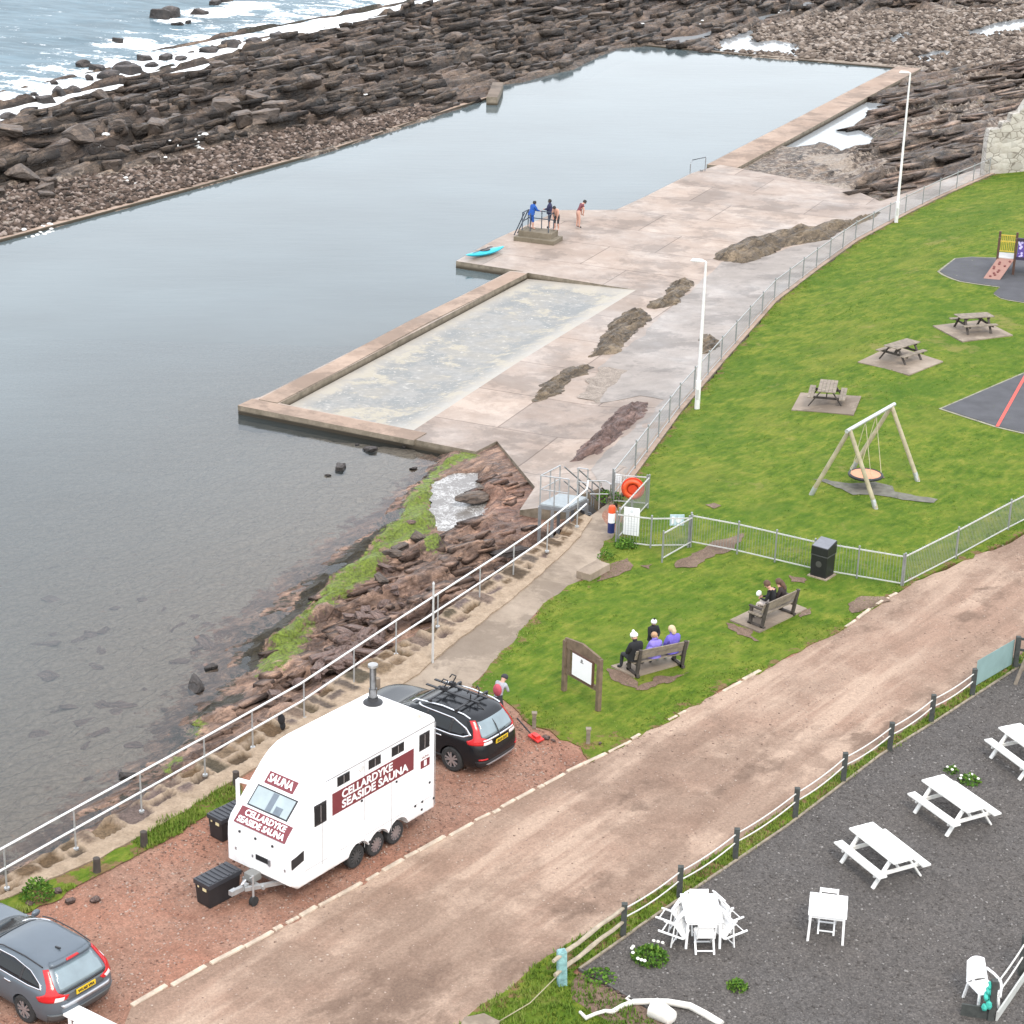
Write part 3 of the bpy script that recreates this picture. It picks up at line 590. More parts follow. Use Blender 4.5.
t = NT('foamy_water'); n_ = t.noise(1.1, 6, .7, t.warp(1.2, 1.0)); v_ = t.voro(3.6, t.warp(1.3, 2.2), 'DISTANCE_TO_EDGE'); v2 = t.voro(9, t.warp(.5, 3), 'DISTANCE_TO_EDGE')
lace = t.math('ADD', t.rf(v_, .0, .13, .7, 0), t.rf(v2, 0, .2, .35, 0)); c = t.mix(t.rf(t.math('ADD', lace, t.rf(n_, .35, .65, -.9, .3)), .0, .95), (.13, .115, .10, 1), (.46, .45, .43, 1))
FOAMP = t.bsdf(c, .25, 0, t.bump(n_, .3, .03))
sheet('tide_pool_water', rough_edge(fp([(418, 556), (424, 530), (430, 520), (428, 490), (438, 474), (452, 466), (482, 464), (486, 480), (494, 496), (492, 518), (474, 530), (440, 534), (434, 552)], -2.03), .25, .18, 1.3, 77), -2.03, FOAMP)

# ------------------------------------------------------------------ land sheets
def off(k): return lambda X, Y: HL(X, Y)+k
LAWN_BACK = WP([(650, 552, ), (760, 580), (900, 604), (965, 572), (1024, 545), (1300, 410)])
WIs = [b+(a-b).normalized()*.22 for a, b in zip([min(WO, key=lambda w: (w-q).length) for q in WI], WI)]
GP = WIs+[FW[0].copy()]+[p for p in LAWN_BACK]+[Vector((260, 60, 0)), Vector((260, -160, 0)), Vector((-160, -160, 0)), Vector((-80, -60, 0))]
GP = [p.to_2d() for p in GP]
sheet('ground', GP, off(-.03), PARKM, grid=4, skirt=3)
LW = WP(lawn_near)+[W(612, 503, -.3)+Vector((.25, 0, 0))]+[p+Vector((.16, -.07, 0)) for p in FW[1:]]+[W(1500, 90, -1), W(1500, 330, 0)]+[p for p in RU[::-1] if P(p)[0] > 600]+WP(lawn_low)
lawn_poly = rough_edge([p.to_2d() for p in LW], .35, .13, .9, 4)
sheet('lawn', lawn_poly, off(.0), GRASS, grid=1.1, edgeattr=True, skirt=1.2)
PW = [q for q, (a, b) in zip(WIs, wall_in) if a > 400]+[FW[0]]+[W(a, b) for a, b in lawn_near[::-1]]+WP([(462, 694), (436, 700), (412, 696)])
path_poly = rough_edge([p.to_2d() for p in PW], .4, .06, .9, 9)
sheet('path', path_poly, off(-.014), PATHM, grid=1.2)
RP = RU+RLo
road_poly = rough_edge([p.to_2d() for p in RP], .5, .14, .6, 14)
sheet('road', road_poly, off(-.020), ROADM, grid=3)
yard_top = [(579.4, 970), (623, 939.5), (640, 927), (700, 886), (786, 827.5), (880, 756), (932.5, 724), (1012, 672), (1100, 612), (1300, 480)]
yard_low = [(2300, 300), (2300, 1600), (690, 1400), (680, 1040), (676, 1026), (660, 1016), (644, 1006), (625.5, 996), (600, 981)]
YP = [p.to_2d() for p in WP(yard_top+yard_low)]
sheet('gravel_yard', YP, .02, YARDM, grid=3)
VP_ = [p for p in RLo if 440 < P(p)[0] < 1320]+WP([(430, 1060), (560, 1130), (640, 1100), (655, 1024), (640, 1010), (610, 992), (590, 982), (576, 972)])+WP(yard_top[1:])
verge_poly = rough_edge([p.to_2d() for p in VP_], .3, .07, 1.2, 24)
sheet('grass_verge', verge_poly, .012, GRASS, grid=.8, edgeattr=True)
soil1 = rough_edge(fp([(579, 974), (592, 980), (622, 996), (645, 1010), (672, 1026), (640, 1034), (612, 1024), (590, 1012), (574, 1000), (570, 984)], 0), .2, .07, 2, 31)
SOIL = m_earth('bare_soil', (.13, .085, .06, 1), (.30, .22, .165, 1), (.2, .13, .095, 1), stones=.4)
sheet('bare_soil', soil1, .017, SOIL)
for i, (q, am) in enumerate(([[(676, 568), (688, 553), (706, 547), (722, 540), (743, 534), (745, 541), (728, 550), (712, 556), (696, 567)], .15], [[(596, 582), (606, 570), (612, 562), (628, 558), (634, 566), (622, 574), (604, 580)], .1], [[(846, 604), (862, 597), (884, 597), (893, 601), (872, 610), (852, 613)], .12], [[(704, 505), (714, 503), (722, 506), (714, 509)], .06], [[(640, 566), (654, 564), (650, 570)], .08], [[(573, 712), (592, 720), (600, 740), (590, 757), (572, 748), (540, 735), (520, 716)], .1])):
    pl = rough_edge([WL(a, b).to_2d() for a, b in q], .2, am, 1.4, 40+i)
    if i == 5: continue
    sheet('bare_soil', pl, off(.02), SOIL, grid=.7)
for i, (a_, b_, w_) in enumerate((((606, 668), (640, 690), .35), ((636, 690), (690, 672), .25), ((728, 624), (760, 642), .3), ((800, 618), (812, 608), .2), ((852, 470), (884, 478), .3), ((790, 576), (806, 584), .25))):
    P0, P1 = WL(*a_).to_2d(), WL(*b_).to_2d(); d_ = (P1-P0).normalized(); n_ = Vector((-d_.y, d_.x))*w_; m_ = (P0+P1)/2
    sheet('bare_soil', rough_edge([P0, m_-n_, P1, m_+n_], .15, .12, 2.5, 140+i), off(.018), SOIL, grid=.7)
wall_verge = rough_edge(fp([(-120, 976), (-20, 908), (30, 888), (60, 875), (100, 857), (140, 837), (190, 807), (236, 779), (246, 794), (210, 814), (170, 838), (140, 855), (110, 868), (84, 884), (50, 902), (0, 925), (-100, 1000)], 0), .25, .12, 1.5, 55)
sheet('grass_verge', wall_verge, off(.006), GRASS, grid=.6, edgeattr=True)
# paving under tables and benches, play surfaces
RUB = simple('rubber_surface', (.060, .060, .066, 1), .85, var=.2, vs=1.2, bump=.3, bs=60)
EDG = simple('pale_edging', (.22, .21, .15, 1), .9, var=.3, vs=3)
def pad(px, h=.03, mat=PADM, name='paving', kind='structure'):
    pts = [WL(a, b) for a, b in px]; return sheet(name, [p.to_2d() for p in pts], off(h), mat, skirt=.2, grid=.9, kind=kind)
def rect4(a, b, c):  # three corners -> fourth
    A_, B_, C_ = WL(*a), WL(*b), WL(*c); D_ = A_+C_-B_; return [A_, B_, C_, D_]
PAD4 = []
for tri in ((s1 := Z(780, 360, 5.689, (65, 288), (418, 318), (462, 212)))), Z(850, 300, 5.885, (45, 370), (345, 447), (548, 367)), Z(850, 300, 5.885, (487, 157), (660, 250), (958, 212)), Z(730, 560, 10.24, (0, 625), (300, 750), (785, 510)), [(611, 667), (634, 678), (684, 664)]:
    q = rect4(*tri); PAD4.append(q); sheet('paving', [p.to_2d() for p in q], off(.055), PADM, skirt=.2, grid=.9)
r1 = Z(940, 220, 10.24, (0, 530), (60, 480), (160, 400), (330, 385), (480, 392), (700, 395), (1100, 395), (1500, 480), (1500, 1000), (860, 845), (700, 820), (620, 800), (548, 755), (620, 688), (380, 655), (220, 630), (130, 600), (50, 565))
r2 = [(942, 409), (1024, 374), (1110, 338), (1180, 400), (1150, 460), (1024, 433), (998, 427), (970, 418)]
for q in (r1, r2):
    pts = [WL(a, b).to_2d() for a, b in q]
    c = sum(pts, Vector((0, 0)))/len(pts)
    sheet('play_surface_edging', [c+(p-c)*1.0+(p-c).normalized()*.16 for p in pts], off(.018), EDG, grid=1.2)
    sheet('play_surface', pts, off(.035), RUB, grid=1.2, skirt=.1)
sheet('play_surface', rough_edge([WL(a, b).to_2d() for a, b in [(813, 479.5), (826, 479.5), (850, 484), (875, 482), (892.5, 486.6), (894, 492), (938, 499.7), (935, 504), (903, 500), (878, 495), (854, 494.5), (833, 486)]], .2, .07, 2, 61), off(.022), simple('worn_mat', (.13, .125, .10, 1), .9, var=.35, vs=3), grid=.6)
ln = [WL(a, b) for a, b in ((1030, 368), (1012, 400), (997, 427.5))]
sheet('painted_line', [ln[0].to_2d()-Vector((.07, 0)), ln[0].to_2d()+Vector((.07, 0)), ln[2].to_2d()+Vector((.07, 0)), ln[2].to_2d()-Vector((.07, 0))], off(.045), simple('red_line', (.55, .07, .05, 1), .7), grid=.9)
prom = [p.to_2d() for p in WP([(590, 484), (600, 470), (650, 425), (664, 408), (640, 400), (600, 404), (602, 388), (596, 368), (640, 338), (660, 318), (690, 292), (722, 262), (760, 259), (800, 246), (850, 226), (885, 208), (915, 196), (975, 172)], DZ)]+[p.to_2d() for p in FW[8::-1]]
PROM = m_concrete('promenade_concrete', (.50, .455, .43, 1), (.33, .30, .285, 1), (.40, .37, .355, 1), wet=True)
sheet('promenade', rough_edge(prom, .5, .12, .8, 91), lambda X, Y: HD(X, Y)+.014, PROM, grid=.8)
RUBP = m_earth('broken_concrete', (.20, .165, .135, 1), (.50, .43, .37, 1), (.33, .28, .235, 1), stones=.35, sc=2.2)
sheet('broken_concrete', rough_edge([p.to_2d() for p in WP([(578, 398), (592, 378), (602, 368), (640, 372), (668, 384), (672, 396), (655, 406), (620, 402), (596, 404)], DZ)], .3, .2, 1.2, 95), DZ+.03, RUBP)
# concrete kerb under the promenade fence
def ribbon(name, pts, w, h, mat, lift=0, **kw):
    b = MB(); n = len(pts); vs = []
    for i, p in enumerate(pts):
        d = (pts[min(i+1, n-1)]-pts[max(i-1, 0)]); d.z = 0; d.normalize(); q = Vector((-d.y, d.x, 0))*w/2
        vs += [p-q-Vector((0, 0, h)), p-q+Vector((0, 0, lift)), p+q+Vector((0, 0, lift)), p+q-Vector((0, 0, h))]
    fs = [(i*4+k, i*4+(k+1) % 4, (i+1)*4+(k+1) % 4, (i+1)*4+k) for i in range(n-1) for k in range(4)]+[(0, 1, 2, 3), (4*n-1, 4*n-2, 4*n-3, 4*n-4)]
    b.add(vs, fs); return b.build(name, mat, **kw)
ribbon('kerb_wall', [p+Vector((0, 0, .06)) for p in FW], .34, 1.2, CW2, label='long low concrete kerb carrying the promenade fence beside the grass', cat='kerb')
ribbon('yard_edging', [p+Vector((0, 0, .055)) for p in WP(yard_top)], .06, .1, simple('edging_wood', (.24, .20, .15, 1), .9, var=.3), label='thin weathered timber edging along the top of the grey gravel yard', cat='edging')
ribbon('yard_edging', [p+Vector((0, 0, .05)) for p in WP([(579, 970)]+yard_low[:4:-1]+[(676, 1026), (686, 1060)])], .05, .1, simple('edging_dark', (.08, .075, .07, 1), .9, var=.3), label='dark edging round the lower left corner of the grey gravel yard', cat='edging')

# ------------------------------------------------------------------ sea wall with broken capstones
MORT = m_earth('wall_mortar', (.24, .175, .12, 1), (.48, .375, .27, 1), (.36, .26, .17, 1), stones=.3, sc=2)
STN = m_rock('capstone', lt=(.40, .31, .21, 1), dk=(.15, .11, .075, 1), red=(.25, .16, .13, 1), strs=1.5)
STN2 = m_rock('capstone_brown', lt=(.28, .20, .17, 1), dk=(.13, .09, .075, 1), red=(.21, .13, .11, 1), strs=1.5)
WOv = [p.to_2d() for p in WO]; WIv = [p.to_2d() for p in WI]
WOl = [0]
for a_, b_ in zip(WOv, WOv[1:]): WOl.append(WOl[-1]+(b_-a_).length)
WOl = np.array(WOl); bcut = np.cumsum(np.r_[0, rng.uniform(.42, 1.05, 200)]); wrand = rng.random(800)
def wall_z(X, Y, full=False):
    do_, tt = dline(X, Y, WOv, False, True); di = dline(X, Y, WIv); k_ = np.clip(np.floor(tt).astype(int), 0, len(WOl)-2); s = WOl[k_]+(tt-k_)*(WOl[k_+1]-WOl[k_])
    t_ = do_/(do_+di+1e-6); s = s+.18*(fbm(X*1.7, Y*1.7, 5, 3)-.5)+.25*(t_-.3); t_ = t_+.09*(fbm(X*2.2, Y*2.2, 6, 3)-.5)
    ci = np.clip(np.searchsorted(bcut, s)-1, 0, len(bcut)-2); ds = np.minimum(s-bcut[ci], bcut[ci+1]-s)
    top = .50+.26*wrand[ci]; split = wrand[ci+200] < .35; wd_ = do_+di
    row = np.where(split & (t_ > top*.5), 1, 0); d1 = np.where(split, np.minimum(np.abs(t_-top*.5), top-t_), top-t_)*wd_; d1 = np.minimum(d1, t_*wd_+.06)
    D = np.minimum(ds, d1); st = sst(.045, .10, D); r_ = wrand[(ci*2+row) % 800]
    z = HL(X, Y)+.03+.03*(fbm(X*2, Y*2, 81, 3)-.5)+st*np.where(r_ < .6, -.19*r_/.6-.03, .07*(r_-.5))+st*.09*(fbm(X*4, Y*4, 83, 3)-.5)
    return (z, {'stone': st, 'cellr': wrand[(ci*3+row*7) % 800]}) if full else z
t = NT('sea_wall_top'); mo = t.ramp(t.noise(2.4, 6, .7), [(.3, (.23, .17, .115, 1)), (.65, (.37, .285, .205, 1))])
sc_ = t.ramp(t.attr('cellr'), [(0, (.065, .045, .028, 1)), (.25, (.115, .070, .036, 1)), (.5, (.075, .060, .038, 1)), (.75, (.13, .095, .085, 1)), (1, (.16, .11, .065, 1))])
sc_ = t.mix(.8, sc_, t.ramp(t.noise(4, 6, .75), [(.3, (.4, .4, .38, 1)), (.7, (1.5, 1.5, 1.5, 1))]), 'MULTIPLY')
fn_ = t.noise(16, 4, .7); cc = t.mix(t.attr('stone'), mo, sc_); cc = t.mix(.5, cc, t.ramp(fn_, [(.3, (.6, .6, .6, 1)), (.7, (1.4, 1.4, 1.4, 1))]), 'MULTIPLY')
WALLT = t.bsdf(cc, .9, 0, t.bump(t.noise(7, 6, .75), .8, .05), spec=.25)
wallpoly = rough_edge([p.to_2d() for p in WO+WI[::-1]], .25, .05, 1.5, 71)
wt = sheet('sea_wall', wallpoly, wall_z, WALLT, grid=.10, skirt=2.6, kind=None)
X_ = np.array([v.co.x for v in wt.data.vertices]); Y_ = np.array([v.co.y for v in wt.data.vertices]); _z, at_ = wall_z(X_, Y_, True)
for k_, v_ in at_.items(): a_ = wt.data.attributes.new(k_, 'FLOAT', 'POINT'); a_.data.foreach_set('value', v_.astype(np.float32))
tag(wt, 'long low stone sea wall with a broken mortar and rubble top below the white railing', 'wall')
def rock_mesh(name, seed, mat, flat=.6, sub=2, j=.28):
    bm = bmesh.new(); bmesh.ops.create_icosphere(bm, subdivisions=sub, radius=.5)
    rr = random.Random(seed); pl = [(Vector((rr.gauss(0, 1), rr.gauss(0, 1), rr.gauss(0, .9))).normalized(), rr.uniform(.26, .42)) for _ in range(11)]
    for v in bm.verts:
        for n, d in pl:
            k = v.co.dot(n)-d
            if k > 0: v.co -= n*k*.92
        v.co *= 1+j*(mnoise.noise(v.co*3+Vector((seed, 0, 0)))*.5); v.co.z *= flat
    me = bpy.data.meshes.new(name); bm.to_mesh(me); bm.free(); me.materials.append(mat); return me
# ------------------------------------------------------------------ rocks as objects
def block_mesh(name, seed, mat, flat=.62):
    rr = random.Random(seed); bm = bmesh.new(); bmesh.ops.create_cube(bm, size=.68)
    for v in bm.verts: v.co += Vector([rr.uniform(-.13, .13) for _ in range(3)])
    bmesh.ops.bevel(bm, geom=list(bm.edges), offset=.07, segments=1, affect='EDGES')
    bmesh.ops.subdivide_edges(bm, edges=list(bm.edges), cuts=2, use_grid_fill=True)
    for v in bm.verts: v.co += v.co.normalized()*.07*mnoise.noise(v.co*2.6+Vector((seed*3.1, 0, 0)))+Vector((0, 0, .03*mnoise.noise(Vector((v.co.x*.7, v.co.y*.7, v.co.z*7+seed))))); v.co.z *= flat; v.co.x *= 1.15
    me = bpy.data.meshes.new(name); bm.to_mesh(me); bm.free(); me.materials.append(mat); return me
BOULM = m_rock('boulder_rock', lt=(.235, .18, .14, 1), dk=(.045, .034, .027, 1), red=(.17, .11, .08, 1), rot=30, strs=.8)
BOULB = m_rock('wet_boulder_rock', lt=(.13, .11, .10, 1), dk=(.03, .026, .024, 1), red=(.10, .07, .06, 1), rot=30)
BOULR = m_rock('red_stone', lt=(.33, .235, .20, 1), dk=(.12, .075, .06, 1), red=(.26, .13, .10, 1), rot=30)
bl = [block_mesh('boulder', 20+i, BOULM, .8) for i in range(5)]+[rock_mesh('boulder', 27+i, BOULM, .75, 3) for i in range(4)]; bw = [block_mesh('wet_boulder', 40+i, BOULB, .6) for i in range(2)]+[rock_mesh('wet_boulder', 45+i, BOULB, .6, 3) for i in range(3)]; br = [block_mesh('stone', 60+i, BOULR, .6) for i in range(4)]+[rock_mesh('stone', 65+i, BOULR, .6, 2) for i in range(3)]
def rock(mes, loc, s, label, group, name='boulder', rz=None, sc=(1, 1, 1)):
    o = bpy.data.objects.new(name, random.choice(mes)); col.objects.link(o); o.location = loc
    o.rotation_euler = (random.uniform(-.2, .2), random.uniform(-.2, .2), random.uniform(0, 6.28) if rz is None else rz)
    k = random.uniform(.85, 1.15); o.scale = (s*sc[0]*k, s*sc[1]*random.uniform(.65, 1), s*sc[2]*random.uniform(.75, 1.1)); return tag(o, label, 'rock', group)
def tz(x, y): return float(rocky(np.array([x]), np.array([y]))[0][0])
L1 = 'grey-brown boulder among the ledges between the pool and the open sea'
big = [(245, 108, 4.2), (228, 116, 3.6), (262, 125, 4.4), (243, 128, 3.8), (278, 117, 3.2), (205, 117, 3), (157, 137, 3.2), (172, 131, 1.8), (112, 78, 2), (308, 98, 3.2), (292, 104, 2.8), (22, 178, 3.6), (45, 175, 2.5), (80, 155, 3), (68, 148, 2.8), (12, 150, 3), (120, 143, 2.6), (256, 108, 2.8), (268, 112, 3.2), (354, 76, 2), (372, 77, 2.2), (385, 82, 2), (430, 62, 2.4), (455, 45, 2.6), (500, 28, 3), (478, 52, 2), (560, 18, 3.4), (600, 22, 3), (640, 8, 3), (722, 18, 2.2), (742, 15, 1.8), (700, 6, 2), (520, 40, 2.4), (140, 115, 2.6), (300, 75, 2.6), (325, 60, 2.6), (350, 50, 2.4), (410, 35, 2.6), (60, 110, 2.2), (100, 95, 2.6), (190, 66, 2.4), (220, 58, 2.2)]
for x, y, s in big:
    p = W(x, y, -1.6); rock(bl, (p.x, p.y, tz(p.x, p.y)+.08*s), s*.78, L1, 'boulders among the far ledges', sc=(1, 1, .8))
for i in range(150):
    t = random.random(); x = -10+t*500; y = 232-.29*x-random.uniform(14, 95+t*20)
    if y < 6: continue
    p = W(x, y, -1.9)
    if float(sdp(np.array([p.x]), np.array([p.y]), SEAP)[0]) > -3: continue
    rock(bl, (p.x, p.y, tz(p.x, p.y)+.1), random.choice([.5, .7, .9, 1.1, 1.5]), L1, 'boulders among the far ledges')
L2 = 'dark wet rock breaking the surf at the edge of the open sea'
for x, y, s in [(60, 95, 2.6), (72, 92, 2), (110, 78, 3), (125, 70, 2.6), (83, 66, 2.2), (165, 60, 2.2), (170, 16, 4.2), (160, 18, 3.5), (200, 14, 2.6), (215, 4, 3), (225, 2, 2.6), (118, 42, 1.8), (178, 26, 1.6), (45, 102, 2), (20, 100, 1.6), (30, 112, 1.8), (130, 72, 3.2), (98, 70, 2), (145, 60, 1.8), (210, 52, 2.6), (230, 46, 2.6), (254, 44, 2.6), (278, 38, 2), (10, 118, 2), (35, 96, 1.3), (90, 80, 1.5), (152, 66, 1.6), (180, 60, 1.8), (55, 84, 1.2), (188, 24, 1.5)]:
    p = W(x, y, SEA); rock(bw, (p.x, p.y, SEA+.10), s*.85, L2, 'dark rocks in the surf')
L3 = 'reddish-brown loose stone on the foreshore below the white railing'
for i in range(90):
    x = random.gauss(352, 20); y = 648-(x-352)*.85+random.gauss(0, 11)
    p = W(x, y, -1.6)
    if float(sdp(np.array([p.x]), np.array([p.y]), FSH)[0]) < .4: continue
    rock(br, (p.x, p.y, -1.52), random.choice([.25, .35, .45, .6, .8]), L3, 'loose stones on the foreshore', 'stone', sc=(1.2, .8, .8))
for x, y, s in [(385, 565, .9), (400, 547, 1.2), (395, 590, .9), (372, 594, .8), (418, 535, 1.3), (392, 553, 1.3), (380, 578, 1.2), (330, 665, 1.3), (300, 680, .9), (275, 692, .8), (366, 608, .9), (410, 520, .8), (352, 615, 1.0)]:
    p = W(x, y, -1.6); rock(br if s < 1.1 else bl, (p.x, p.y, -1.66), s*.62, 'brown boulder among green weed on the foreshore below the railing', 'boulders on the foreshore', sc=(1.2, .9, .6))
for x, y, s, lb in [(474, 496, 1.5, 'flat pale rock slab lying at the rim of the foaming rock pool'), (488, 486, 1.3, 'flat grey slab just behind the foaming rock pool'), (501, 483, .55, 'small rounded stone beside the slabs of the foaming rock pool'), (510, 551, 1.9, 'long dark wet boulder just behind the railing left of the steps')]:
    p = W(x, y, -1.75); rock(bl if lb[0] != 'l' else bw, (p.x, p.y, -1.78), s, lb, None, rz=.7, sc=(1.2, .7, .35))
for x, y, s, lb in [(370, 450, .55, 'small dark rock poking out of calm water off the paddling pool corner'), (341, 468, .6, 'low dark rock in the calm water farthest from the paddling pool wall'), (328, 476, .2, 'tiny black stone in the calm water left of a low rock'), (195, 686, .8, 'squat dark rock standing in shallow water off the green foreshore'), (211, 668, .35, 'small dark stone in the shallows above a squat dark rock'), (127, 777, .35, 'small dark stone in the shallows nearest the railing'), (357, 445, .15, 'tiny stone in the calm water off the paddling pool'), (414, 469, .3, 'dark pebble rock near the wall by the foreshore point'), (404, 447, .15, 'tiny dark stone near the paddling pool wall')]:
    p = W(x, y, WZ); rock(bw, (p.x, p.y, WZ+.02), s*1.2, lb, None, 'rock', sc=(1.3, 1, .9))
L9 = 'pale flat stone lying under clear shallow water off the foreshore'
for i in range(60):
    x = random.uniform(40, 235); y = random.uniform(600, 800)
    p = W(x, y, -2.5); dd_ = float(sdp(np.array([p.x]), np.array([p.y]), FSH)[0])
    if dd_ > -1 or dd_ < -8: continue
    zb = -2.12-.052*abs(dd_)**1.15; p = W(x, y, zb); rock(br, (p.x, p.y, zb+.01), random.choice([.3, .45, .6, .8]), L9, 'stones under the shallow water', 'stone', sc=(1.3, 1, .25))
# concrete outcrops of natural rock on the deck
def outcrop(px, hgt, label, mat=ROCKO, seed=0, rot=45, step=.16):
    poly = [p.to_2d() for p in WP(px, DZ)]; xs = [p.x for p in poly]; ys = [p.y for p in poly]
    def fn(X, Y):
        s = sdp(X, Y, poly)+.5*(fbm(X*.9, Y*.9, seed, 4)-.5); a = R(rot)
        U = X*math.sin(a)-Y*math.cos(a); V = X*math.cos(a)+Y*math.sin(a); U = U+.8*(fbm(V/3, U/3, seed+3, 3)-.5)
        t = U/1.15; t = t-np.floor(t); l = np.where(t < .8, t/.8, (1-t)/.2); t2 = U/.42+.3; t2 = t2-np.floor(t2)
        h = hgt*.72*sst(0, .9, s)*(.55+.45*l)+.12*(t2-.5)*sst(0, .4, s)+.22*(fbm(X*1.6, Y*1.6, seed+9, 4)-.5)*sst(0, .5, s)+.10*(cell(V/.9, U/.5, seed)-.5)*sst(0, .4, s)
        h = terrace(h, .17, .35)+.04*(fbm(X/.3, Y/.3, seed+1, 3)-.5); b = np.minimum(HD(X, Y), DZ+.3)
        return np.where(s > 0, b+.02+h, b-.12), {}, s > -.35
    o = hfield('rock_outcrop', min(xs)-.5, max(xs)+.5, min(ys)-.5, max(ys)+.5, step, fn, mat); del o['kind']; return tag(o, label, 'rock')
outcrop(Z(640, 240, 3.938, (285, 75), (300, 45), (400, 10), (560, -30), (800, -60), (900, -95), (960, -110), (940, -80), (800, -30), (740, 10), (600, 25), (520, 55), (470, 80), (400, 95), (340, 88)), .75, 'long layered brown rock outcrop between the pool deck and the grey promenade', rot=52, step=.3)
outcrop(Z(640, 240, 3.938, (95, 200), (120, 170), (190, 158), (225, 168), (205, 195), (170, 230), (150, 255), (60, 272), (10, 270), (45, 240), (85, 225)), .5, 'lumpy grey-green rock outcrop nearest the deep pool corner', rot=60)
outcrop([(589, 357), (600, 336), (612, 322), (628, 311), (644, 308), (652, 320), (640, 330), (628, 342), (618, 354)], .4, 'sloping olive rock outcrop in the middle of the promenade strip', rot=60)
outcrop([(529, 404), (540, 386), (556, 374), (575, 366), (596, 366), (590, 374), (575, 378), (560, 392), (545, 400)], .3, 'narrow dark wedge of rock beside the paddling pool apron', rot=60)
outcrop([(566, 467), (575, 456), (596, 436), (614, 414), (632, 407), (650, 409), (646, 424), (636, 436), (622, 452), (612, 468)], .45, 'broad reddish brown rock outcrop just above the metal steps', mat=m_rock('red_outcrop_rock', lt=(.25, .17, .145, 1), dk=(.09, .055, .045, 1)), rot=40)
outcrop([(700, 358), (699, 345), (702, 335), (708, 337), (718, 344), (719, 352), (709, 358)], .45, 'small dark rock outcrop against the promenade fence behind the near lamp post', rot=50)

# kerb stones along the road
KST = simple('kerb_stone', (.44, .36, .28, 1), .9, var=.28, vs=5, bump=.4)
kbm = []
for i in range(5):
    b = MB(); b.box((0, 0, 0), (1, .085+.01*i, .16)); m = b.build('kerb_stone', KST, bevel=.02).data
    bpy.data.objects.remove(bpy.data.objects[-1] if False else [o for o in bpy.data.objects if o.data == m][0]); kbm.append(m)
RUr = resample([p.to_2d() for p in RU], .05, False); d = 0; i = 0
while i < len(RUr)-30:
    L = random.choice([.25, .4, .5, .6, .8, .9, 1.0])*random.uniform(.85, 1.15); n = int(L/.05); a = RUr[i]; b_ = RUr[min(i+n, len(RUr)-1)]; px, py = P((a.x, a.y, 0)); i += n+random.choice([0, 1, 1, 2])
    if px < 128 or px > 905: continue
    if px > 600 and random.random() < .12: continue
    if (755 < px < 835) or 640 < px < 655 or random.random() < .08: continue
    o = bpy.data.objects.new('kerb_stone', random.choice(kbm)); col.objects.link(o); m = (a+b_)/2; o.location = (m.x+random.uniform(-.03, .03), m.y+random.uniform(-.03, .03), -.058+random.uniform(-.015, .012)); v = b_-a
    o.rotation_euler = (random.uniform(-.04, .04), 0, math.atan2(v.y, v.x)+random.gauss(0, .03)); o.scale = (v.length*.95, 1, 1)
    tag(o, 'pale half-buried kerb stone between the red car park or grass and the dirt road', 'kerb stone', 'kerb stones along the dirt road')

# ------------------------------------------------------------------ loose stuff: shingle, gravel, grass
def scatter(name, n, poly, zf, size, mat, label=None, seed=1, flat=.6, filt=None, kindm='tet'):
    g = np.random.default_rng(seed); xs = [p[0] for p in poly]; ys = [p[1] for p in poly]; PX = []; PY = []; c = 0
    while c < n:
        x = g.uniform(min(xs), max(xs), n*2); y = g.uniform(min(ys), max(ys), n*2); m = inside(x, y, poly)
        if filt is not None: m &= filt(x, y, g)
        x = x[m]; y = y[m]
        if len(x) == 0: break
        PX.append(x); PY.append(y); c += len(x)
    x = np.concatenate(PX)[:n]; y = np.concatenate(PY)[:n]; n = len(x); z = zf(x, y) if callable(zf) else np.full(n, float(zf))
    base = np.array([(1, 0, 0), (0, 1, 0), (-1, 0, 0), (0, -1, 0), (0, 0, 1), (0, 0, -1)], float)
    F = np.array([(0, 1, 4), (1, 2, 4), (2, 3, 4), (3, 0, 4), (1, 0, 5), (2, 1, 5), (3, 2, 5), (0, 3, 5)])
    s = size[0]+(size[1]-size[0])*g.random(n)**2.2; v = base[None]*s[:, None, None]*(1+.5*(g.random((n, 6, 1))-.5)); v[:, :, 2] *= flat; v[:, :, 0] *= g.uniform(.8, 1.5, n)[:, None]
    a = g.uniform(0, 6.28, n); ca, sa = np.cos(a)[:, None], np.sin(a)[:, None]; vx = v[:, :, 0]*ca-v[:, :, 1]*sa; vy = v[:, :, 0]*sa+v[:, :, 1]*ca
    tilt = g.uniform(-.5, .5, n)[:, None]; vz = v[:, :, 2]+vx*tilt*.4
    Vv = np.stack([vx+x[:, None], vy+y[:, None], vz+z[:, None]], -1).reshape(-1, 3); Ff = (F[None]+6*np.arange(n)[:, None, None]).reshape(-1, 3)
    return bulk(name, Vv, Ff, mat, np.repeat(g.random(n), 6), label=label, cat='stones')
def tintmat(name, stops, rough=.9):
    t = NT(name); return t.bsdf(t.ramp(t.attr('tint'), stops), rough, spec=.25)
SHM = tintmat('shingle', [(0, (.02, .016, .013, 1)), (.35, (.062, .044, .034, 1)), (.75, (.125, .09, .07, 1)), (1, (.27, .22, .19, 1))])
scatter('shingle', 13000, shingle, -1.86, (.07, .30), SHM, seed=3, filt=lambda x, y, g: (sdp(x, y, POOLW) < -.55))
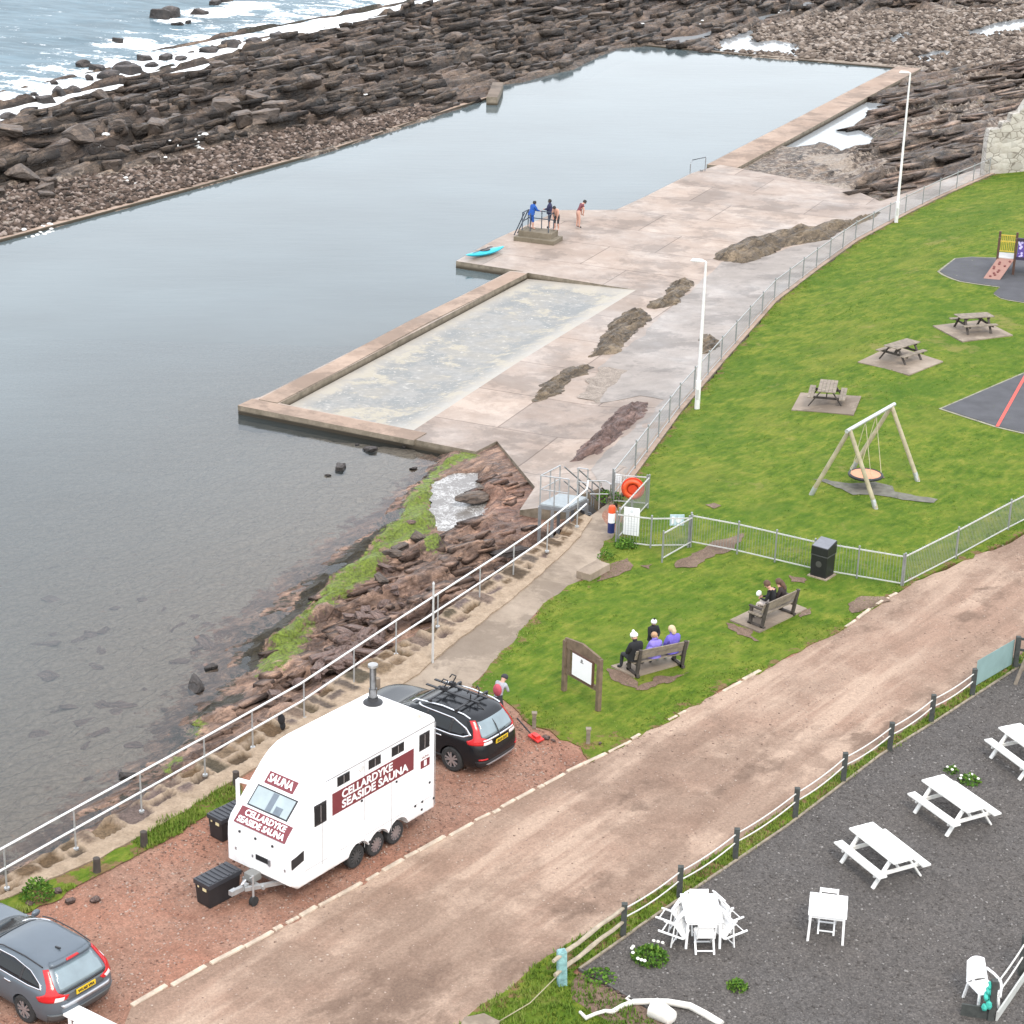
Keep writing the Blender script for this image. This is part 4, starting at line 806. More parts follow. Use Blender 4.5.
scatter('shingle', 10000, shing2, -1.86, (.10, .45), tintmat('far_shingle', [(0, (.035, .027, .022, 1)), (.4, (.115, .09, .072, 1)), (.8, (.20, .16, .13, 1)), (1, (.34, .29, .25, 1))]), seed=4, filt=lambda x, y, g: (sdp(x, y, POOLW) < -.9) & (np.max([sdp(x, y, q) for q in tides], axis=0) < g.uniform(-.3, .5, len(x))))
park_poly = [p.to_2d() for p in WP([(0, 910), (130, 866), (250, 785), (405, 690), (480, 690), (590, 760), (130, 1006), (60, 1040), (-60, 1060)])]
scatter('gravel', 9000, park_poly, -.025, (.012, .042), tintmat('park_stones', [(0, (.12, .062, .046, 1)), (.5, (.22, .135, .105, 1)), (1, (.38, .30, .25, 1))]), seed=5)
rv = [p.to_2d() for p in WP([(-50, 1100), (130, 1006), (580, 765), (905, 590), (1100, 500), (1100, 620), (940, 719), (640, 923), (452, 1030), (300, 1120)])]
scatter('gravel', 4500, rv, -.018, (.012, .04), tintmat('road_stones', [(0, (.16, .11, .085, 1)), (.5, (.28, .20, .16, 1)), (1, (.40, .32, .26, 1))]), seed=6)
yv = [p.to_2d() for p in WP(yard_top[:-1]+[(1100, 1060), (690, 1060), (676, 1026), (644, 1006), (600, 981)])]
scatter('gravel', 16000, yv, .022, (.012, .045), tintmat('yard_stones', [(0, (.06, .054, .05, 1)), (.45, (.095, .086, .08, 1)), (.85, (.13, .12, .112, 1)), (1, (.27, .255, .24, 1))]), seed=8)
# debris at the grass / wall edges
def grass(name, n, poly, zf, h, seed, filt=None, stops=None, w=.018):
    g = np.random.default_rng(seed); xs = [p[0] for p in poly]; ys = [p[1] for p in poly]; X = []; Y = []; c = 0
    for _ in range(60):
        x = g.uniform(min(xs), max(xs), n*2); y = g.uniform(min(ys), max(ys), n*2); m = inside(x, y, poly)
        if filt is not None: m &= filt(x, y, g)
        X.append(x[m]); Y.append(y[m]); c += m.sum()
        if c >= n: break
    x = np.concatenate(X)[:n]; y = np.concatenate(Y)[:n]; n = len(x); z = zf(x, y) if callable(zf) else np.full(n, float(zf))
    k = 4; V_ = []; F_ = []; T = []
    for j in range(k):
        a = g.uniform(0, 6.28, n); hh = g.uniform(h[0], h[1], n); lx = np.cos(a)*hh*g.uniform(.2, .7, n); ly = np.sin(a)*hh*g.uniform(.2, .7, n); ox = g.normal(0, .03, n); oy = g.normal(0, .03, n); b = a+PI/2
        ww = w*(.6+g.random(n)*.8)
        V_.append(np.stack([np.stack([x+ox-np.cos(b)*ww, y+oy-np.sin(b)*ww, z-.01], -1), np.stack([x+ox+np.cos(b)*ww, y+oy+np.sin(b)*ww, z-.01], -1), np.stack([x+ox+lx, y+oy+ly, z+hh], -1)], 1))
        t0 = np.clip(fbm(x*.5, y*.5, seed, 3)*.9+g.normal(.05, .12, n), 0, 1); T.append(np.repeat(t0[:, None], 3, 1))
    V_ = np.concatenate(V_).reshape(-1, 3); T = np.concatenate(T).reshape(-1); F_ = np.arange(len(V_)).reshape(-1, 3)
    return bulk(name, V_, F_, GRM, T)
GRM = tintmat('grass_blades', [(0, (.055, .11, .012, 1)), (.4, (.10, .17, .02, 1)), (.65, (.16, .21, .035, 1)), (1, (.27, .28, .09, 1))])
lawnP = [Vector(p[:2]) for p in lawn_poly if P((p[0], p[1], 0))[0] < 1400]
def fl(x, y, g):
    pxx = np.array([x, y, 0*x]).T-C0; d = pxx@_fw; u = 512+FPX*(pxx@cr)/d; e = dline(x, y, lawnP, True)
    return (u < 1060) & (g.random(len(x)) < .10+.9*sst(1.2, .1, e)) & (g.random(len(x)) < .15+1.1*sst(.4, .65, fbm(x/2.2, y/2.2, 7, 3)))
grass('grass', 9000, lawnP, off(.0), (.02, .055), 11, fl)
grass('grass', 7000, [Vector(p) for p in verge_poly], .012, (.04, .12), 12, lambda x, y, g: (x < 30))
grass('grass', 1100, [Vector(p) for p in wall_verge], off(0), (.04, .16), 13, lambda x, y, g: g.random(len(x)) < sst(.42, .58, fbm(x/1.1, y/1.1, 9, 3)))
# bedded rock ledges: long broken slabs following the strata
def ledges(name, n, cand, zf, ang, dims, mat, seed, tilt=.22, dip=-1):
    g = np.random.default_rng(seed); x, y = cand(g, n); n = len(x); z = zf(x, y)
    L = g.uniform(*dims[0], n)**1.0; L = np.where(g.random(n) < .25, L*1.9, L); Wd = g.uniform(*dims[1], n); H = g.uniform(*dims[2], n)
    s = np.array([(a, b, c) for a in (-1, 1) for b in (-1, 1) for c in (-1, 1)], float)
    v = s[None]*np.stack([L, Wd, H], -1)[:, None]/2; v += g.uniform(-1, 1, v.shape)*np.stack([L*.09, Wd*.16, H*.18], -1)[:, None]
    t = (tilt*dip+g.normal(0, .07, n))[:, None]; vy = v[:, :, 1]*np.cos(t)-v[:, :, 2]*np.sin(t); vz = v[:, :, 1]*np.sin(t)+v[:, :, 2]*np.cos(t)
    vz = vz+v[:, :, 0]*g.normal(0, .04, n)[:, None]; a = (ang(x, y)+g.normal(0, .08, n))[:, None]; ca, sa = np.cos(a), np.sin(a)
    V_ = np.stack([v[:, :, 0]*ca-vy*sa+x[:, None], v[:, :, 0]*sa+vy*ca+y[:, None], vz+z[:, None]], -1).reshape(-1, 3)
    F = np.array([(0, 1, 3, 2), (4, 6, 7, 5), (0, 4, 5, 1), (2, 3, 7, 6), (0, 2, 6, 4), (1, 5, 7, 3)]); F_ = (F[None]+8*np.arange(n)[:, None, None]).reshape(-1, 4)
    return bulk(name, V_, F_, mat, np.repeat(g.random(n), 8), kind='structure', an='blk')
def far_c(g, n):
    X = []; Y = []
    for _ in range(40):
        x = g.uniform(-95, 60, 4000); y = g.uniform(95, 248, 4000); dw = sdp(x, y, POOLW); ds = -sdp(x, y, SEAP); dk = sdp(x, y, DO)
        m = (dw < -.8) & (ds > 1) & (dk < -1.2) & (sdp(x, y, shingle) < .3) & (sdp(x, y, shing2) < -.5) & (sdp(x, y, flatr) < -1) & ~inside(x, y, LSIDE) & (dline(x, y, FW) > 2.5)
        for q in tides: m &= sdp(x, y, q) < -.5
        m &= g.random(4000) < .25+.9*sst(.38, .6, fbm(x/7, y/7, 19, 3)); X.append(x[m]); Y.append(y[m])
        if sum(map(len, X)) > n: break
    return np.concatenate(X)[:n], np.concatenate(Y)[:n]
def zfar(x, y): return rocky(x, y)[0]-.02
def split_c(right):
    def f(g, n):
        x, y = far_c(g, n*2); m = (x-(y-150)*.35 > 16) == right; return x[m], y[m]
    return f
ledges('rock_ledges', 2300, split_c(False), zfar, lambda x, y: R(62)+0*x, ((.6, 3.0), (.35, 1.1), (.22, .6)), ROCKM, 71)
ledges('rock_ledges', 2000, split_c(True), lambda x, y: zfar(x, y)-.04, lambda x, y: R(47)+0*x, ((.6, 3.4), (.4, 1.3), (.14, .34)), ROCKR, 73)
def near_c(g, n):
    x = g.uniform(-14, 3, n*14); y = g.uniform(44, 84, n*14); d = sdp(x, y, FSH); m = (d > .9) & (d < 9) & (sdp(x, y, DO) < -.5)
    for q in fop+fo2: m &= sdp(x, y, q) < -.3
    for q in alg: m &= sdp(x, y, q) < .1
    m &= g.random(len(x)) < .15+1.0*sst(.42, .6, fbm(x/2.4, y/2.4, 29, 3)); return x[m][:n], y[m][:n]
ledges('rock_ledges', 300, near_c, lambda x, y: foresh(x, y)[0]-.03, lambda x, y: R(48)+.5*(fbm(x, y, 3, 2)-.5), ((.25, .9), (.22, .6), (.08, .2)), FOREM, 72)
# clots of sea foam blown onto the shingle and ledges
b = MB(); rf_ = random.Random(9)
for px, py, n, r in ((98, 150, 9, .55), (103, 156, 5, .4), (28, 159, 4, .45), (188, 143, 9, .5), (196, 149, 9, .45), (183, 151, 6, .4), (203, 152, 4, .3), (118, 178, 9, .4), (126, 181, 5, .3), (166, 162, 3, .25), (124, 156, 2, .25), (268, 154, 4, .3), (236, 169, 4, .3), (241, 165, 3, .25), (294, 148, 4, .3), (290, 57, 3, .4), (310, 88, 5, .35), (366, 103, 3, .25), (437, 104, 4, .3), (500, 46, 9, .5), (475, 33, 4, .4), (40, 228, 7, .35), (52, 224, 6, .3), (30, 231, 5, .3), (555, 18, 3, .3), (640, 30, 4, .35), (700, 24, 4, .35), (780, 12, 6, .4), (960, 20, 6, .35), (1000, 10, 5, .35), (868, 42, 3, .3)):
    p = W(px, py, -1.8)
    for k in range(n): x = p.x+rf_.gauss(0, r*.9); y = p.y+rf_.gauss(0, r*1.3); b.ball((x, y, tz(x, y)+.04), r*rf_.uniform(.25, .6), 7, (1, rf_.uniform(.6, 1.5), .45))
b.build('sea_foam', simple('foam_white', (.62, .62, .60, 1), .8, var=.12, vs=4, bump=.5), smooth=70, kind='stuff')
# stone wall of the old building top right
t = NT('rubble_wall'); bk = t.voro(1.6, t.mapping((1, 1, 1.7)), 'DISTANCE_TO_EDGE'); vc = t.voro(1.6, t.mapping((1, 1, 1.7)), 'F1', 1)
c = t.ramp(t.noise(1.5, 6, .7), [(.3, (.34, .31, .265, 1)), (.6, (.45, .43, .395, 1))]); c = t.mix(.5, c, t.ramp(vc, [(0, (.6, .58, .55, 1)), (1, (1.3, 1.28, 1.25, 1))]), 'MULTIPLY')
c = t.mix(t.math('MULTIPLY', t.rf(bk, .0, .07, 1, 0), t.rf(t.noise(.9, 4), .40, .5)), c, (.13, .11, .09, 1)); c = t.mix(t.rf(t.noise(.5, 5, .7), .56, .66, 0, .4), c, (.25, .22, .18, 1))
RUBW = t.bsdf(c, .9, 0, t.bump(bk, .8, .05))
wb = [W(984, 174, -1.4), W(1030, 172, -1.2), W(1200, 168, -1.2)]
b = MB(); a0, a1 = wb[0], wb[2]; dv = (a1-a0).normalized(); nv = Vector((-dv.y, dv.x, 0)); prof = [(0, 2.3), (.08, 3.0), (.9, 3.05), (.95, 3.45), (1.5, 3.5), (1.55, 4.0), (2.1, 4.1), (2.6, 5.0), (3.4, 5.3), (5, 5.9), (22, 6.4)]
vs = []
for s, h in prof:
    for o_ in (0, .7): vs += [a0+dv*s+nv*o_-Vector((0, 0, 1.5)), a0+dv*s+nv*o_+Vector((0, 0, h))]
n = len(prof); fs = []
for i in range(n-1):
    o_ = i*4; fs += [(o_, o_+4, o_+5, o_+1), (o_+2, o_+3, o_+7, o_+6), (o_+1, o_+5, o_+7, o_+3)]
fs += [(0, 1, 3, 2)]; b.add(vs, fs); b.build('stone_wall', RUBW, label='pale lime-washed rubble stone wall at the end of the lawn by the shore', cat='wall')
# =================================================================== vehicles
def ray_hit(M, px, py, po, pn):
    """photo position -> local point on the plane (po, pn) of a thing with matrix M"""
    Mi = M.inverted(); o = Mi @ Vector(C0); d = Mi.to_3x3() @ Vector(_fw*FPX+cr*(px-512)-cu*(py-512)); po = Vector(po); pn = Vector(pn)
    return o+d*((po-o).dot(pn)/d.dot(pn))
def ev_mesh(o):
    dg = bpy.context.evaluated_depsgraph_get(); dg.update(); return bpy.data.meshes.new_from_object(o.evaluated_get(dg))
def boolean(o, cutters):
    for c in cutters:
        m = o.modifiers.new('b', 'BOOLEAN'); m.operation = 'DIFFERENCE'; m.object = c; m.solver = 'EXACT'
    bpy.context.view_layer.update(); me = ev_mesh(o); o.modifiers.clear(); old = o.data; o.data = me
    for c in cutters: bpy.data.objects.remove(c)
def text(s, size, mat, parent, M, name='lettering', bold=.0, ext=.0012, width=None, align='CENTER', sp=1.0, lab=None):
    cu_ = bpy.data.curves.new(name, 'FONT'); cu_.body = s; cu_.size = size; cu_.offset = bold; cu_.extrude = ext; cu_.align_x = align; cu_.align_y = 'CENTER'; cu_.space_character = sp; cu_.resolution_u = 3
    o = bpy.data.objects.new('tmp', cu_); col.objects.link(o); bpy.context.view_layer.update(); me = ev_mesh(o); bpy.data.objects.remove(o)
    if width:
        xs = [v.co.x for v in me.vertices]; k = width/(max(xs)-min(xs)); c = (max(xs)+min(xs))/2
        for v in me.vertices: v.co.x = (v.co.x-c)*k
    for v in me.vertices: v.co.z += ext
    me.transform(M); me.materials.clear(); t = link(name, me, mat, parent)
    if lab: t['label'] = lab
    return t
def frame(o, x, y):  # matrix with origin o, x axis, y axis
    x = Vector(x).normalized(); y = Vector(y).normalized(); z = x.cross(y); return Matrix(((x.x, y.x, z.x, o[0]), (x.y, y.y, z.y, o[1]), (x.z, y.z, z.z, o[2]), (0, 0, 0, 1)))
WHITE = simple('white_gloss', (.80, .80, .79, 1), .35, var=.03, vs=2)
BLK = simple('black_plastic', (.018, .018, .020, 1), .5, var=.2)
RUBBER = simple('tyre_rubber', (.022, .022, .022, 1), .85, var=.3, vs=10)
ALU = simple('alloy', (.48, .48, .50, 1), .3, .8, var=.08)
GALV = simple('galvanised', (.42, .43, .43, 1), .45, .55, var=.15, vs=8)
GLASS = simple('dark_glass', (.010, .013, .016, 1), .06, var=.1, spec=.35)
GLASSL = simple('reflecting_glass', (.16, .21, .23, 1), .04, var=.15, vs=2, spec=1.0)
REDL = simple('red_lamp', (.45, .012, .015, 1), .15, var=.1)
CLR = simple('clear_lamp', (.62, .58, .56, 1), .15, var=.1)
CHROME = simple('chrome', (.72, .73, .75, 1), .16, .9, var=.05)
YEL = simple('plate_yellow', (.62, .42, .02, 1), .4, var=.05)
MAROON = simple('sign_maroon', (.16, .028, .035, 1), .45, var=.08)
SIGNW = simple('sign_white', (.82, .81, .80, 1), .5, var=.02)

def wheel(parent, c, r, w, side, rimmat=ALU, spokes=5, twin=True, name='wheel'):
    n = 28; prof = [(r*.62, -w/2), (r*.9, -w/2), (r*.985, -w*.38), (r, -w*.2), (r, w*.2), (r*.985, w*.38), (r*.9, w/2), (r*.62, w/2)]
    Rm = Matrix.Translation(c) @ Matrix.Rotation(side*PI/2, 4, 'X')
    b = MB(); b.lathe(prof, n, caps=False); b.v = [tuple(Rm @ Vector(v)) for v in b.v]; o = b.build(name, RUBBER, parent, smooth=30)
    q = MB(); ri = r*.66
    q.lathe([(ri, .0), (ri, w*.46), (ri*.93, w*.47), (ri*.90, w*.25)], n, caps=False); f0 = len(q.f)
    for k in range(spokes):
        for dlt in ((-.16, .16) if twin else (0,)):
            a = 2*PI*k/spokes+dlt; q.beam((.03*math.cos(a), .03*math.sin(a), w*.43), (ri*.95*math.cos(a+dlt*.5), ri*.95*math.sin(a+dlt*.5), w*.45), ri*.20, .02, (0, 0, 1))
    q.lathe([(ri*.24, w*.3), (ri*.24, w*.46), (ri*.1, w*.48), (0.001, w*.48)], 12)
    q.v = [tuple(Rm @ Vector(v)) for v in q.v]; q.build('rim', rimmat, o, smooth=30)
    d = MB(); d.lathe([(ri*.96, w*.05), (ri*.96, w*.18), (.001, w*.2)], n, caps=False); d.v = [tuple(Rm @ Vector(v)) for v in d.v]; d.build('brake_disc', BLK, o)
    return o

class Car:
    """body from horizontal rounded slices (z, x_front, x_rear, half width, corner radius)"""
    def __init__(s, sl): s.sl = sl
    def at(s, z):
        a = s.sl
        if z <= a[0][0]: return a[0][1:]
        for p, q in zip(a, a[1:]):
            if z <= q[0]: t = (z-p[0])/(q[0]-p[0]); return tuple(p[i]*(1-t)+q[i]*t for i in range(1, 5))
        return a[-1][1:]
    def ring(s, z, n=9):
        xf, xr, hw, r = s.at(z); rf_ = min(r*1.25, (xf-xr)/2*.98, hw*.98); rr = min(r, (xf-xr)/2*.98, hw*.98); pts = []
        for cx, cy, a0, rad in ((xr+rr, -(hw-rr), PI, rr), (xf-rf_, -(hw-rf_), 1.5*PI, rf_), (xf-rf_, hw-rf_, 0, rf_), (xr+rr, hw-rr, .5*PI, rr)):
            for k in range(n):
                a = a0+.5*PI*k/(n-1); pts.append((cx+rad*math.cos(a), cy+rad*math.sin(a), z))
        out = []
        for i in range(len(pts)):
            a, b = pts[i], pts[(i+1) % len(pts)]; out.append(a)
            d = math.dist(a, b)
            m = 10 if i % n == n-1 else 0
            for k in range(1, m+1): t = k/(m+1); out.append(tuple(a[j]*(1-t)+b[j]*t for j in range(3)))
        # gentle bow of the ends across the width
        return [(x-(.05*(y/hw)**2*(1 if x > (xf+xr)/2 else -1) if abs(x-(xf+xr)/2) > (xf-xr)*.3 else 0), y, z) for x, y, z in out]
    def body(s, name, mat, parent):
        b = MB(); rings = [s.ring(q[0]) for q in s.sl]; n = len(rings[0])
        for r in rings: b.v += r
        b.f += [(i*n+k, i*n+(k+1) % n, (i+1)*n+(k+1) % n, (i+1)*n+k) for i in range(len(rings)-1) for k in range(n)]
        b.f += [tuple(range(n-1, -1, -1)), tuple(range((len(rings)-1)*n, len(rings)*n))]; b.mi = [0]*len(b.f)
        return b.build(name, mat, parent, smooth=38)
    def side(s, x, z, sg=1):
        xf, xr, hw, r = s.at(z); y = hw; rr = min(r, hw*.98); rf_ = min(r*1.25, hw*.98)
        if x < xr+rr: dx = min(rr, xr+rr-x); y = hw-rr+math.sqrt(max(0, rr*rr-dx*dx))
        if x > xf-rf_: dx = min(rf_, x-xf+rf_); y = hw-rf_+math.sqrt(max(0, rf_*rf_-dx*dx))
        return Vector((x, sg*y, z))
    def rear(s, y, z):
        xf, xr, hw, r = s.at(z); x = xr; rr = min(r, hw*.98); ay = min(abs(y), hw)
        if ay > hw-rr: dy = ay-hw+rr; x = xr+rr-math.sqrt(max(0, rr*rr-dy*dy))
        return Vector((x+.05*(ay/hw)**2, y, z))
    def corner(s, u, z, sg=1):
        xf, xr, hw, r = s.at(z); rr = min(r, hw*.98)
        if u <= 0: x, y = xr, hw-rr+u
        elif u >= 1: x, y = xr+rr+(u-1), hw
        else: a = u*PI/2; x, y = xr+rr-rr*math.cos(a), hw-rr+rr*math.sin(a)
        return Vector((x+.05*(y/hw)**2*(1-max(0, min(1, u))*.6), sg*y, z))
    def front(s, y, z):
        xf, xr, hw, r = s.at(z); x = xf; rr = min(r*1.25, hw*.98); ay = min(abs(y), hw)
        if ay > hw-rr: dy = ay-hw+rr; x = xf-rr+math.sqrt(max(0, rr*rr-dy*dy))
        return Vector((x-.05*(ay/hw)**2, y, z))
def patch(name, fn, poly, mat, parent, lift=.006, step=.06, lab=None):
    pts = resample([Vector(p) for p in poly], step)
    xs = [p.x for p in pts]; ys = [p.y for p in pts]; gx, gy = np.meshgrid(np.arange(min(xs), max(xs), step), np.arange(min(ys), max(ys), step))
    m = inside(gx, gy, pts) & (dline(gx, gy, pts, True) > step*.4); V_ = pts+[Vector((float(a), float(b))) for a, b in zip(gx[m], gy[m])]
    vo, _, fo, *_r = delaunay_2d_cdt(V_, [(i, (i+1) % len(pts)) for i in range(len(pts))], [], 1, 1e-6)
    vs = []
    for v in vo:
        p = fn(v.x, v.y); e = .01; n = (fn(v.x+e, v.y)-p).cross(fn(v.x, v.y+e)-p)
        n = n.normalized() if n.length > 1e-9 else Vector((0, 0, 1))
        vs.append((p, n))
    c = sum((p for p, n in vs), Vector())/len(vs)
    s = 1 if sum((p-Vector((0, 0, .8))).dot(n) for p, n in vs) > 0 else -1
    me = bpy.data.meshes.new(name); k = len(vs)
    co = [p+n*s*lift for p, n in vs]+[p-n*s*.01 for p, n in vs]; F = [tuple(f) for f in fo]; ed = {}
    for f in F:
        for i in range(len(f)): e_ = (f[i], f[(i+1) % len(f)]); ed[e_] = 1
    sd = [(a, b, b+k, a+k) for (a, b) in ed if (b, a) not in ed]
    me.from_pydata([tuple(v) for v in co], [], F+sd); bm = bmesh.new(); bm.from_mesh(me); bmesh.ops.recalc_face_normals(bm, faces=bm.faces)
    for f in bm.faces[:len(F)]: f.smooth = True
    bm.to_mesh(me); bm.free(); o = link(name, me, mat, parent)
    if lab: o['label'] = lab
    return o
def arches(root, body, xs, r, hw, zc):
    cut = []
    for x in xs:
        for sg in (-1, 1):
            b = MB(); b.cyl((x, sg*(hw-.26), zc), (x, sg*(hw+.3), zc), r, n=28); c = b.build('cut', BLK); c.parent = root; cut.append(c)
    boolean(body, cut)

# ---- black off-roader with bicycle carriers on the roof
def make_suv():
    r = empty('parked_car', label='black off-roader with bicycle carriers on its roof, parked behind the white sauna trailer', cat='car')
    fw = R(144.3); plate = W(502, 737, .97); r.location = (plate.x+math.cos(fw)*2.29, plate.y+math.sin(fw)*2.29, -.02); r.rotation_euler = (0, 0, fw)
    PA = simple('black_paint', (.009, .010, .012, 1), .2, var=.1, vs=2, spec=.4)
    c = Car([(.24, 2.10, -2.10, .80, .3), (.34, 2.24, -2.24, .88, .34), (.55, 2.29, -2.31, .905, .36), (.70, 2.29, -2.30, .905, .36), (.90, 2.20, -2.27, .90, .36), (.98, 2.05, -2.25, .895, .4), (1.03, 1.7, -2.24, .885, .4), (1.08, 1.12, -2.22, .87, .36), (1.13, .92, -2.20, .84, .32), (1.35, .50, -2.07, .765, .3), (1.52, .15, -1.94, .70, .28), (1.60, -.05, -1.87, .665, .28), (1.645, -.25, -1.72, .60, .26), (1.668, -.6, -1.45, .48, .24), (1.675, -.8, -1.2, .3, .2)])
    bd = c.body('body', PA, r); arches(r, bd, (1.33, -1.29), .40, .9, .36)
    for x in (1.33, -1.29):
        for sg in (-1, 1): wheel(r, (x, sg*.80, .355), .355, .22, -sg, spokes=5)
    for sg in (1, -1):
        S = lambda x, z, sg=sg: c.side(x, z, sg)
        patch('side_window', S, [(.72, 1.12), (.38, 1.40), (.05, 1.49), (-1.2, 1.47), (-1.62, 1.33), (-1.78, 1.22), (-1.6, 1.14), (-1.2, 1.10)], GLASS, r)
        patch('window_trim', S, [(.80, 1.09), (-1.2, 1.065), (-1.66, 1.11), (-1.88, 1.22), (-1.68, 1.37), (-1.22, 1.51), (.05, 1.53), (.05, 1.497), (-1.21, 1.477), (-1.63, 1.34), (-1.80, 1.22), (-1.62, 1.135), (-1.2, 1.093), (.74, 1.115)], CHROME, r, lift=.012, step=.03)
        for x in (-.32, -1.17): patch('pillar', S, [(x+.04, 1.10), (x-.04, 1.10), (x-.07, 1.475), (x+.01, 1.485)], BLK, r, lift=.009)
        patch('sill_cladding', S, [(1.0, .30), (-.95, .30), (-.95, .40), (1.0, .40)], BLK, r, lift=.012)
        patch('door_handle', S, [(-.95, .96), (-.75, .96), (-.75, .99), (-.95, .99)], CHROME, r, lift=.03, step=.03)
        patch('tail_light', lambda u, z, sg=sg: c.corner(u, z, sg), [(-.10, .97), (1.0, .98), (1.06, 1.06), (.80, 1.16), (.72, 1.35), (.78, 1.55), (.42, 1.56), (.36, 1.35), (.36, 1.18), (-.02, 1.10)], REDL, r, lift=.012, step=.04)
        b = MB(); b.tube([(.22, sg*.67, 1.53), (.1, sg*.66, 1.63), (-.8, sg*.64, 1.70), (-1.5, sg*.64, 1.66), (-1.72, sg*.65, 1.60)], .022); b.build('roof_rail', CHROME, r, smooth=True)
        b = MB(); b.ball((.62, sg*1.0, 1.12), .13, 10, (.5, 1, .75)); b.beam((.6, sg*.86, 1.08), (.6, sg*.95, 1.1), .06, .03); b.build('mirror', PA, r, smooth=True)
        patch('reversing_light', lambda u, z, sg=sg: c.corner(u, z, sg), [(-.13, .96), (.30, .965), (.28, 1.04), (-.10, 1.04)], CLR, r, lift=.018, step=.03)
    patch('rear_window', c.rear, [(-.66, 1.14), (.66, 1.14), (.64, 1.3), (.56, 1.52), (-.56, 1.52), (-.64, 1.3)], GLASSL, r)
    patch('windscreen', c.front, [(-.70, 1.12), (.70, 1.12), (.58, 1.5), (-.58, 1.5)], GLASS, r)
    patch('chrome_strip', c.rear, [(-.64, 1.05), (.64, 1.05), (.66, 1.10), (-.66, 1.10)], CHROME, r, lift=.02)
    patch('lower_bumper', c.rear, [(-.8, .34), (.8, .34), (.86, .52), (-.86, .52)], BLK, r, lift=.012)
    patch('silver_skid_plate', c.rear, [(-.5, .34), (.5, .34), (.62, .42), (-.62, .42)], ALU, r, lift=.022)
    for sg in (-1, 1): patch('reflector', c.rear, [(sg*.82, .56), (sg*.6, .56), (sg*.6, .60), (sg*.82, .60)], REDL, r, lift=.016)
    pl = MB(); pl.box((-2.29, 0, .96), (.02, .52, .115)); p = pl.build('number_plate', YEL, r)
    text('SN15 DXY', .1, BLK, p, frame((-2.305, 0, .96), (0, -1, 0), (0, 0, 1)), width=.44, bold=.003)
    b = MB()
    for x in (-.35, -1.25): b.beam((x, -.72, 1.75), (x, .72, 1.75), .06, .025)
    for x in (-.35, -1.25):
        for sg in (-1, 1): b.box((x, sg*.65, 1.72), (.1, .06, .07))
    b.build('roof_bars', BLK, r)
    for y0 in (-.32, .05):
        b = MB(); b.beam((-1.55, y0, 1.79), (.25, y0, 1.79), .07, .03); b.box((-.35, y0, 1.84), (.16, .12, .1))
        b.tube([(-.35, y0, 1.86), (-.42, y0-.04, 2.02), (-.46, y0-.02, 2.10), (-.36, y0+.03, 2.14), (-.30, y0+.06, 2.04)], .02, 6)
        b.tube([(-1.25, y0, 1.82), (-1.3, y0+.05, 1.98), (-1.22, y0+.02, 2.06), (-1.15, y0, 1.95)], .018, 6)
        b.build('bicycle_carrier', BLK, r)
    b = MB(); st = [(-1.25, .05, 1.8), (-1.7, .05, 1.66), (-1.94, .05, 1.5)]+[tuple(c.rear(.05, z)+Vector((-.03, 0, 0))) for z in (1.35, 1.2, 1.05, .95)]; b.tube(st, .014, 5); b.build('strap', BLK, r)
    b = MB(); b.beam((-2.20, .1, 1.12), (-2.18, -.28, 1.16), .02, .03); b.build('rear_wiper', BLK, r)
    return r
make_suv()

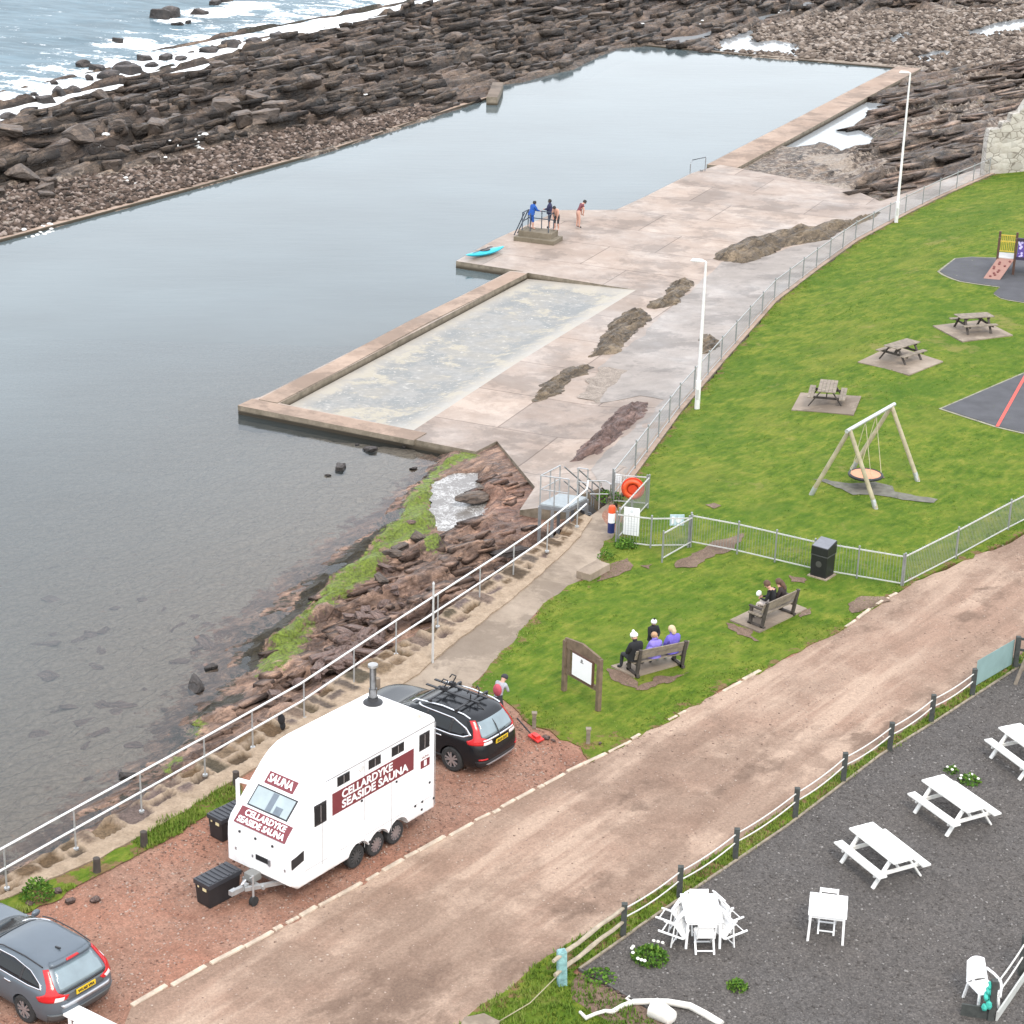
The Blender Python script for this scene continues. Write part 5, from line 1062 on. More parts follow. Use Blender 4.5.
# ---- grey estate car, bottom left
def make_estate():
    r = empty('parked_car', label='silver-grey estate car with yellow number plate, cut off by the left edge of the photo', cat='car')
    fw = R(142.7); pp = W(84.4, 983, .90); r.location = (pp.x+math.cos(fw)*2.28, pp.y+math.sin(fw)*2.28, -.02); r.rotation_euler = (0, 0, fw)
    PA = simple('grey_paint', (.105, .128, .15, 1), .34, .35, var=.05, vs=2, spec=.7)
    PAD_ = simple('dark_grey_paint', (.10, .108, .112, 1), .3, .4, var=.05)
    c = Car([(.18, 2.15, -2.15, .78, .3), (.28, 2.28, -2.26, .88, .34), (.50, 2.34, -2.33, .93, .38), (.64, 2.33, -2.34, .932, .40), (.78, 2.26, -2.31, .925, .40), (.88, 2.05, -2.29, .915, .42), (.93, 1.6, -2.28, .90, .4), (.97, 1.05, -2.26, .88, .38), (1.01, .82, -2.24, .86, .34), (1.18, .35, -2.10, .775, .3), (1.32, -.02, -1.98, .71, .28), (1.40, -.25, -1.90, .665, .26), (1.445, -.45, -1.80, .60, .24), (1.465, -.7, -1.55, .5, .22), (1.47, -.9, -1.3, .32, .2)])
    bd = c.body('body', PA, r); arches(r, bd, (1.42, -1.36), .37, .92, .33)
    for x in (1.42, -1.36):
        for sg in (-1, 1): wheel(r, (x, sg*.82, .33), .33, .21, -sg, spokes=5)
    for sg in (1, -1):
        S = lambda x, z, sg=sg: c.side(x, z, sg)
        patch('side_window', S, [(.60, 1.00), (.22, 1.21), (-.1, 1.30), (-.9, 1.32), (-1.45, 1.25), (-1.80, 1.10), (-1.86, 1.03), (-1.5, 1.00)], GLASS, r)
        patch('window_trim', S, [(.7, .975), (-1.5, .972), (-1.92, 1.01), (-1.86, 1.11), (-1.47, 1.275), (-.9, 1.347), (-.1, 1.33), (.2, 1.24), (.22, 1.217), (-.1, 1.307), (-.9, 1.327), (-1.45, 1.257), (-1.80, 1.11), (-1.87, 1.03), (-1.5, .995), (.62, .997)], CHROME, r, lift=.011, step=.03)
        for x in (-.42, -1.22): patch('pillar', S, [(x+.04, 1.0), (x-.04, 1.0), (x-.06, 1.30), (x+.02, 1.31)], BLK, r, lift=.009)
        patch('door_handle', S, [(-.98, .86), (-.78, .86), (-.78, .89), (-.98, .89)], CHROME, r, lift=.03, step=.03)
        patch('tail_light', lambda u, z, sg=sg: c.corner(u, z, sg), [(-.02, .79), (1.0, .78), (1.05, .86), (.72, .96), (.66, 1.10), (.72, 1.36), (.42, 1.37), (.34, 1.10), (.24, .96), (-.08, .87)], REDL, r, lift=.012, step=.04)
        patch('reversing_light', lambda u, z, sg=sg: c.corner(u, z, sg), [(.10, .79), (.42, .79), (.36, .88), (.06, .86)], CLR, r, lift=.018, step=.03)
        b = MB(); b.tube([(-.15, sg*.68, 1.36), (-.5, sg*.67, 1.455), (-1.2, sg*.66, 1.475), (-1.75, sg*.655, 1.42)], .016, 6); b.build('roof_rail', BLK, r, smooth=True)
        b = MB(); b.ball((.52, sg*1.02, 1.0), .12, 10, (.5, 1, .7)); b.beam((.5, sg*.88, .97), (.5, sg*.97, .99), .06, .03); b.build('mirror', PA, r, smooth=True)
    patch('rear_window', c.rear, [(-.60, .98), (.60, .98), (.56, 1.2), (.50, 1.35), (-.50, 1.35), (-.56, 1.2)], GLASSL, r)
    patch('window_surround', c.rear, [(-.66, .93), (.66, .93), (.66, .97), (-.66, .97)], BLK, r, lift=.012)
    patch('windscreen', c.front, [(-.72, 1.0), (.72, 1.0), (.60, 1.33), (-.60, 1.33)], GLASS, r)
    patch('tailgate_panel', c.rear, [(-.5, .74), (.5, .74), (.58, .93), (-.58, .93)], PAD_, r, lift=.004)
    patch('bumper_top', c.rear, [(-.62, .63), (.62, .63), (.66, .70), (-.66, .70)], CHROME if False else simple('satin_silver', (.45, .46, .48, 1), .35, .6), r, lift=.03)
    patch('lower_bumper', c.rear, [(-.85, .30), (.85, .30), (.88, .50), (-.88, .50)], PAD_, r, lift=.012)
    patch('spoiler', c.rear, [(-.55, 1.375), (.55, 1.375), (.5, 1.43), (-.5, 1.43)], PA, r, lift=.06)
    patch('brake_light', c.rear, [(-.17, 1.385), (.17, 1.385), (.15, 1.405), (-.15, 1.405)], REDL, r, lift=.07)
    b = MB(); b.box((-2.325, 0, .85), (.02, .52, .115)); p = b.build('number_plate', YEL, r)
    text('WU60 VFA', .1, BLK, p, frame((-2.34, 0, .85), (0, -1, 0), (0, 0, 1)), width=.45, bold=.003)
    b = MB(); b.cyl((-1.5, .02, 1.46), (-1.52, .02, 1.50), .03, .012); b.beam((-1.42, .02, 1.475), (-1.58, .02, 1.50), .03, .03); b.build('aerial', BLK, r)
    b = MB(); b.beam((-2.21, .12, 1.0), (-2.18, -.25, 1.04), .02, .03); b.build('rear_wiper', BLK, r)
make_estate()

# ---- the white sauna trailer
def make_trailer():
    fw = R(233.05); w = 2.14; L = 5.25; Q = W(293, 893, .45); left = Vector((-math.sin(fw), math.cos(fw), 0)); fv = Vector((math.cos(fw), math.sin(fw), 0))
    r = empty('sauna_trailer', label='tall white sauna trailer with maroon lettered signs and a steel chimney', cat='trailer')
    o = Vector((Q.x, Q.y, 0))-left*w/2+fv*.02; r.location = (o.x, o.y, -.02); r.rotation_euler = (0, 0, fw); bpy.context.view_layer.update(); M = r.matrix_world.copy()
    t = NT('trailer_white'); wn = t.noise(1.2, 6, .7); g = t.n('ShaderNodeNewGeometry'); s = t.n('ShaderNodeSeparateXYZ'); t.l(g.outputs['Normal'], s.inputs[0])
    dirt = t.math('MULTIPLY', t.rf(t.noise(1.1, 7, .78, t.warp(.8, 1.5)), .50, .70), t.rf(s.outputs[2], .8, 1.0)); cc = t.mix(t.math('MULTIPLY', dirt, .95), (.80, .80, .80, 1), (.30, .25, .18, 1)); stq = t.noise(3, 5, .7, t.mapping((6, 1, .35))); cc = t.mix(t.math('MULTIPLY', t.rf(stq, .55, .75), t.rf(s.outputs[2], .5, .1, 0, .30)), cc, (.42, .38, .33, 1))
    zz = t.n('ShaderNodeSeparateXYZ'); t.l(t.tc, zz.inputs[0]); cc = t.mix(t.math('MULTIPLY', t.rf(zz.outputs[2], .5, 1.1, .5, 0), t.rf(t.noise(5, 5), .4, .7)), cc, (.55, .48, .42, 1))
    TW = t.bsdf(cc, .4, spec=.5)
    prof = [(-L, .45), (-L, 2.98), (-L+.12, 3.10), (-2.1, 3.12), (-1.75, 3.08), (-1.45, 2.96), (-1.22, 2.80), (-.12, 1.78), (-.02, 1.6), (0, 1.3), (0, .62), (-.22, .45)]
    n = len(prof); b = MB(); vs = [(x, -w/2, z) for x, z in prof]+[(x, w/2, z) for x, z in prof]
    b.add(vs, [tuple(range(n)), tuple(range(2*n-1, n-1, -1))]+[(k, n+k, n+(k+1) % n, (k+1) % n) for k in range(n)])
    me = bpy.data.meshes.new('body'); me.from_pydata(b.v, [], b.f); bm = bmesh.new(); bm.from_mesh(me); bmesh.ops.recalc_face_normals(bm, faces=bm.faces)
    ed = [e for e in bm.edges if abs(e.verts[0].co.y-e.verts[1].co.y) < .01 and (e.verts[0].co.z > .6 or e.verts[1].co.z > .6 or True)]
    bmesh.ops.bevel(bm, geom=ed, offset=.10, segments=4, affect='EDGES', profile=.55, clamp_overlap=True)
    for f in bm.faces: f.smooth = True
    for e in bm.edges:
        if len(e.link_faces) == 2 and e.calc_face_angle(0) > R(32): e.smooth = False
    bm.to_mesh(me); bm.free(); bd = link('body', me, TW, r)
    def sd(px, py): p = ray_hit(M, px, py, (0, w/2, 0), (0, 1, 0)); return p.x, p.z
    sp0 = Vector((-.12, 0, 1.78)); sp1 = Vector((-1.22, 0, 2.80)); up = (sp1-sp0).normalized(); nn = Vector((-up.z, 0, up.x)); nn = nn if nn.x > 0 else -nn
    wh = [sd(358, 854), sd(379, 842), sd(399, 831)]; print('trailer wheels', [tuple(round(c, 2) for c in q) for q in wh])
    wx = [wh[1][0]-.74, wh[1][0], wh[1][0]+.74]; zc = .38; cut = []
    for x in wx:
        for sg in (-1, 1): q = MB(); q.cyl((x, sg*(w/2-.3), zc), (x, sg*(w/2+.2), zc), .40, n=24); c_ = q.build('cut', BLK); c_.parent = r; cut.append(c_)
    boolean(bd, cut)
    for i, x in enumerate(wx):
        for sg in (-1, 1): wheel(r, (x, sg*(w/2-.19), .33), .31, .2, -sg, spokes=12, twin=False, rimmat=ALU if i < 2 else simple('dark_rim', (.05, .05, .05, 1), .6))
    def sq(pts, name, mat, lift=.006, rnd=0, lab=None):   # flat panel on the near side from photo corners
        q = [sd(*p) for p in pts]; b = MB(); k = len(q)
        vs = [(x, w/2-.01, z) for x, z in q]+[(x, w/2+lift, z) for x, z in q]
        b.add(vs, [tuple(range(k)), tuple(range(2*k-1, k-1, -1))]+[(i, (i+1) % k, k+(i+1) % k, k+i) for i in range(k)]); o = b.build(name, mat, r, bevel=0); 
        if lab: o['label'] = lab
        return o, q
    def zz_(*p): return Z(320, 700, 5.69, *p)
    # long sign on the side
    a, b_, c_, d_ = zz_((68, 530), (530, 283), (534, 402), (72, 648)); q = [sd(*p) for p in (a, b_, c_, d_)]
    x0, x1 = (q[0][0]+q[3][0])/2, (q[1][0]+q[2][0])/2; z1 = (q[0][1]+q[1][1])/2; z0 = (q[2][1]+q[3][1])/2; print('side sign', x0, x1, z0, z1)
    b = MB(); b.box(((x0+x1)/2, w/2+.0, (z0+z1)/2), (abs(x1-x0), .02, z1-z0)); s1 = b.build('sign', MAROON, r); h = z1-z0; W_ = abs(x1-x0)
    lx = x0-abs(x1-x0)*.42
    text('CELLARDYKE', h*.5, SIGNW, s1, frame((x0-W_*.42, w/2+.012, z0+h*.72), (-1, 0, 0), (0, 0, 1)), width=W_*.62, bold=.009)
    text('SEASIDE SAUNA', h*.5, SIGNW, s1, frame((x0-W_*.52, w/2+.012, z0+h*.27), (-1, 0, 0), (0, 0, 1)), width=W_*.82, bold=.009)
    def win(pts, lab=None):
        qq = [sd(*p) for p in pts]; xa = sum(p[0] for p in qq)/len(qq); za = sum(p[1] for p in qq)/len(qq); ww = abs(max(p[0] for p in qq)-min(p[0] for p in qq)); hh = max(p[1] for p in qq)-min(p[1] for p in qq)
        b = MB(); b.box((xa, w/2+.0, za), (ww, .03, hh)); f = b.build('window', BLK, r, bevel=.012)
        b = MB()
        for k in (-1, 1): b.box((xa+k*ww*.24, w/2+.012, za), (ww*.40, .012, hh*.78))
        b.build('pane', GLASS, f); b = MB(); b.box((xa, w/2+.018, za), (.02, .012, hh*.8)); b.build('glazing_bar', ALU, f)
    win(zz_((98, 432), (170, 412), (170, 462), (98, 484))[::1] if False else zz_((98, 440), (168, 420), (168, 455), (98, 480)))
    win(zz_((276, 345), (345, 322), (345, 358), (276, 385))); win(zz_((408, 272), (477, 250), (477, 285), (408, 312)))
    win(zz_((565, 205), (622, 170), (622, 262), (565, 292))); win(Z(220, 740, 6.4, (604, 425), (680, 398), (680, 515), (604, 545)))
    b = MB(); qq = [sd(*p) for p in Z(220, 740, 6.4, (458, 775), (535, 708), (535, 770), (460, 835))]; k = 4
    b.add([(x, w/2-.01, z) for x, z in qq]+[(x, w/2+.012, z) for x, z in qq], [(0, 1, 2, 3), (7, 6, 5, 4)]+[(i, (i+1) % 4, 4+(i+1) % 4, 4+i) for i in range(4)]); b.build('vent_grille', BLK, r)
    # small sign under the rear window
    q = [sd(*p) for p in zz_((563, 322), (628, 305), (628, 350), (565, 387))]; xa = sum(p[0] for p in q)/4; za = sum(p[1] for p in q)/4-.02
    b = MB(); b.box((xa, w/2, za), (.36, .02, .36)); s2 = b.build('small_sign', SIGNW, r); b = MB(); b.box((xa, w/2+.012, za-.06), (.35, .008, .22)); b.build('sign_panel', MAROON, s2)
    b = MB(); b.box((xa, w/2+.018, za-.05), (.10, .006, .15)); b.build('sign_symbol', SIGNW, s2); text('SAUNA', .1, MAROON, s2, frame((xa, w/2+.012, za+.12), (-1, 0, 0), (0, 0, 1)), width=.28)
    # door outline and hatches
    FG = simple('panel_gap', (.50, .50, .50, 1), .6)
    xd = x1-.12; b = MB()
    for x in (xd, -L+.16): b.box((x, w/2, 1.75), (.012, .006, 2.1))
    b.box(((xd-L+.16)/2, w/2, 2.8), (abs(xd+L-.16), .006, .012)); b.build('door_seam', FG, r)
    for xa, za, ww, hh in ((-2.35, 1.02, .46, .50), (-1.45, .78, .42, .36)):
        b = MB(); b.box((xa, w/2, za), (ww, .018, hh)); b.build('hatch', WHITE, r, bevel=.006)
    b = MB()
    for px, py in zz_((236, 573), (434, 464), (622, 468), (577, 622), (645, 558), (580, 578), (540, 603), (281, 806)): x, z = sd(px, py); b.box((x, w/2+.01, z), (.05, .03, .05))
    b.build('side_lamps', BLK, r)
    x, z = sd(*zz_((235, 388))[0]); b = MB(); b.cyl((x, w/2-.01, z), (x, w/2+.02, z), .08, n=14); b.build('round_vent', simple('off_white', (.62, .62, .6, 1), .5), r)
    b = MB()
    for x in (-L+.02, -3.55, -2.55, -1.05): b.box((x, w/2, 1.72), (.014, .008, 2.36 if x < -1.2 else 1.9))
    b.box((-2.75, w/2, .86), (L-.6, .007, .012)); b.box((-3.2, w/2, 2.93), (4.0, .010, .03)); b.build('panel_trim', simple('trim_grey', (.40, .41, .42, 1), .4, .4), r)
    b = MB()
    for k in range(3): b.box((-.45-.16*k, w/2+.0, .72), (.05, .02, .03))
    b.box((-L-.01, .0, 1.7), (.02, w-.3, 2.2)); b.build('rear_ramp', WHITE, r); b = MB()
    for y_ in (-w/2+.2, w/2-.2):
        for z_ in (.7, 2.6): b.box((-L-.03, y_, z_), (.05, .08, .1))
    b.build('ramp_hinges', GALV, r)
    # the sloping front: signs and window
    def sl(y, d, lift=.0): return sp0+up*d+Vector((0, y, 0))+nn*lift
    Lf = (sp1-sp0).length
    def slp(px, py): p = ray_hit(M, px, py, sp0, nn); return p.y, (p-sp0).dot(up)
    def fpan(pts, name, mat, lift):
        q = [slp(*p) for p in pts]; y0, y1 = min(p[0] for p in q), max(p[0] for p in q)
        d0 = (q[2][1]+q[3][1])/2; d1 = (q[0][1]+q[1][1])/2; print(name, [tuple(round(c, 2) for c in p) for p in q])
        yy0 = (q[0][0]+q[3][0])/2; yy1 = (q[1][0]+q[2][0])/2; b = MB(); c = sl((yy0+yy1)/2, (d0+d1)/2, lift/2)
        Mx = frame((0, 0, 0), (0, 1, 0), up); b.box(c, (abs(yy1-yy0), d1-d0, .02+lift), M=Mx); return b.build(name, mat, r), (yy0+yy1)/2, (d0+d1)/2, abs(yy1-yy0), d1-d0
    zf = lambda *p: Z(220, 740, 6.4, *p)
    TX = lambda y, d, lf: frame(sl(y, d, lf), (0, 1, 0), up)
    s, y, d, ww, hh = fpan(zf((320, 198), (503, 272), (468, 350), (287, 275)), 'sign', MAROON, .01); text('SAUNA', hh*.9, SIGNW, s, TX(y, d, .022), width=ww*.86, bold=.008)
    s, y, d, ww, hh = fpan(zf((143, 413), (462, 562), (415, 672), (95, 520)), 'sign', MAROON, .01); text('CELLARDYKE', hh*.48, SIGNW, s, TX(y+.02, d+hh*.22, .022), width=ww*.80, bold=.007); text('SEASIDE SAUNA', hh*.48, SIGNW, s, TX(y, d-hh*.24, .022), width=ww*.92, bold=.007)
    s, y, d, ww, hh = fpan(zf((238, 283), (492, 383), (440, 532), (182, 415)), 'front_window', BLK, .012)
    b = MB(); b.box(sl(y, d, .014), (ww-.07, hh-.07, .02), M=frame((0, 0, 0), (0, 1, 0), up)); b.build('pane', simple('pale_window', (.30, .36, .37, 1), .06, var=.12, vs=2, spec=1), s)
    b = MB(); b.box(sl(y-.0, d, .024), (ww*.13, hh-.09, .012), M=frame((0, 0, 0), (0, 1, 0), up)); b.box(sl(y+.28, d-.14, .024), (.22, .2, .012), M=frame((0, 0, 0), (0, 1, 0), up)); b.build('inner_shelf', simple('slate_blue', (.13, .16, .19, 1), .5), s)
    b = MB()
    for py, pz in ((-.62, 1.55), (-.1, 1.55), (.45, 1.55)): b.box((.0, py, pz-.05), (.04, .05, .05))
    b.build('marker_lamps', BLK, r)
    b = MB(); b.box((.005, .12, 1.02), (.03, .42, .13)); h = b.build('number_board', BLK, r); b = MB(); b.box((.025, .36, 1.02), (.03, .07, .16)); b.build('catch', ALU, h)
    b = MB()
    for y_ in (-.75, -.2, .85): b.box((.008, y_, 1.0), (.03, .04, .07))
    b.build('catches', ALU, r)
    # chimney
    cp = ray_hit(M, 373, 702, (0, 0, 3.12), (0, 0, 1)); print('chimney', cp); x, y = cp.x, cp.y
    b = MB(); b.lathe([(.25, 3.09), (.25, 3.13), (.15, 3.18), (.13, 3.26)], 20, (x, y, 0)); b.build('flue_collar', BLK, r, smooth=True)
    b = MB(); b.lathe([(.085, 3.2), (.085, 4.10)], 18, (x, y, 0)); b.lathe([(.105, 3.22), (.105, 3.50)], 18, (x, y, 0)); ch = b.build('chimney', simple('stainless', (.22, .22, .22, 1), .3, .9, var=.3), r, smooth=True)
    b = MB(); b.lathe([(.08, 4.08), (.13, 4.11), (.13, 4.17), (.05, 4.21)], 18, (x, y, 0)); b.build('rain_cap', simple('cap_steel', (.38, .38, .37, 1), .35, .6), ch, smooth=True)
    b = MB(); b.box((-2.6, -.2, 3.135), (.55, .55, .05)); b.build('roof_hatch', simple('hatch_dirty', (.62, .60, .54, 1), .6, var=.15), r, bevel=.015)
    # open door frame on the far side
    b = MB(); x0 = -1.2; y0 = -w/2-.02
    for p, q in (((x0, y0, 1.05), (x0+.15, y0-.62, 1.05)), ((x0+.15, y0-.62, 1.05), (x0+.15, y0-.62, 2.05)), ((x0+.15, y0-.62, 2.05), (x0, y0, 2.05)), ((x0, y0, 1.05), (x0, y0, 2.05))): b.beam(p, q, .06, .09)
    b.build('open_window_frame', WHITE, r)
    # drawbar
    b = MB(); 
    for sg in (-1, 1): b.beam((-.5, sg*.62, .42), (.55, sg*.05, .44), .08, .1)
    b.beam((.4, 0, .46), (.88, 0, .48), .1, .12); b.box((.88, 0, .50), (.18, .12, .12)); b.beam((.2, -.35, .42), (.2, .35, .42), .06, .08); b.beam((-4.9, 0, .4), (-.2, 0, .4), .9, .08); b.build('drawbar', GALV, r)
    b = MB(); b.cyl((.42, .2, .2), (.42, .2, .8), .03); b.cyl((.42, .2, .78), (.52, .2, .78), .015); jw = b.build('jockey_stand', GALV, r); b = MB(); b.cyl((.42, .16, .12), (.42, .26, .12), .12, n=18); b.build('jockey_wheel', RUBBER, jw)
    b = MB(); b.tube([(.6, .08, .56), (.7, .12, .68), (.58, .13, .74)], .02); b.build('handbrake', ALU, r); b = MB(); b.box((.12, -.1, .55), (.3, .3, .2)); b.build('battery_box', simple('grey_box', (.2, .2, .19, 1), .7), r, bevel=.02)
    return r, M
TR, TM = make_trailer()
for (px, py), lab in (((217, 887), 'black ribbed plastic storage trunk standing on the gravel by the trailer drawbar'), ((229, 822), 'black ribbed plastic storage trunk tucked behind the far front corner of the trailer')):
    r = empty('storage_trunk', label=lab, cat='trunk'); p = W(px+1, py+1, .25); r.location = (p.x, p.y, -.02); r.rotation_euler = (0, 0, R(50))
    b = MB(); b.box((0, 0, .27), (.92, .46, .54), taper=1.08); b.build('box', BLK, r, bevel=.03)
    b = MB(); b.box((0, 0, .60), (1.04, .55, .12)); 
    for k in range(-3, 4): b.box((k*.14, 0, .665), (.07, .50, .03))
    b.build('lid', simple('lid_black', (.03, .032, .038, 1), .45), r, bevel=.012); b = MB(); b.box((-.49, -.1, .5), (.04, .12, .1)); b.box((-.49, .12, .5), (.03, .05, .05)); b.build('latch', simple('latch_cream', (.6, .52, .3, 1), .5), r)
# =================================================================== street furniture
def rz_of(a, b): return math.atan2(b.y-a.y, b.x-a.x)
WOODG = simple('weathered_wood', (.20, .165, .128, 1), .85, var=.3, vs=5, bump=.3)
WOODD = simple('dark_weathered_wood', (.055, .045, .038, 1), .85, var=.3, vs=5, bump=.3)
WOODW = simple('white_painted_wood', (.74, .735, .70, 1), .6, var=.16, vs=5, bump=.2)
WPLAST = simple('white_plastic', (.80, .80, .79, 1), .4, var=.03)
WPOST = simple('white_post', (.66, .66, .64, 1), .5, var=.08)
POLEW = simple('pale_metal', (.50, .50, .49, 1), .45, .2, var=.08)
STEEL = simple('dull_steel', (.26, .27, .28, 1), .5, .5, var=.12)
DKPOST = simple('dark_post', (.045, .050, .046, 1), .8, var=.3, vs=8)
def g0(p): return Vector((p.x, p.y, hl(p.x, p.y)))

# ---- lamp posts
def lamp(px, py, h, lab, armdir, arm=.3):
    b0 = WL(px, py); b0 = Vector((b0.x, b0.y, hl(b0.x, b0.y)-.02)); r = empty('street_lamp', b0, armdir, lab, 'street lamp', 'lamp posts by the promenade fence')
    b = MB(); b.cyl((0, 0, 0), (0, 0, 1.3), .115, .115, 16); b.cyl((0, 0, 1.3), (0, 0, h), .085, .05, 14); b.build('post', WPOST, r, smooth=40)
    b = MB(); b.box((0, .11, .7), (.11, .015, .45)); b.build('access_door', POLEW, r)
    b = MB(); b.tube([(0, 0, h-.05), (.02, 0, h+.02), (arm*.4, 0, h+.05)], .035); b.build('bracket', WPOST, r)
    b = MB(); b.box((arm*.5+.22, 0, h+.06), (.58, .20, .10), taper=.7); hd = b.build('lamp_head', WPOST, r, bevel=.02); b = MB(); b.box((arm*.5+.26, 0, h+.0), (.36, .14, .03)); b.build('lens', simple('lamp_lens', (.5, .5, .48, 1), .2), hd)
lamp(697, 409, 6.5, 'white lamp post on the grass edge nearest the camera, by the promenade fence', R(165))
lamp(896, 222.5, 9.0, 'white lamp post farther along the promenade fence, towards the rocks', R(172), .3)

# ---- sea wall railing
RAILW = simple('white_rail', (.62, .62, .61, 1), .45, var=.06)
rail_px = [(-60, 914), (0, 884), (60, 848.5), (140, 801), (235, 745), (300, 707), (360, 671), (420, 636), (470, 600), (510, 570), (545, 543), (568, 524), (586, 511)]
# trace the top rail, stand it on the wall
top_px = [(-120, 916), (-60, 883), (0, 849.5), (100, 794.5), (203, 738), (300, 684), (400, 618), (450, 586), (500, 554), (540, 527), (571, 503), (587, 489), (588, 481)]
rr_ = empty('sea_railing', label='long two-rail white tubular railing along the top of the sea wall', cat='railing')
tops = [W(a, b, 1.12) for a, b in top_px]; 
b = MB(); b.tube(tops, .030, 8); b.build('top_rail', RAILW, rr_, smooth=True)
low = [Vector((p.x, p.y, .56)) for p in tops[:-1]]; b = MB(); b.tube(low, .030, 8); b.build('lower_rail', RAILW, rr_, smooth=True)
cum = [0]
for a, b_ in zip(tops, tops[1:]): cum.append(cum[-1]+(b_-a).length)
def along(d):
    for i in range(len(cum)-1):
        if d <= cum[i+1]: return tops[i].lerp(tops[i+1], (d-cum[i])/(cum[i+1]-cum[i]))
    return tops[-1]
posts_px = [4, 74, 140, 204, 252, 304, 354, 396, 438, 480, 514, 548, 578]
for x in posts_px:
    best = min((along(cum[-1]*k/800) for k in range(801)), key=lambda p: abs(P(p)[0]-x))
    b = MB(); b.cyl((best.x, best.y, -.05), (best.x, best.y, 1.12), .024, n=8); b.cyl((best.x, best.y, -.02), (best.x, best.y, .03), .07, n=8); b.build('post', GALV, rr_)
b = MB(); f0 = W(432.7, 662.5, 0); b.cyl((0, 0, -.1), (0, 0, 2.55), .038, .03, 8); b.cyl((0, 0, 2.55), (0, 0, 2.62), .045, .02, 8)
o = b.build('marker_pole', POLEW); o.location = f0; tag(o, 'thin bare grey pole standing at the edge of the path behind the black car', 'pole')
b = MB(); q = min((along(cum[-1]*k/800) for k in range(801)), key=lambda p: abs(P(p)[0]-281)); b.ball((0, 0, 0), .13, 10, (.8, .6, 1.3)); b.ball((.03, .02, -.2), .10, 8, (.8, .7, 1.5)); b.ball((-.05, 0, .12), .06, 8); o = b.build('black_bag', simple('black_cloth', (.012, .012, .014, 1), .9), smooth=60); o.location = (q.x, q.y, .36); tag(o, 'small black cloth bag hanging on the lower white rail behind the trailer', 'bag')
# short timber stubs at the wall foot
for px, py, h in ((97, 872, .38), (144, 846, .40), (236, 787, .45), (377, 694, .5), (598, 696, 0)):
    if h == 0: continue
    p = W(px, py, 0); b = MB(); b.cyl((0, 0, -.1), (.01, .0, h), .10, .085, 9); b.ball((0, 0, h), .09, 8, (1, 1, .3)); o = b.build('timber_stub', WOODD if px != 377 else WOODG, smooth=50); o.location = p; tag(o, {97: 'short rotten timber stub in the grass verge, nearest the grey estate car', 144: 'short dark timber stub in the grass verge, midway between car and trailer', 236: 'dark timber stub behind the far trunk beside the trailer', 377: 'squat timber post against the wall between trailer chimney and black car'}[px], 'post')
for px, py, lab in ((534, 727, 'short pale wooden marker post at the grass edge behind the black car'), (588, 743, 'short pale wooden marker post in the grass corner by the kerb stones')):
    p = W(px, py, 0); b = MB(); b.box((0, 0, .2), (.11, .11, .44)); b.box((0, 0, .44), (.15, .15, .05)); o = b.build('marker_post', WOODG, bevel=.01); o.location = p; tag(o, lab, 'post')
p = W(593, 574, 0); a_ = W(583, 579, 0); c_ = W(603, 568, 0); b = MB(); b.box((0, 0, .12), ((c_-a_).length, .55, .26)); o = b.build('concrete_block', PATHM, bevel=.02); o.location = p; o.rotation_euler = (0, 0, rz_of(a_, c_)); tag(o, 'low concrete block where the path meets the grass below the gate', 'block')

# ---- bow top / mesh fences
def wiremat():
    return simple('wire_mesh', (.30, .31, .31, 1), .5, .4, var=.1)
def fence(name, pts, zs, lab, h=1.1, posts=None, mat=simple('fence_galv', (.27, .28, .28, 1), .5, .45), bar=.10, bow=True, rail=simple('fence_rail', (.46, .46, .44, 1), .5, .1), wires=False, br=.0055):
    r = empty(name, label=lab, cat='fence'); P3 = [Vector((p.x, p.y, z)) for p, z in zip(pts, zs)]; hU = Vector((0, 0, 1))
    for i, (a, b_) in enumerate(zip(P3, P3[1:])):
        L = (b_-a).length; n = max(1, round(L/2.7)) if posts is None else posts[i]
        for k in range(n):
            s = a.lerp(b_, k/n); e = a.lerp(b_, (k+1)/n)
            b = MB(); b.cyl(s-hU*.1, s+hU*(h+.1), .032, n=8); b.ball(s+hU*(h+.1), .04, 8); b.build('post', mat, r)
            b = MB(); b.beam(s+hU*h, e+hU*h, .035, .04); pn = b.build('top_rail', rail, r); b = MB(); b.beam(s+hU*.10, e+hU*.10, .03, .035); b.build('bottom_rail', rail, r)
            b = MB(); m = max(2, int((e-s).length/bar))
            for j in range(1, m):
                q = s.lerp(e, j/m)
                if not wires:
                    b.beam(q+hU*.1, q+hU*(h+(.0 if j % 2 else .08)), br*2, br*2, (1, 0, 0))
                else:
                    b.beam(q+hU*.12, q+hU*(h-.02), br*1.4, br*1.4, (1, 0, 0))
            if wires:
                m2 = int(h/bar)
                for j in range(1, m2+1): b.beam(s+hU*(j*bar+.05), e+hU*(j*bar+.05), br*1.4, br*1.4)
            b.build('bars', mat, pn)
    b = MB(); s = P3[-1]; b.cyl(s-hU*.1, s+hU*(h+.1), .032, n=8); b.build('post', mat, r)
    return r
FB = [p.copy() for p in FW[:10]]
fence('mesh_fence', [resample([q.to_2d() for q in FB], 50, False)[i].to_3d() for i in range(10)], [p.z+.06 for p in FW[:10]], 'long wire mesh fence with galvanised rails between the promenade and the grass', 1.05, wires=True, bar=.16, br=.0035, rail=simple('grey_rail', (.36, .36, .36, 1), .5, .3))
f1 = [W(690, 544, 0), W(737, 553, 0), W(813, 571, 0), W(901, 586, 0)]
fence('railing_fence', f1, [0]*4, 'bow-top metal fence across the grass from the gate to the corner by the litter bin', 1.05, [1, 2, 2])
f2 = [W(901, 586, 0)+Vector((.06, .02, 0)), W(955.6, 558.6, 0), W(1008, 530, 0), W(1120, 473, 0)]
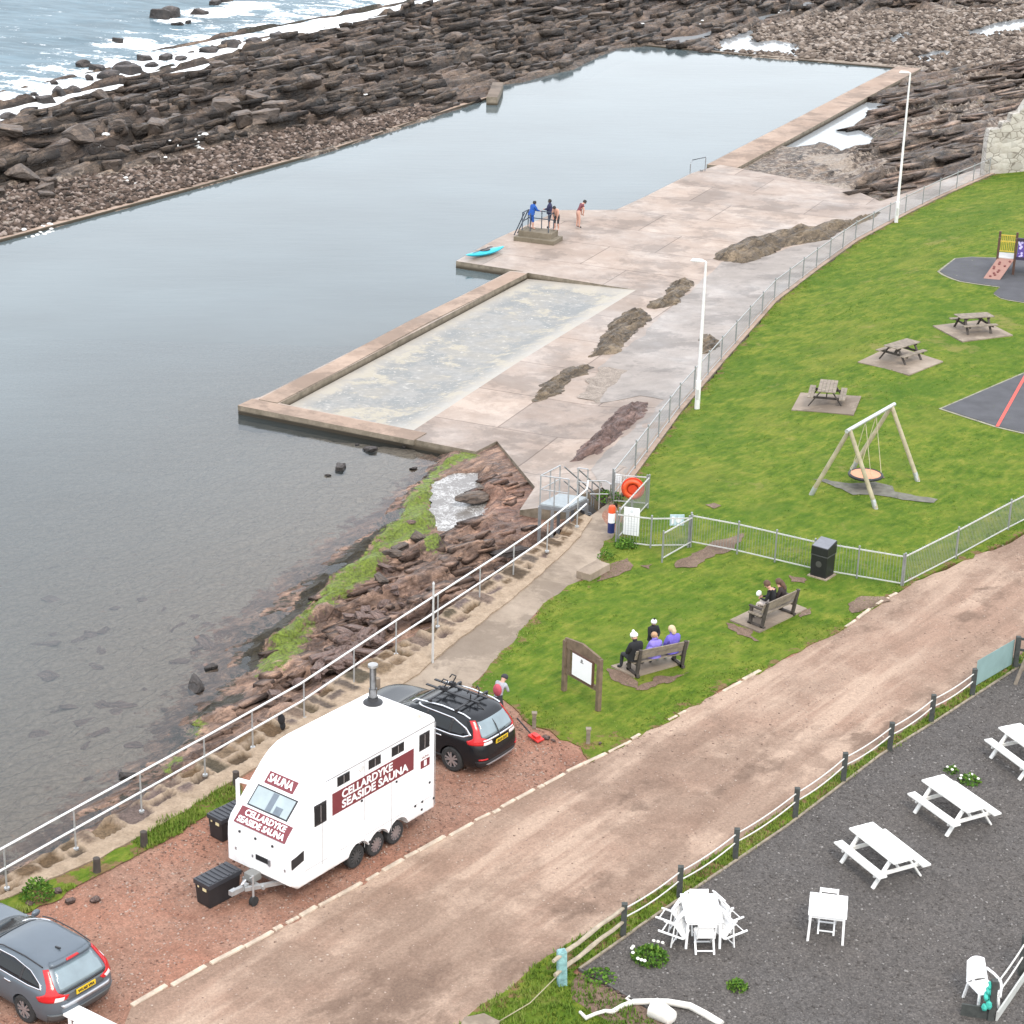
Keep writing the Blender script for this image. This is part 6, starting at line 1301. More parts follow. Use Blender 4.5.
fence('railing_fence', f2, [0]*4, 'bow-top metal fence running beside the dirt road from the corner to the right edge', 1.05, [1, 1, 2])
f3 = [W(616, 540, 0), W(650.5, 545, 0), W(688, 545, 0)]
fence('railing_fence', f3, [hl(p.x, p.y) for p in f3], 'short bow-top fence with the white notice board left of the open gate', 1.08, [1, 1])
f4 = [W(612, 503, -.3)+Vector((.05, 0, 0)), W(646, 504.5, -.15)]
fence('railing_fence', f4, [-.3, -.2], 'short fence panel between promenade and gate behind the orange life ring', 1.1, [1])
f5 = [W(646.5, 505, -.15)+Vector((.05, -.05, 0)), W(617, 539.5, 0)+Vector((.05, .08, 0))]
gt = fence('metal_gate', f5, [-.15, -.02], 'white-railed metal gate standing open beside the life ring', 1.08, [1]); gt['category'] = 'gate'
f6 = [W(689, 544, 0)+Vector((.05, -.06, 0)), W(662, 561, 0)]
gt = fence('metal_gate', f6, [0, 0], 'open metal gate leaf swung out over the grass below the blue sign', 1.0, [1]); gt['category'] = 'gate'

def board(name, px, py, z, w, h, rz, mat, lab, cat='sign', th=.03, frame_=None, logo=None):
    p = W(px, py, z); b = MB(); b.box((0, 0, 0), (w, th, h)); o = b.build(name, mat, bevel=.004); o.location = p; o.rotation_euler = (0, 0, rz); tag(o, lab, cat)
    bpy.context.view_layer.update(); return o
SW = simple('sign_face', (.78, .79, .80, 1), .4, var=.02)
an = rz_of(f3[0], f3[1])
o = board('notice_board', 631.5, 521.5, .55, .56, 1.02, an, SW, 'tall white notice board fixed to the fence beside the path')
b = MB(); b.cyl((0, -.018, .38), (0, -.024, .38), .06, n=14)
for k in range(7): b.box((0, -.018, .2-.09*k), (.40-.05*(k % 3), .006, .012))
b.build('printing', simple('print_grey', (.58, .61, .63, 1), .6), o)
o = board('safety_sign', 617.5, 478.5, .55, .30, .34, rz_of(*f4), SW, 'small white notice on the fence corner left of the orange life ring'); b = MB()
for k in range(3): b.box((0, -.018, .08-.08*k), (.2, .006, .012))
b.build('printing', MC['print_grey'], o)
o = board('blue_sign', 677, 520, .62, .50, .40, rz_of(f3[1], f3[2]), simple('sky_blue_sign', (.42, .55, .60, 1), .4, var=.15, vs=9), 'pale blue pictogram sign on the fence between the gate posts'); b = MB(); b.cyl((.05, -.018, 0), (.05, -.024, 0), .10, n=16); b.box((-.14, -.018, 0), (.09, .006, .26)); b.build('pictogram', SW, o)
# life ring in its housing
lr = empty('life_ring', label='orange life ring housing on a post behind the open gate', cat='life ring'); p = W(632, 507, -.2); lr.location = (p.x, p.y, -.25); lr.rotation_euler = (0, 0, rz_of(*f4)+.25)
ORG = simple('orange_plastic', (.62, .075, .018, 1), .45, var=.1)
b = MB(); b.cyl((0, .02, 0), (0, .02, 1.0), .04); b.build('post', GALV, lr)
b = MB(); b.v = []; n1, n2 = 28, 10; vs = [(math.cos(2*PI*i/n1)*(.29+.085*math.cos(2*PI*j/n2)), -.10+.085*math.sin(2*PI*j/n2), .78+math.sin(2*PI*i/n1)*(.29+.085*math.cos(2*PI*j/n2))) for i in range(n1) for j in range(n2)]
b.add(vs, [(i*n2+j, i*n2+(j+1) % n2, ((i+1) % n1)*n2+(j+1) % n2, ((i+1) % n1)*n2+j) for i in range(n1) for j in range(n2)]); b.build('ring', ORG, lr, smooth=True)
b = MB(); b.cyl((0, 0, .78), (0, -.05, .78), .42, n=28); b.cyl((0, -.05, .78), (0, -.13, .78), .17, n=20); b.build('housing', simple('red_orange', (.55, .05, .015, 1), .5, var=.1), lr, smooth=40)
# orange white navy throw line tube
o = empty('throwline_tube', W(611, 531, 0)+Vector((0, 0, -.05)), 0, 'orange, white and navy upright throw-line tube left of the notice board', 'rescue tube')
b = MB(); b.cyl((0, 0, 0), (0, 0, .38), .125, n=18); b.build('navy_base', simple('navy', (.012, .022, .11, 1), .5), o, smooth=40); b = MB(); b.cyl((0, 0, .38), (0, 0, .74), .122, n=18); b.build('white_band', SW, o, smooth=40)
b = MB(); b.lathe([(.125, .74), (.125, .92), (.10, .99), (.03, 1.02)], 18); b.build('orange_cap', ORG, o, smooth=40)

# ---- platform and steps
pl = empty('access_steps', label='galvanised viewing platform with railings and steps down to the pool deck', cat='steps')
c1, c2, c3 = W(540, 503.6, 0), W(568, 507.5, 0), W(587, 497, 0); c4 = c1+c3-c2; plat = [c1, c2, c3, c4]; ez = Vector((0, 0, 1))
b = MB(); b.prism([(p.x, p.y) for p in plat], -.06, .0); b.build('floor', simple('platform_grey', (.30, .33, .34, 1), .6, var=.1), pl)
b = MB(); 
for a, c in zip(plat, plat[1:]+plat[:1]): b.beam(a-ez*.12, c-ez*.12, .06, .14)
b.build('frame', STEEL, pl)
for p in plat+[c1.lerp(c2, .45), c4.lerp(c3, .5)]: b = MB(); b.beam(p-ez*.1, p-ez*1.75, .12, .12); b.build('leg', STEEL, pl)
b = MB(); e = [c2, c1, c4]
for q, hh in ((1.08, .024), (.55, .02)): b.tube([p+ez*q for p in e], hh); b.tube([c3+ez*q, c3.lerp(c4, .35)+ez*q], hh)
for p in [c2, c2.lerp(c1, .5), c1, c1.lerp(c4, .5), c4, c3, c3.lerp(c4, .35)]: b.cyl(p-ez*.05, p+ez*1.08, .026, n=8)
b.build('railing', GALV, pl)
sdv = (c4-c1).normalized(); s0 = c4.lerp(c3, .15); s1 = c4.lerp(c3, .62); b = MB()
for k in range(9): o_ = sdv*(.12+.24*k)-ez*(.17*(k+1)); b.beam(s0+o_, s1+o_, .24, .04, (0, 0, 1))
b.build('treads', STEEL, pl); b = MB()
for s in (s0, s1):
    b.beam(s-ez*.1, s+sdv*2.2-ez*1.68, .04, .18); b.tube([s+ez*1.05, s+sdv*2.2-ez*.62, s+sdv*2.25-ez*1.6], .026); b.tube([s+ez*.5, s+sdv*2.2-ez*1.15], .022); b.cyl(s+sdv*1.1-ez*.85, s+sdv*1.1+ez*.2, .022)
b.build('stair_rails', STEEL, pl)
b = MB(); a = W(587, 481, 1.0); b.tube([a, W(606, 481, .8), W(611, 484, .75), W(610, 497, -.1)], .022); b.tube([W(590, 494, .4), W(608, 494, .3)], .02); b.cyl(W(600, 481, .85), W(600, 481, .85)-ez*1.1, .022); o = b.build('link_rail', GALV, pl)

# ---- pool ladder rail, bathing block with rails, kayak
b = MB(); a = W(690, 173.5, DZ); c = W(705, 171, DZ); b.tube([a, a+ez*.62, W(692, 163, DZ+.3)+ez*.2, c+ez*.95, c+ez*.8, c], .035, 6); b.cyl(c-Vector((.25, .1, 0)), c-Vector((.25, .1, -.12)), .12)
tag(b.build('pool_handrail', STEEL), 'bent grey handrail at the far corner of the pool deck', 'handrail')
bk = empty('bathing_block', label='low concrete diving block with dark tubular rails on the pool deck', cat='diving block'); p0 = W(517.5, 242.5, DZ); p1 = W(562.5, 243, DZ); dx = (p1-p0); q = W(538, 240, DZ); bk.location = q; bk.rotation_euler = (0, 0, R(-22))
OLDC = m_concrete('mossy_concrete', (.34, .30, .24, 1), (.16, .14, .10, 1), (.24, .21, .16, 1))
b = MB(); b.box((.05, -.1, .12), (2.5, 1.5, .26)); b.build('lower_step', OLDC, bk, bevel=.03); b = MB(); b.box((-.02, .05, .40), (2.05, 1.15, .34)); b.build('upper_step', OLDC, bk, bevel=.03)
b = MB()
for x in (-.85, .0, .75): b.cyl((x, .5, .5), (x, .5, 1.62), .03)
for z in (1.6, 1.15): b.beam((-.85, .5, z), (.75, .5, z), .05, .05)
for x in (-.85, -.35): b.cyl((x, -.4, .5), (x, -.4, 1.62), .03)
for z in (1.6, 1.1): b.beam((-.85, .5, z), (-.85, -.4, z), .05, .05)
for y in (.5, .0): b.tube([(-.9, y, 1.5), (-1.55, y+.1, .1)], .035)
b.cyl((.75, -.3, .5), (.75, -.3, 1.62), .03); b.beam((.75, .5, 1.6), (.75, -.3, 1.6), .05, .05)
b.build('rails', simple('dark_rail', (.05, .065, .085, 1), .6), bk)
ky = empty('kayak', label='turquoise sit-in kayak lying on the corner of the pool deck', cat='kayak'); a = W(465.5, 260, DZ); c = W(504, 251, DZ); ky.location = (a+c)/2+Vector((0, 0, .02)); ky.rotation_euler = (0, 0, rz_of(a, c)); L = (c-a).length
n1, n2 = 24, 12; vs = []
for i in range(n1+1):
    t_ = i/n1; x = (t_-.5)*L; s = max(.02, math.sin(PI*t_)**.65); rk = .10*abs(2*t_-1)**2.5
    for j in range(n2): an_ = 2*PI*j/n2; vs.append((x, math.cos(an_)*.33*s, .17+rk+math.sin(an_)*(.17 if math.sin(an_) < 0 else .13)*s))
b = MB(); b.add(vs, [(i*n2+j, i*n2+(j+1) % n2, (i+1)*n2+(j+1) % n2, (i+1)*n2+j) for i in range(n1) for j in range(n2)]+[tuple(range(n2-1, -1, -1)), tuple(range(n1*n2, (n1+1)*n2))])
b.build('hull', simple('turquoise', (.015, .36, .46, 1), .35, var=.1), ky, smooth=60)
b = MB(); b.lathe([(.26, .30), (.24, .33), (.20, .32)], 18); b.v = [(v[0]*1.5, v[1]*.8, v[2]) for v in b.v]; b.build('cockpit', BLK, ky, smooth=True)
b = MB(); b.tube([(-1.1, -.12, .32), (.5, .18, .33)], .015); b.box((.62, .2, .33), (.34, .16, .02)); b.build('paddle', BLK, ky)

# ---- picnic tables
def picnic(L, top, seat, leg, w=.76, h=.74, sh=.44, so=.66, planks=5, lab='', group='', seatw=.26):
    r = empty('picnic_table', label=lab, cat='picnic table', group=group)
    b = MB(); pw = w/planks
    for k in range(planks): b.box((0, -w/2+pw*(k+.5), h), (L*(1 if k % 2 else .993), pw*.93, .04))
    b.build('tabletop', top, r)
    for sg in (-1, 1):
        b = MB()
        for k in (-.5, .5): b.box((0, sg*so+k*seatw/2, sh), (L, seatw*.46, .04))
        b.build('seat', seat, r)
    for x in (-L/2+.28, L/2-.28):
        for sg in (-1, 1): b = MB(); b.beam((x, sg*.22, h-.03), (x, sg*(so+.06), 0), .045, .10, (1, 0, 0)); b.build('leg', leg, r)
        b = MB(); b.beam((x+.045, -so-.1, sh-.06), (x+.045, so+.1, sh-.06), .045, .09); b.beam((x+.045, -w/2+.03, h-.06), (x+.045, w/2-.03, h-.06), .045, .07)
        b.beam((x+.045, 0, sh-.06), (x*.35, 0, h-.05), .045, .07); b.build('cross_beam', leg, r)
    return r
labs = ['weathered brown picnic table nearest the swing, on a square of paving', 'weathered brown picnic table in the middle of the row of three on the lawn', 'weathered brown picnic table nearest the climbing frame']
base = None
for i, (q, rz) in enumerate(((PAD4[0], R(78)), (PAD4[1], R(44)), (PAD4[2], R(16)))):
    c = sum(q, Vector())/4; c.z = hl(c.x, c.y)+.03
    if base is None: base = picnic(1.75, WOODG, WOODG, WOODD, group='brown picnic tables on the lawn', lab=labs[0]); base.location = c; base.rotation_euler = (0, 0, rz)
    else: copy_tree(base, c, rz, labs[i])
# white ones: tabletop corners traced at table height
wt_ = picnic(1.85, WOODW, WOODW, WOODW, w=.74, lab='white picnic table nearest the small white side table', group='white picnic tables on the grey gravel')
def place_white(o, c1, c2, w=.74):
    a = W(*c1, .76); b_ = W(*c2, .76); d = (b_-a).normalized(); n = Vector((-d.y, d.x, 0)); c = (a+b_)/2+n*(w/2 if True else 0); o.location = (c.x, c.y, .02); o.rotation_euler = (0, 0, math.atan2(d.y, d.x))
place_white(wt_, (848.5, 828.5), (894, 864.5))
o = copy_tree(wt_, label='white picnic table in the middle of the three on the grey gravel'); place_white(o, (920.5, 780), (968, 813.5))
o = copy_tree(wt_, label='white picnic table at the right edge, beyond the other two'); place_white(o, (995.5, 726), (1042, 760))

# ---- white tables and chairs
def small_table(w, d, h, lab, name='small_table'):
    r = empty(name, label=lab, cat='table'); b = MB(); n = 6
    for k in range(n): b.box((0, -d/2+d/n*(k+.5), h), (w, d/n*.96, .035))
    b.build('tabletop', WPLAST, r, bevel=.006)
    for sx in (-1, 1):
        for sy in (-1, 1): b = MB(); b.beam((sx*(w/2-.06), sy*(d/2-.06), h), (sx*(w/2-.04), sy*(d/2-.04), 0), .055, .055, (0, 1, 0)); b.build('leg', WPLAST, r)
    b = MB()
    for sy in (-1, 1): b.box((0, sy*(d/2-.06), h-.06), (w-.16, .025, .07))
    b.build('apron', WPLAST, r); return r
def slat_chair(lab, group):
    r = empty('garden_chair', label=lab, cat='chair', group=group)
    b = MB()
    for k in range(5): b.box((0, -.18+.09*k, .44), (.42, .082, .022))
    b.build('seat', WPLAST, r)
    b = MB()
    for sx in (-1, 1): b.beam((sx*.2, -.20, .42), (sx*.2, -.33, .90), .03, .04, (1, 0, 0))
    for z in (.60, .84): b.beam((-.2, -.24-.13*(z-.42)/.48+.02, z), (.2, -.24-.13*(z-.42)/.48+.02, z), .02, .10 if z > .7 else .06)
    b.build('backrest', WPLAST, r)
    for sx in (-1, 1):
        for a, c in (((sx*.21, .20, .43), (sx*.21, -.24, 0)), ((sx*.18, -.22, .50), (sx*.18, .26, 0))): b = MB(); b.beam(a, c, .028, .042, (1, 0, 0)); b.build('leg', WPLAST, r)
    for y_, w_ in ((-.18, .21), (.2, .18)): b = MB(); b.beam((-w_, y_, .065), (w_, y_, .065), .02, .03); b.build('stretcher', WPLAST, r)
    return r
# side table with one chair behind it
a, c = W(811, 915, .73), W(844, 919, .73); d = (c-a).normalized(); mid_ = (a+c)/2+Vector((-d.y, d.x, 0))*.47; ang = math.atan2(d.y, d.x)
st = small_table(.88, .98, .72, 'small square white table alone on the grey gravel with one chair pushed in', 'side_table'); st.location = (mid_.x, mid_.y, .02); st.rotation_euler = (0, 0, ang)
ch0 = slat_chair('white slatted chair pushed in behind the small square table', 'white garden chairs'); q = mid_+Vector((-d.y, d.x, 0))*.14; ch0.location = (q.x, q.y, .02); ch0.rotation_euler = (0, 0, ang+PI)
# table with folding chairs leaning on it
a, c = W(689, 922, .73), W(720, 922, .73); d = (c-a).normalized(); dn = Vector((-d.y, d.x, 0)); mid_ = (a+c)/2+dn*.56; ang = math.atan2(d.y, d.x)
dt = small_table(.86, 1.2, .72, 'long white table with white folding chairs tipped against it', 'dining_table'); dt.location = (mid_.x, mid_.y, .02); dt.rotation_euler = (0, 0, ang)
o = copy_tree(ch0, (*(mid_-dn*.58+d*.02).to_2d(), .02), ang, 'white slatted chair at the near end of the long white table')
o = copy_tree(ch0, (*(mid_+dn*.20).to_2d(), .02), ang+PI, 'white slatted chair at the far end of the long white table')
for sx, sy, lab in ((-1, -.28, 'white chair tipped against the left side of the long table, nearer one'), (-1, .28, 'white chair tipped against the left side of the long table, farther one'), (1, -.28, 'white chair tipped against the right side of the long table, nearer one'), (1, .28, 'white chair tipped against the right side of the long table, farther one')):
    q = mid_+d*sx*.80+dn*sy; o = copy_tree(ch0, (q.x, q.y, .22), 0, lab)
    o.rotation_euler = (R(-50), 0, ang+(-PI/2 if sx > 0 else PI/2)+PI+sx*.45)
# ---- benches
def bench(lab):
    r = empty('park_bench', label=lab, cat='bench', group='wooden benches facing the sea')
    b = MB()
    for k in range(4): b.box((0, -.20+.125*k, .45), (1.82, .11, .04))
    b.build('seat', WOODG, r)
    b = MB()
    for k in range(2): z = .66+.17*k; b.box((0, -.31-.05*k, z), (1.82, .035, .145), M=Matrix.Rotation(R(14), 4, 'X'))
    b.build('backrest', WOODG, r)
    for sx in (-.78, .78):
        b = MB(); b.beam((sx, -.24, .0), (sx, -.40, .93), .09, .09, (1, 0, 0)); b.beam((sx, .20, 0), (sx, .20, .62), .09, .09, (1, 0, 0)); b.beam((sx, -.30, .40), (sx, .24, .40), .07, .09); b.beam((sx, -.32, .64), (sx, .28, .64), .09, .05); b.beam((sx, -.36, .05), (sx, .30, .05), .09, .08); b.build('end_frame', WOODD, r)
    return r
bn1 = bench('dark weathered bench with four people on it, beside the wooden notice frame')
a, c = W(628.5, 675, 0), W(681, 664, 0); m = (a+c)/2; ang = rz_of(a, c); bn1.location = (m.x, m.y, .03); bn1.rotation_euler = (0, 0, ang); BA1 = (m, ang)
a, c = W(751, 629, 0), W(790, 611.5, 0); m = (a+c)/2; ang = rz_of(a, c); bn2 = copy_tree(bn1, (m.x, m.y, .03), ang, 'grey wooden bench with a couple on it, below the litter bin'); BA2 = (m, ang)
# ---- wooden notice frame
WOODG0 = WOODG; WOODG = simple('brown_post_wood', (.135, .095, .062, 1), .85, var=.3, vs=5, bump=.3)
nb = empty('notice_stand', label='wooden posted notice frame with a white poster on the grass', cat='notice board'); a, c = W(564, 690.5, 0), W(598, 710.5, 0); nb.location = (a+c)/2; ang = rz_of(a, c); nb.rotation_euler = (0, 0, ang); Lb = (c-a).length
for sx, hh in ((-1, 1.62), (1, 1.62)): b = MB(); b.box((sx*Lb/2, 0, hh/2), (.13, .13, hh)); b.build('post', WOODG, nb, bevel=.01)
b = MB(); b.add([(x, y, z) for y in (-.035, .035) for x, z in ((-Lb/2, 1.42), (Lb/2, 1.42), (Lb/2, 1.66), (0, 1.80), (-Lb/2, 1.70))], [(0, 1, 2, 3, 4), (9, 8, 7, 6, 5)]+[(k, (k+1) % 5, 5+(k+1) % 5, 5+k) for k in range(5)]); b.build('header', WOODG, nb)
b = MB(); b.box((0, 0, .66), (Lb, .07, .14)); b.box((-Lb/2+.18, 0, 1.04), (.12, .05, .75)); b.build('crossbar', WOODG, nb)
b = MB(); b.box((.06, -.03, 1.05), (.98, .06, .80)); fr_ = b.build('poster_frame', simple('brown_frame', (.09, .045, .03, 1), .6), nb, bevel=.01); b = MB(); b.box((.06, -.065, 1.05), (.86, .012, .68)); po = b.build('poster', SW, fr_)
b = MB(); b.cyl((.06, -.070, 1.30), (.06, -.076, 1.30), .045, n=12); b.box((.06, -.072, 1.24), (.14, .006, .03)); b.build('emblem', simple('emblem_grey', (.2, .2, .2, 1), .6), po)
WOODG = WOODG0
# ---- litter bin
lb = empty('litter_bin', label='black square litter bin with sloping grey top, at the fence', cat='bin'); a, c = W(809.5, 576, 0), W(825, 580.5, 0); m = (a+c)/2; ang = rz_of(a, c); n = Vector((-math.sin(ang), math.cos(ang), 0)); lb.location = m+n*.30; lb.rotation_euler = (0, 0, ang)
BINM = simple('bin_black', (.014, .014, .016, 1), .4, var=.15)
b = MB(); b.box((0, 0, .42), (.58, .56, .82), taper=1.04); b.build('body', BINM, lb, bevel=.02); b = MB(); b.box((0, 0, .80), (.62, .60, .035)); b.build('band', simple('bin_band', (.07, .07, .075, 1), .4), lb)
b = MB(); s = .31; b.add([(x, y, .82) for x, y in ((-s, -s), (s, -s), (s, s), (-s, s))]+[(-s, -s, 1.10), (s, -s, 1.10), (s, s, 1.24), (-s, s, 1.24)], [(0, 1, 2, 3), (4, 5, 6, 7), (0, 1, 5, 4), (1, 2, 6, 5), (2, 3, 7, 6), (3, 0, 4, 7)]); hd = b.build('hood', BINM, lb, bevel=.015)
b = MB(); b.add([(-s+.02, -s+.02, 1.115), (s-.02, -s+.02, 1.115), (s-.02, s-.02, 1.25), (-s+.02, s-.02, 1.25), (-s+.02, -s+.02, 1.09), (s-.02, -s+.02, 1.09), (s-.02, s-.02, 1.22), (-s+.02, s-.02, 1.22)], [(0, 1, 2, 3), (7, 6, 5, 4), (0, 1, 5, 4), (1, 2, 6, 5), (2, 3, 7, 6), (3, 0, 4, 7)]); b.build('lid', simple('bin_lid', (.16, .165, .185, 1), .45), hd)
text('LITTER', .1, SW, lb, frame((0, .31, 1.05), (-1, 0, 0), (0, 0, 1)), width=.36) if False else None
b = MB(); b.cyl((0, -.285, .5), (0, -.292, .5), .11, n=16); b.build('emblem', simple('bin_emblem', (.06, .06, .055, 1), .5), lb)
b = MB(); b.box((0, 0, .02), (.72, .70, .05)); b.build('plinth', PADM, lb)
# ---- basket swing
sw = empty('basket_swing', label='timber basket swing with a round orange and black seat on the lawn', cat='swing')
PINE = simple('round_timber', (.34, .30, .20, 1), .8, var=.2, vs=4, bump=.2)
F1, F2, F3, F4 = WL(811, 494.5), WL(876, 508.5), WL(918, 481), WL(852, 469)
A1 = (F1+F2)/2; A2 = (F3+F4)/2
def vert(foot, py):
    lo, hi = 0, 6
    for _ in range(30):
        m_ = (lo+hi)/2
        if P((foot.x, foot.y, foot.z+m_))[1] > py: lo = m_
        else: hi = m_
    return foot+ez*lo
T1 = vert(A1, 429.5); T2 = vert(A2, 406); T1 = Vector((T1.x, T1.y, (T1.z+T2.z)/2)); T2.z = T1.z; dv = (T2-T1).normalized(); sw.location = A1; sw.location.z = hl(A1.x, A1.y)
O = Vector(sw.location)
b = MB(); b.cyl(T1-dv*.25-O, T2+dv*.25-O, .075, n=12); b.build('beam', simple('galv_beam', (.50, .51, .50, 1), .4, .5), sw, smooth=40)
for f, t_ in ((F1, T1), (F2, T1), (F3, T2), (F4, T2)):
    b = MB(); b.cyl(f-O, t_-O+(f-t_).normalized()*-.02, .085, .08, 10); lg = b.build('leg', PINE, sw, smooth=40); b = MB(); b.cyl(f-O-ez*.05, f-O+(t_-f).normalized()*.35, .095, .092, 10); b.build('foot_sleeve', GALV, lg, smooth=40)
mc = (T1+T2)/2-O; zs_ = .52; n1, n2 = 32, 8; rr0 = .60
b = MB(); vs = [(mc.x+math.cos(2*PI*i/n1)*(rr0+.06*math.cos(2*PI*j/n2)), mc.y+math.sin(2*PI*i/n1)*(rr0+.06*math.cos(2*PI*j/n2)), zs_+.06*math.sin(2*PI*j/n2)) for i in range(n1) for j in range(n2)]
b.add(vs, [(i*n2+j, i*n2+(j+1) % n2, ((i+1) % n1)*n2+(j+1) % n2, ((i+1) % n1)*n2+j) for i in range(n1) for j in range(n2)]); b.build('rim', BLK, sw, smooth=True)
b = MB(); b.lathe([(.60, zs_+.035), (.35, zs_-.02), (.05, zs_-.04), (.05, zs_-.07), (.35, zs_-.05), (.60, zs_-.0)], 32, (mc.x, mc.y, 0)); b.build('seat', simple('orange_seat', (.60, .26, .15, 1), .7, var=.1), sw, smooth=True)
for k, e_ in ((0, -1), (1, -1), (2, 1), (3, 1)):
    a_ = math.atan2(dv.y, dv.x)+PI/4+PI/2*k; tp = mc+dv*(.45 if math.cos(PI/4+PI/2*k) > 0 else -.45); tp = Vector((tp.x, tp.y, T1.z-O.z-.05)); b = MB(); b.tube([tp, (mc.x+rr0*math.cos(a_), mc.y+rr0*math.sin(a_), zs_+.05)], .014, 5); b.build('rope', simple('pale_rope', (.42, .38, .25, 1), .8), sw)
# ---- climbing frame at the right edge
cf = empty('climbing_frame', label='wooden climbing frame with ramp and purple spotted panel at the right edge', cat='climbing frame')
a, c = WL(983, 279), WL(999.6, 280.5); d = (c-a).normalized(); n = Vector((-d.y, d.x, 0)); cf.location = g0(a); ang = math.atan2(d.y, d.x); cf.rotation_euler = (0, 0, ang); w = (c-a).length
BR = simple('frame_brown', (.075, .038, .025, 1), .7, var=.2)
HP = .86; dy = 1.35; sx0 = .62
b = MB(); b.add([(0, 0, .02), (w, 0, .02), (w+sx0, dy, HP), (sx0, dy, HP), (0, .06, -.02), (w, .06, -.02), (w+sx0, dy+.06, HP-.06), (sx0, dy+.06, HP-.06)], [(0, 1, 2, 3), (7, 6, 5, 4), (0, 1, 5, 4), (1, 2, 6, 5), (2, 3, 7, 6), (3, 0, 4, 7)]); rp = b.build('climbing_ramp', simple('ramp_pink_brown', (.27, .15, .12, 1), .7, var=.1), cf)
b = MB(); rnd_ = random.Random(3); nr_ = Vector((0, -(HP), dy)).normalized()
for k in range(11): u = .15+.7*rnd_.random(); v = .1+.8*(k+.5)/11; c_ = Vector((u*w+v*sx0, v*dy, .02+v*(HP-.02))); b.ball(c_, .07, 8)
b.build('holds', simple('holds_maroon', (.16, .05, .045, 1), .6), rp, smooth=True)
b = MB(); b.box((w/2+sx0, dy+.6, HP), (w+.1, 1.2, .06)); b.build('deck', simple('deck_grey', (.42, .42, .42, 1), .7), cf)
for x, y, hh in ((-.02, dy, 1.95), (w+.02, dy, 1.95), (-.02, dy+1.2, 2.0), (w+.02, dy+1.2, 2.0), (w+2.6, dy, 1.95), (w+2.6, dy+1.2, 2.0)): b = MB(); b.box((x+sx0, y, hh/2), (.12, .12, hh)); b.build('post', BR, cf, bevel=.01)
YB = simple('yellow_bars', (.50, .36, .04, 1), .5); b = MB()
for z in (HP+.95, HP+.1): b.beam((sx0, dy+1.2, z), (sx0+w, dy+1.2, z), .04, .05)
for k in range(1, 9): b.cyl((sx0+w*k/9, dy+1.2, HP+.1), (sx0+w*k/9, dy+1.2, HP+.95), .018, n=6)
b.beam((sx0, dy, HP+.9), (sx0+w, dy, HP+.9), .04, .05); b.build('yellow_guard', YB, cf)
pt_ = NT('purple_spots'); v_ = pt_.voro(5.2, pt_.mapping((1, .2, 1)), 'F1', 0); PUR = pt_.bsdf(pt_.ramp(v_, [(.32, (.50, .45, .72, 1)), (.40, (.085, .05, .24, 1))]), .5)
b = MB(); b.box((sx0+w+1.3, dy, HP+.55), (2.4, .05, .82)); b.build('spotted_panel', PUR, cf); b = MB(); b.box((sx0+w+1.3, dy, HP+1.05), (2.5, .12, .16)); b.box((sx0+w+1.3, dy, HP+.06), (2.5, .12, .16)); b.build('panel_rail', simple('dark_purple', (.03, .02, .05, 1), .6), cf); b = MB(); b.box((sx0+w+1.3, dy+.6, HP), (2.5, 1.2, .06)); b.build('bridge_deck', BR, cf)

# ---- rope fence along the yard
RPM = simple('white_rope', (.55, .54, .50, 1), .85, var=.1); 
rp_px = [((623, 936), .86), ((679, 898), .86), ((735, 859.5), .86), ((795, 818), .86), ((843, 782), .86), ((889.5, 751), .86), ((931, 722.5), .86), ((972, 696), .86)]
rfn = empty('rope_fence', label='dark-posted rope fence between the dirt road and the grey gravel yard', cat='fence'); ppos = []
for (px, py), h in rp_px:
    q = W(px, py, 0); ppos.append(q); b = MB(); b.box((q.x, q.y, h/2-.05), (.13, .12, h+.1)); b.box((q.x, q.y, h+.01), (.14, .13, .02)); b.build('post', DKPOST, rfn, bevel=.01)
for a, c in zip(ppos, ppos[1:]):
    for z, sg in ((.74, .06), (.50, .08)):
        pts = [a.lerp(c, k/8)+ez*(z-sg*4*(k/8)*(1-k/8)) for k in range(9)]; b = MB(); b.tube(pts, .018, 5); b.build('rope', RPM, rfn)
    
q0 = W(562, 985, 0); b = MB(); b.box((0, 0, .42), (.20, .16, 1.0)); b.box((0, 0, .93), (.17, .13, .03)); tqp = b.build('turquoise_post', simple('flaking_turquoise', (.20, .36, .36, 1), .8, var=.45, vs=7), bevel=.01); tqp.location = q0; tqp.rotation_euler = (R(2), R(-3), .3); tag(tqp, 'flaking turquoise gatepost on the grass at the end of the rope fence', 'post')
lr_ = empty('log_rails', label='two bleached driftwood rails between the turquoise post and the rope fence', cat='rail'); DRW = simple('bleached_wood', (.33, .28, .21, 1), .9, var=.25, vs=5, bump=.3)
for z0, z1, e0 in ((.82, .78, -.38), (.42, .40, -.30)):
    d = (ppos[0]-q0).normalized(); pts = [q0+d*(e0+((ppos[0]-q0).length-e0)*k/6)+ez*(z0+(z1-z0)*k/6+.02*math.sin(k*2.1)) for k in range(7)]; b = MB(); b.tube(pts, [.045, .055, .05, .058, .05, .048, .04], 8); b.build('rail', DRW, lr_, smooth=True)
b = MB(); b.tube([q0+ez*.38, W(530, 1003, .22), W(498, 1022, .03), W(470, 1040, -.0)], .012, 5); tag(b.build('tie_rope', simple('tan_rope', (.30, .26, .17, 1), .9)), 'thin tan rope running from the turquoise post down to the ground', 'rope')
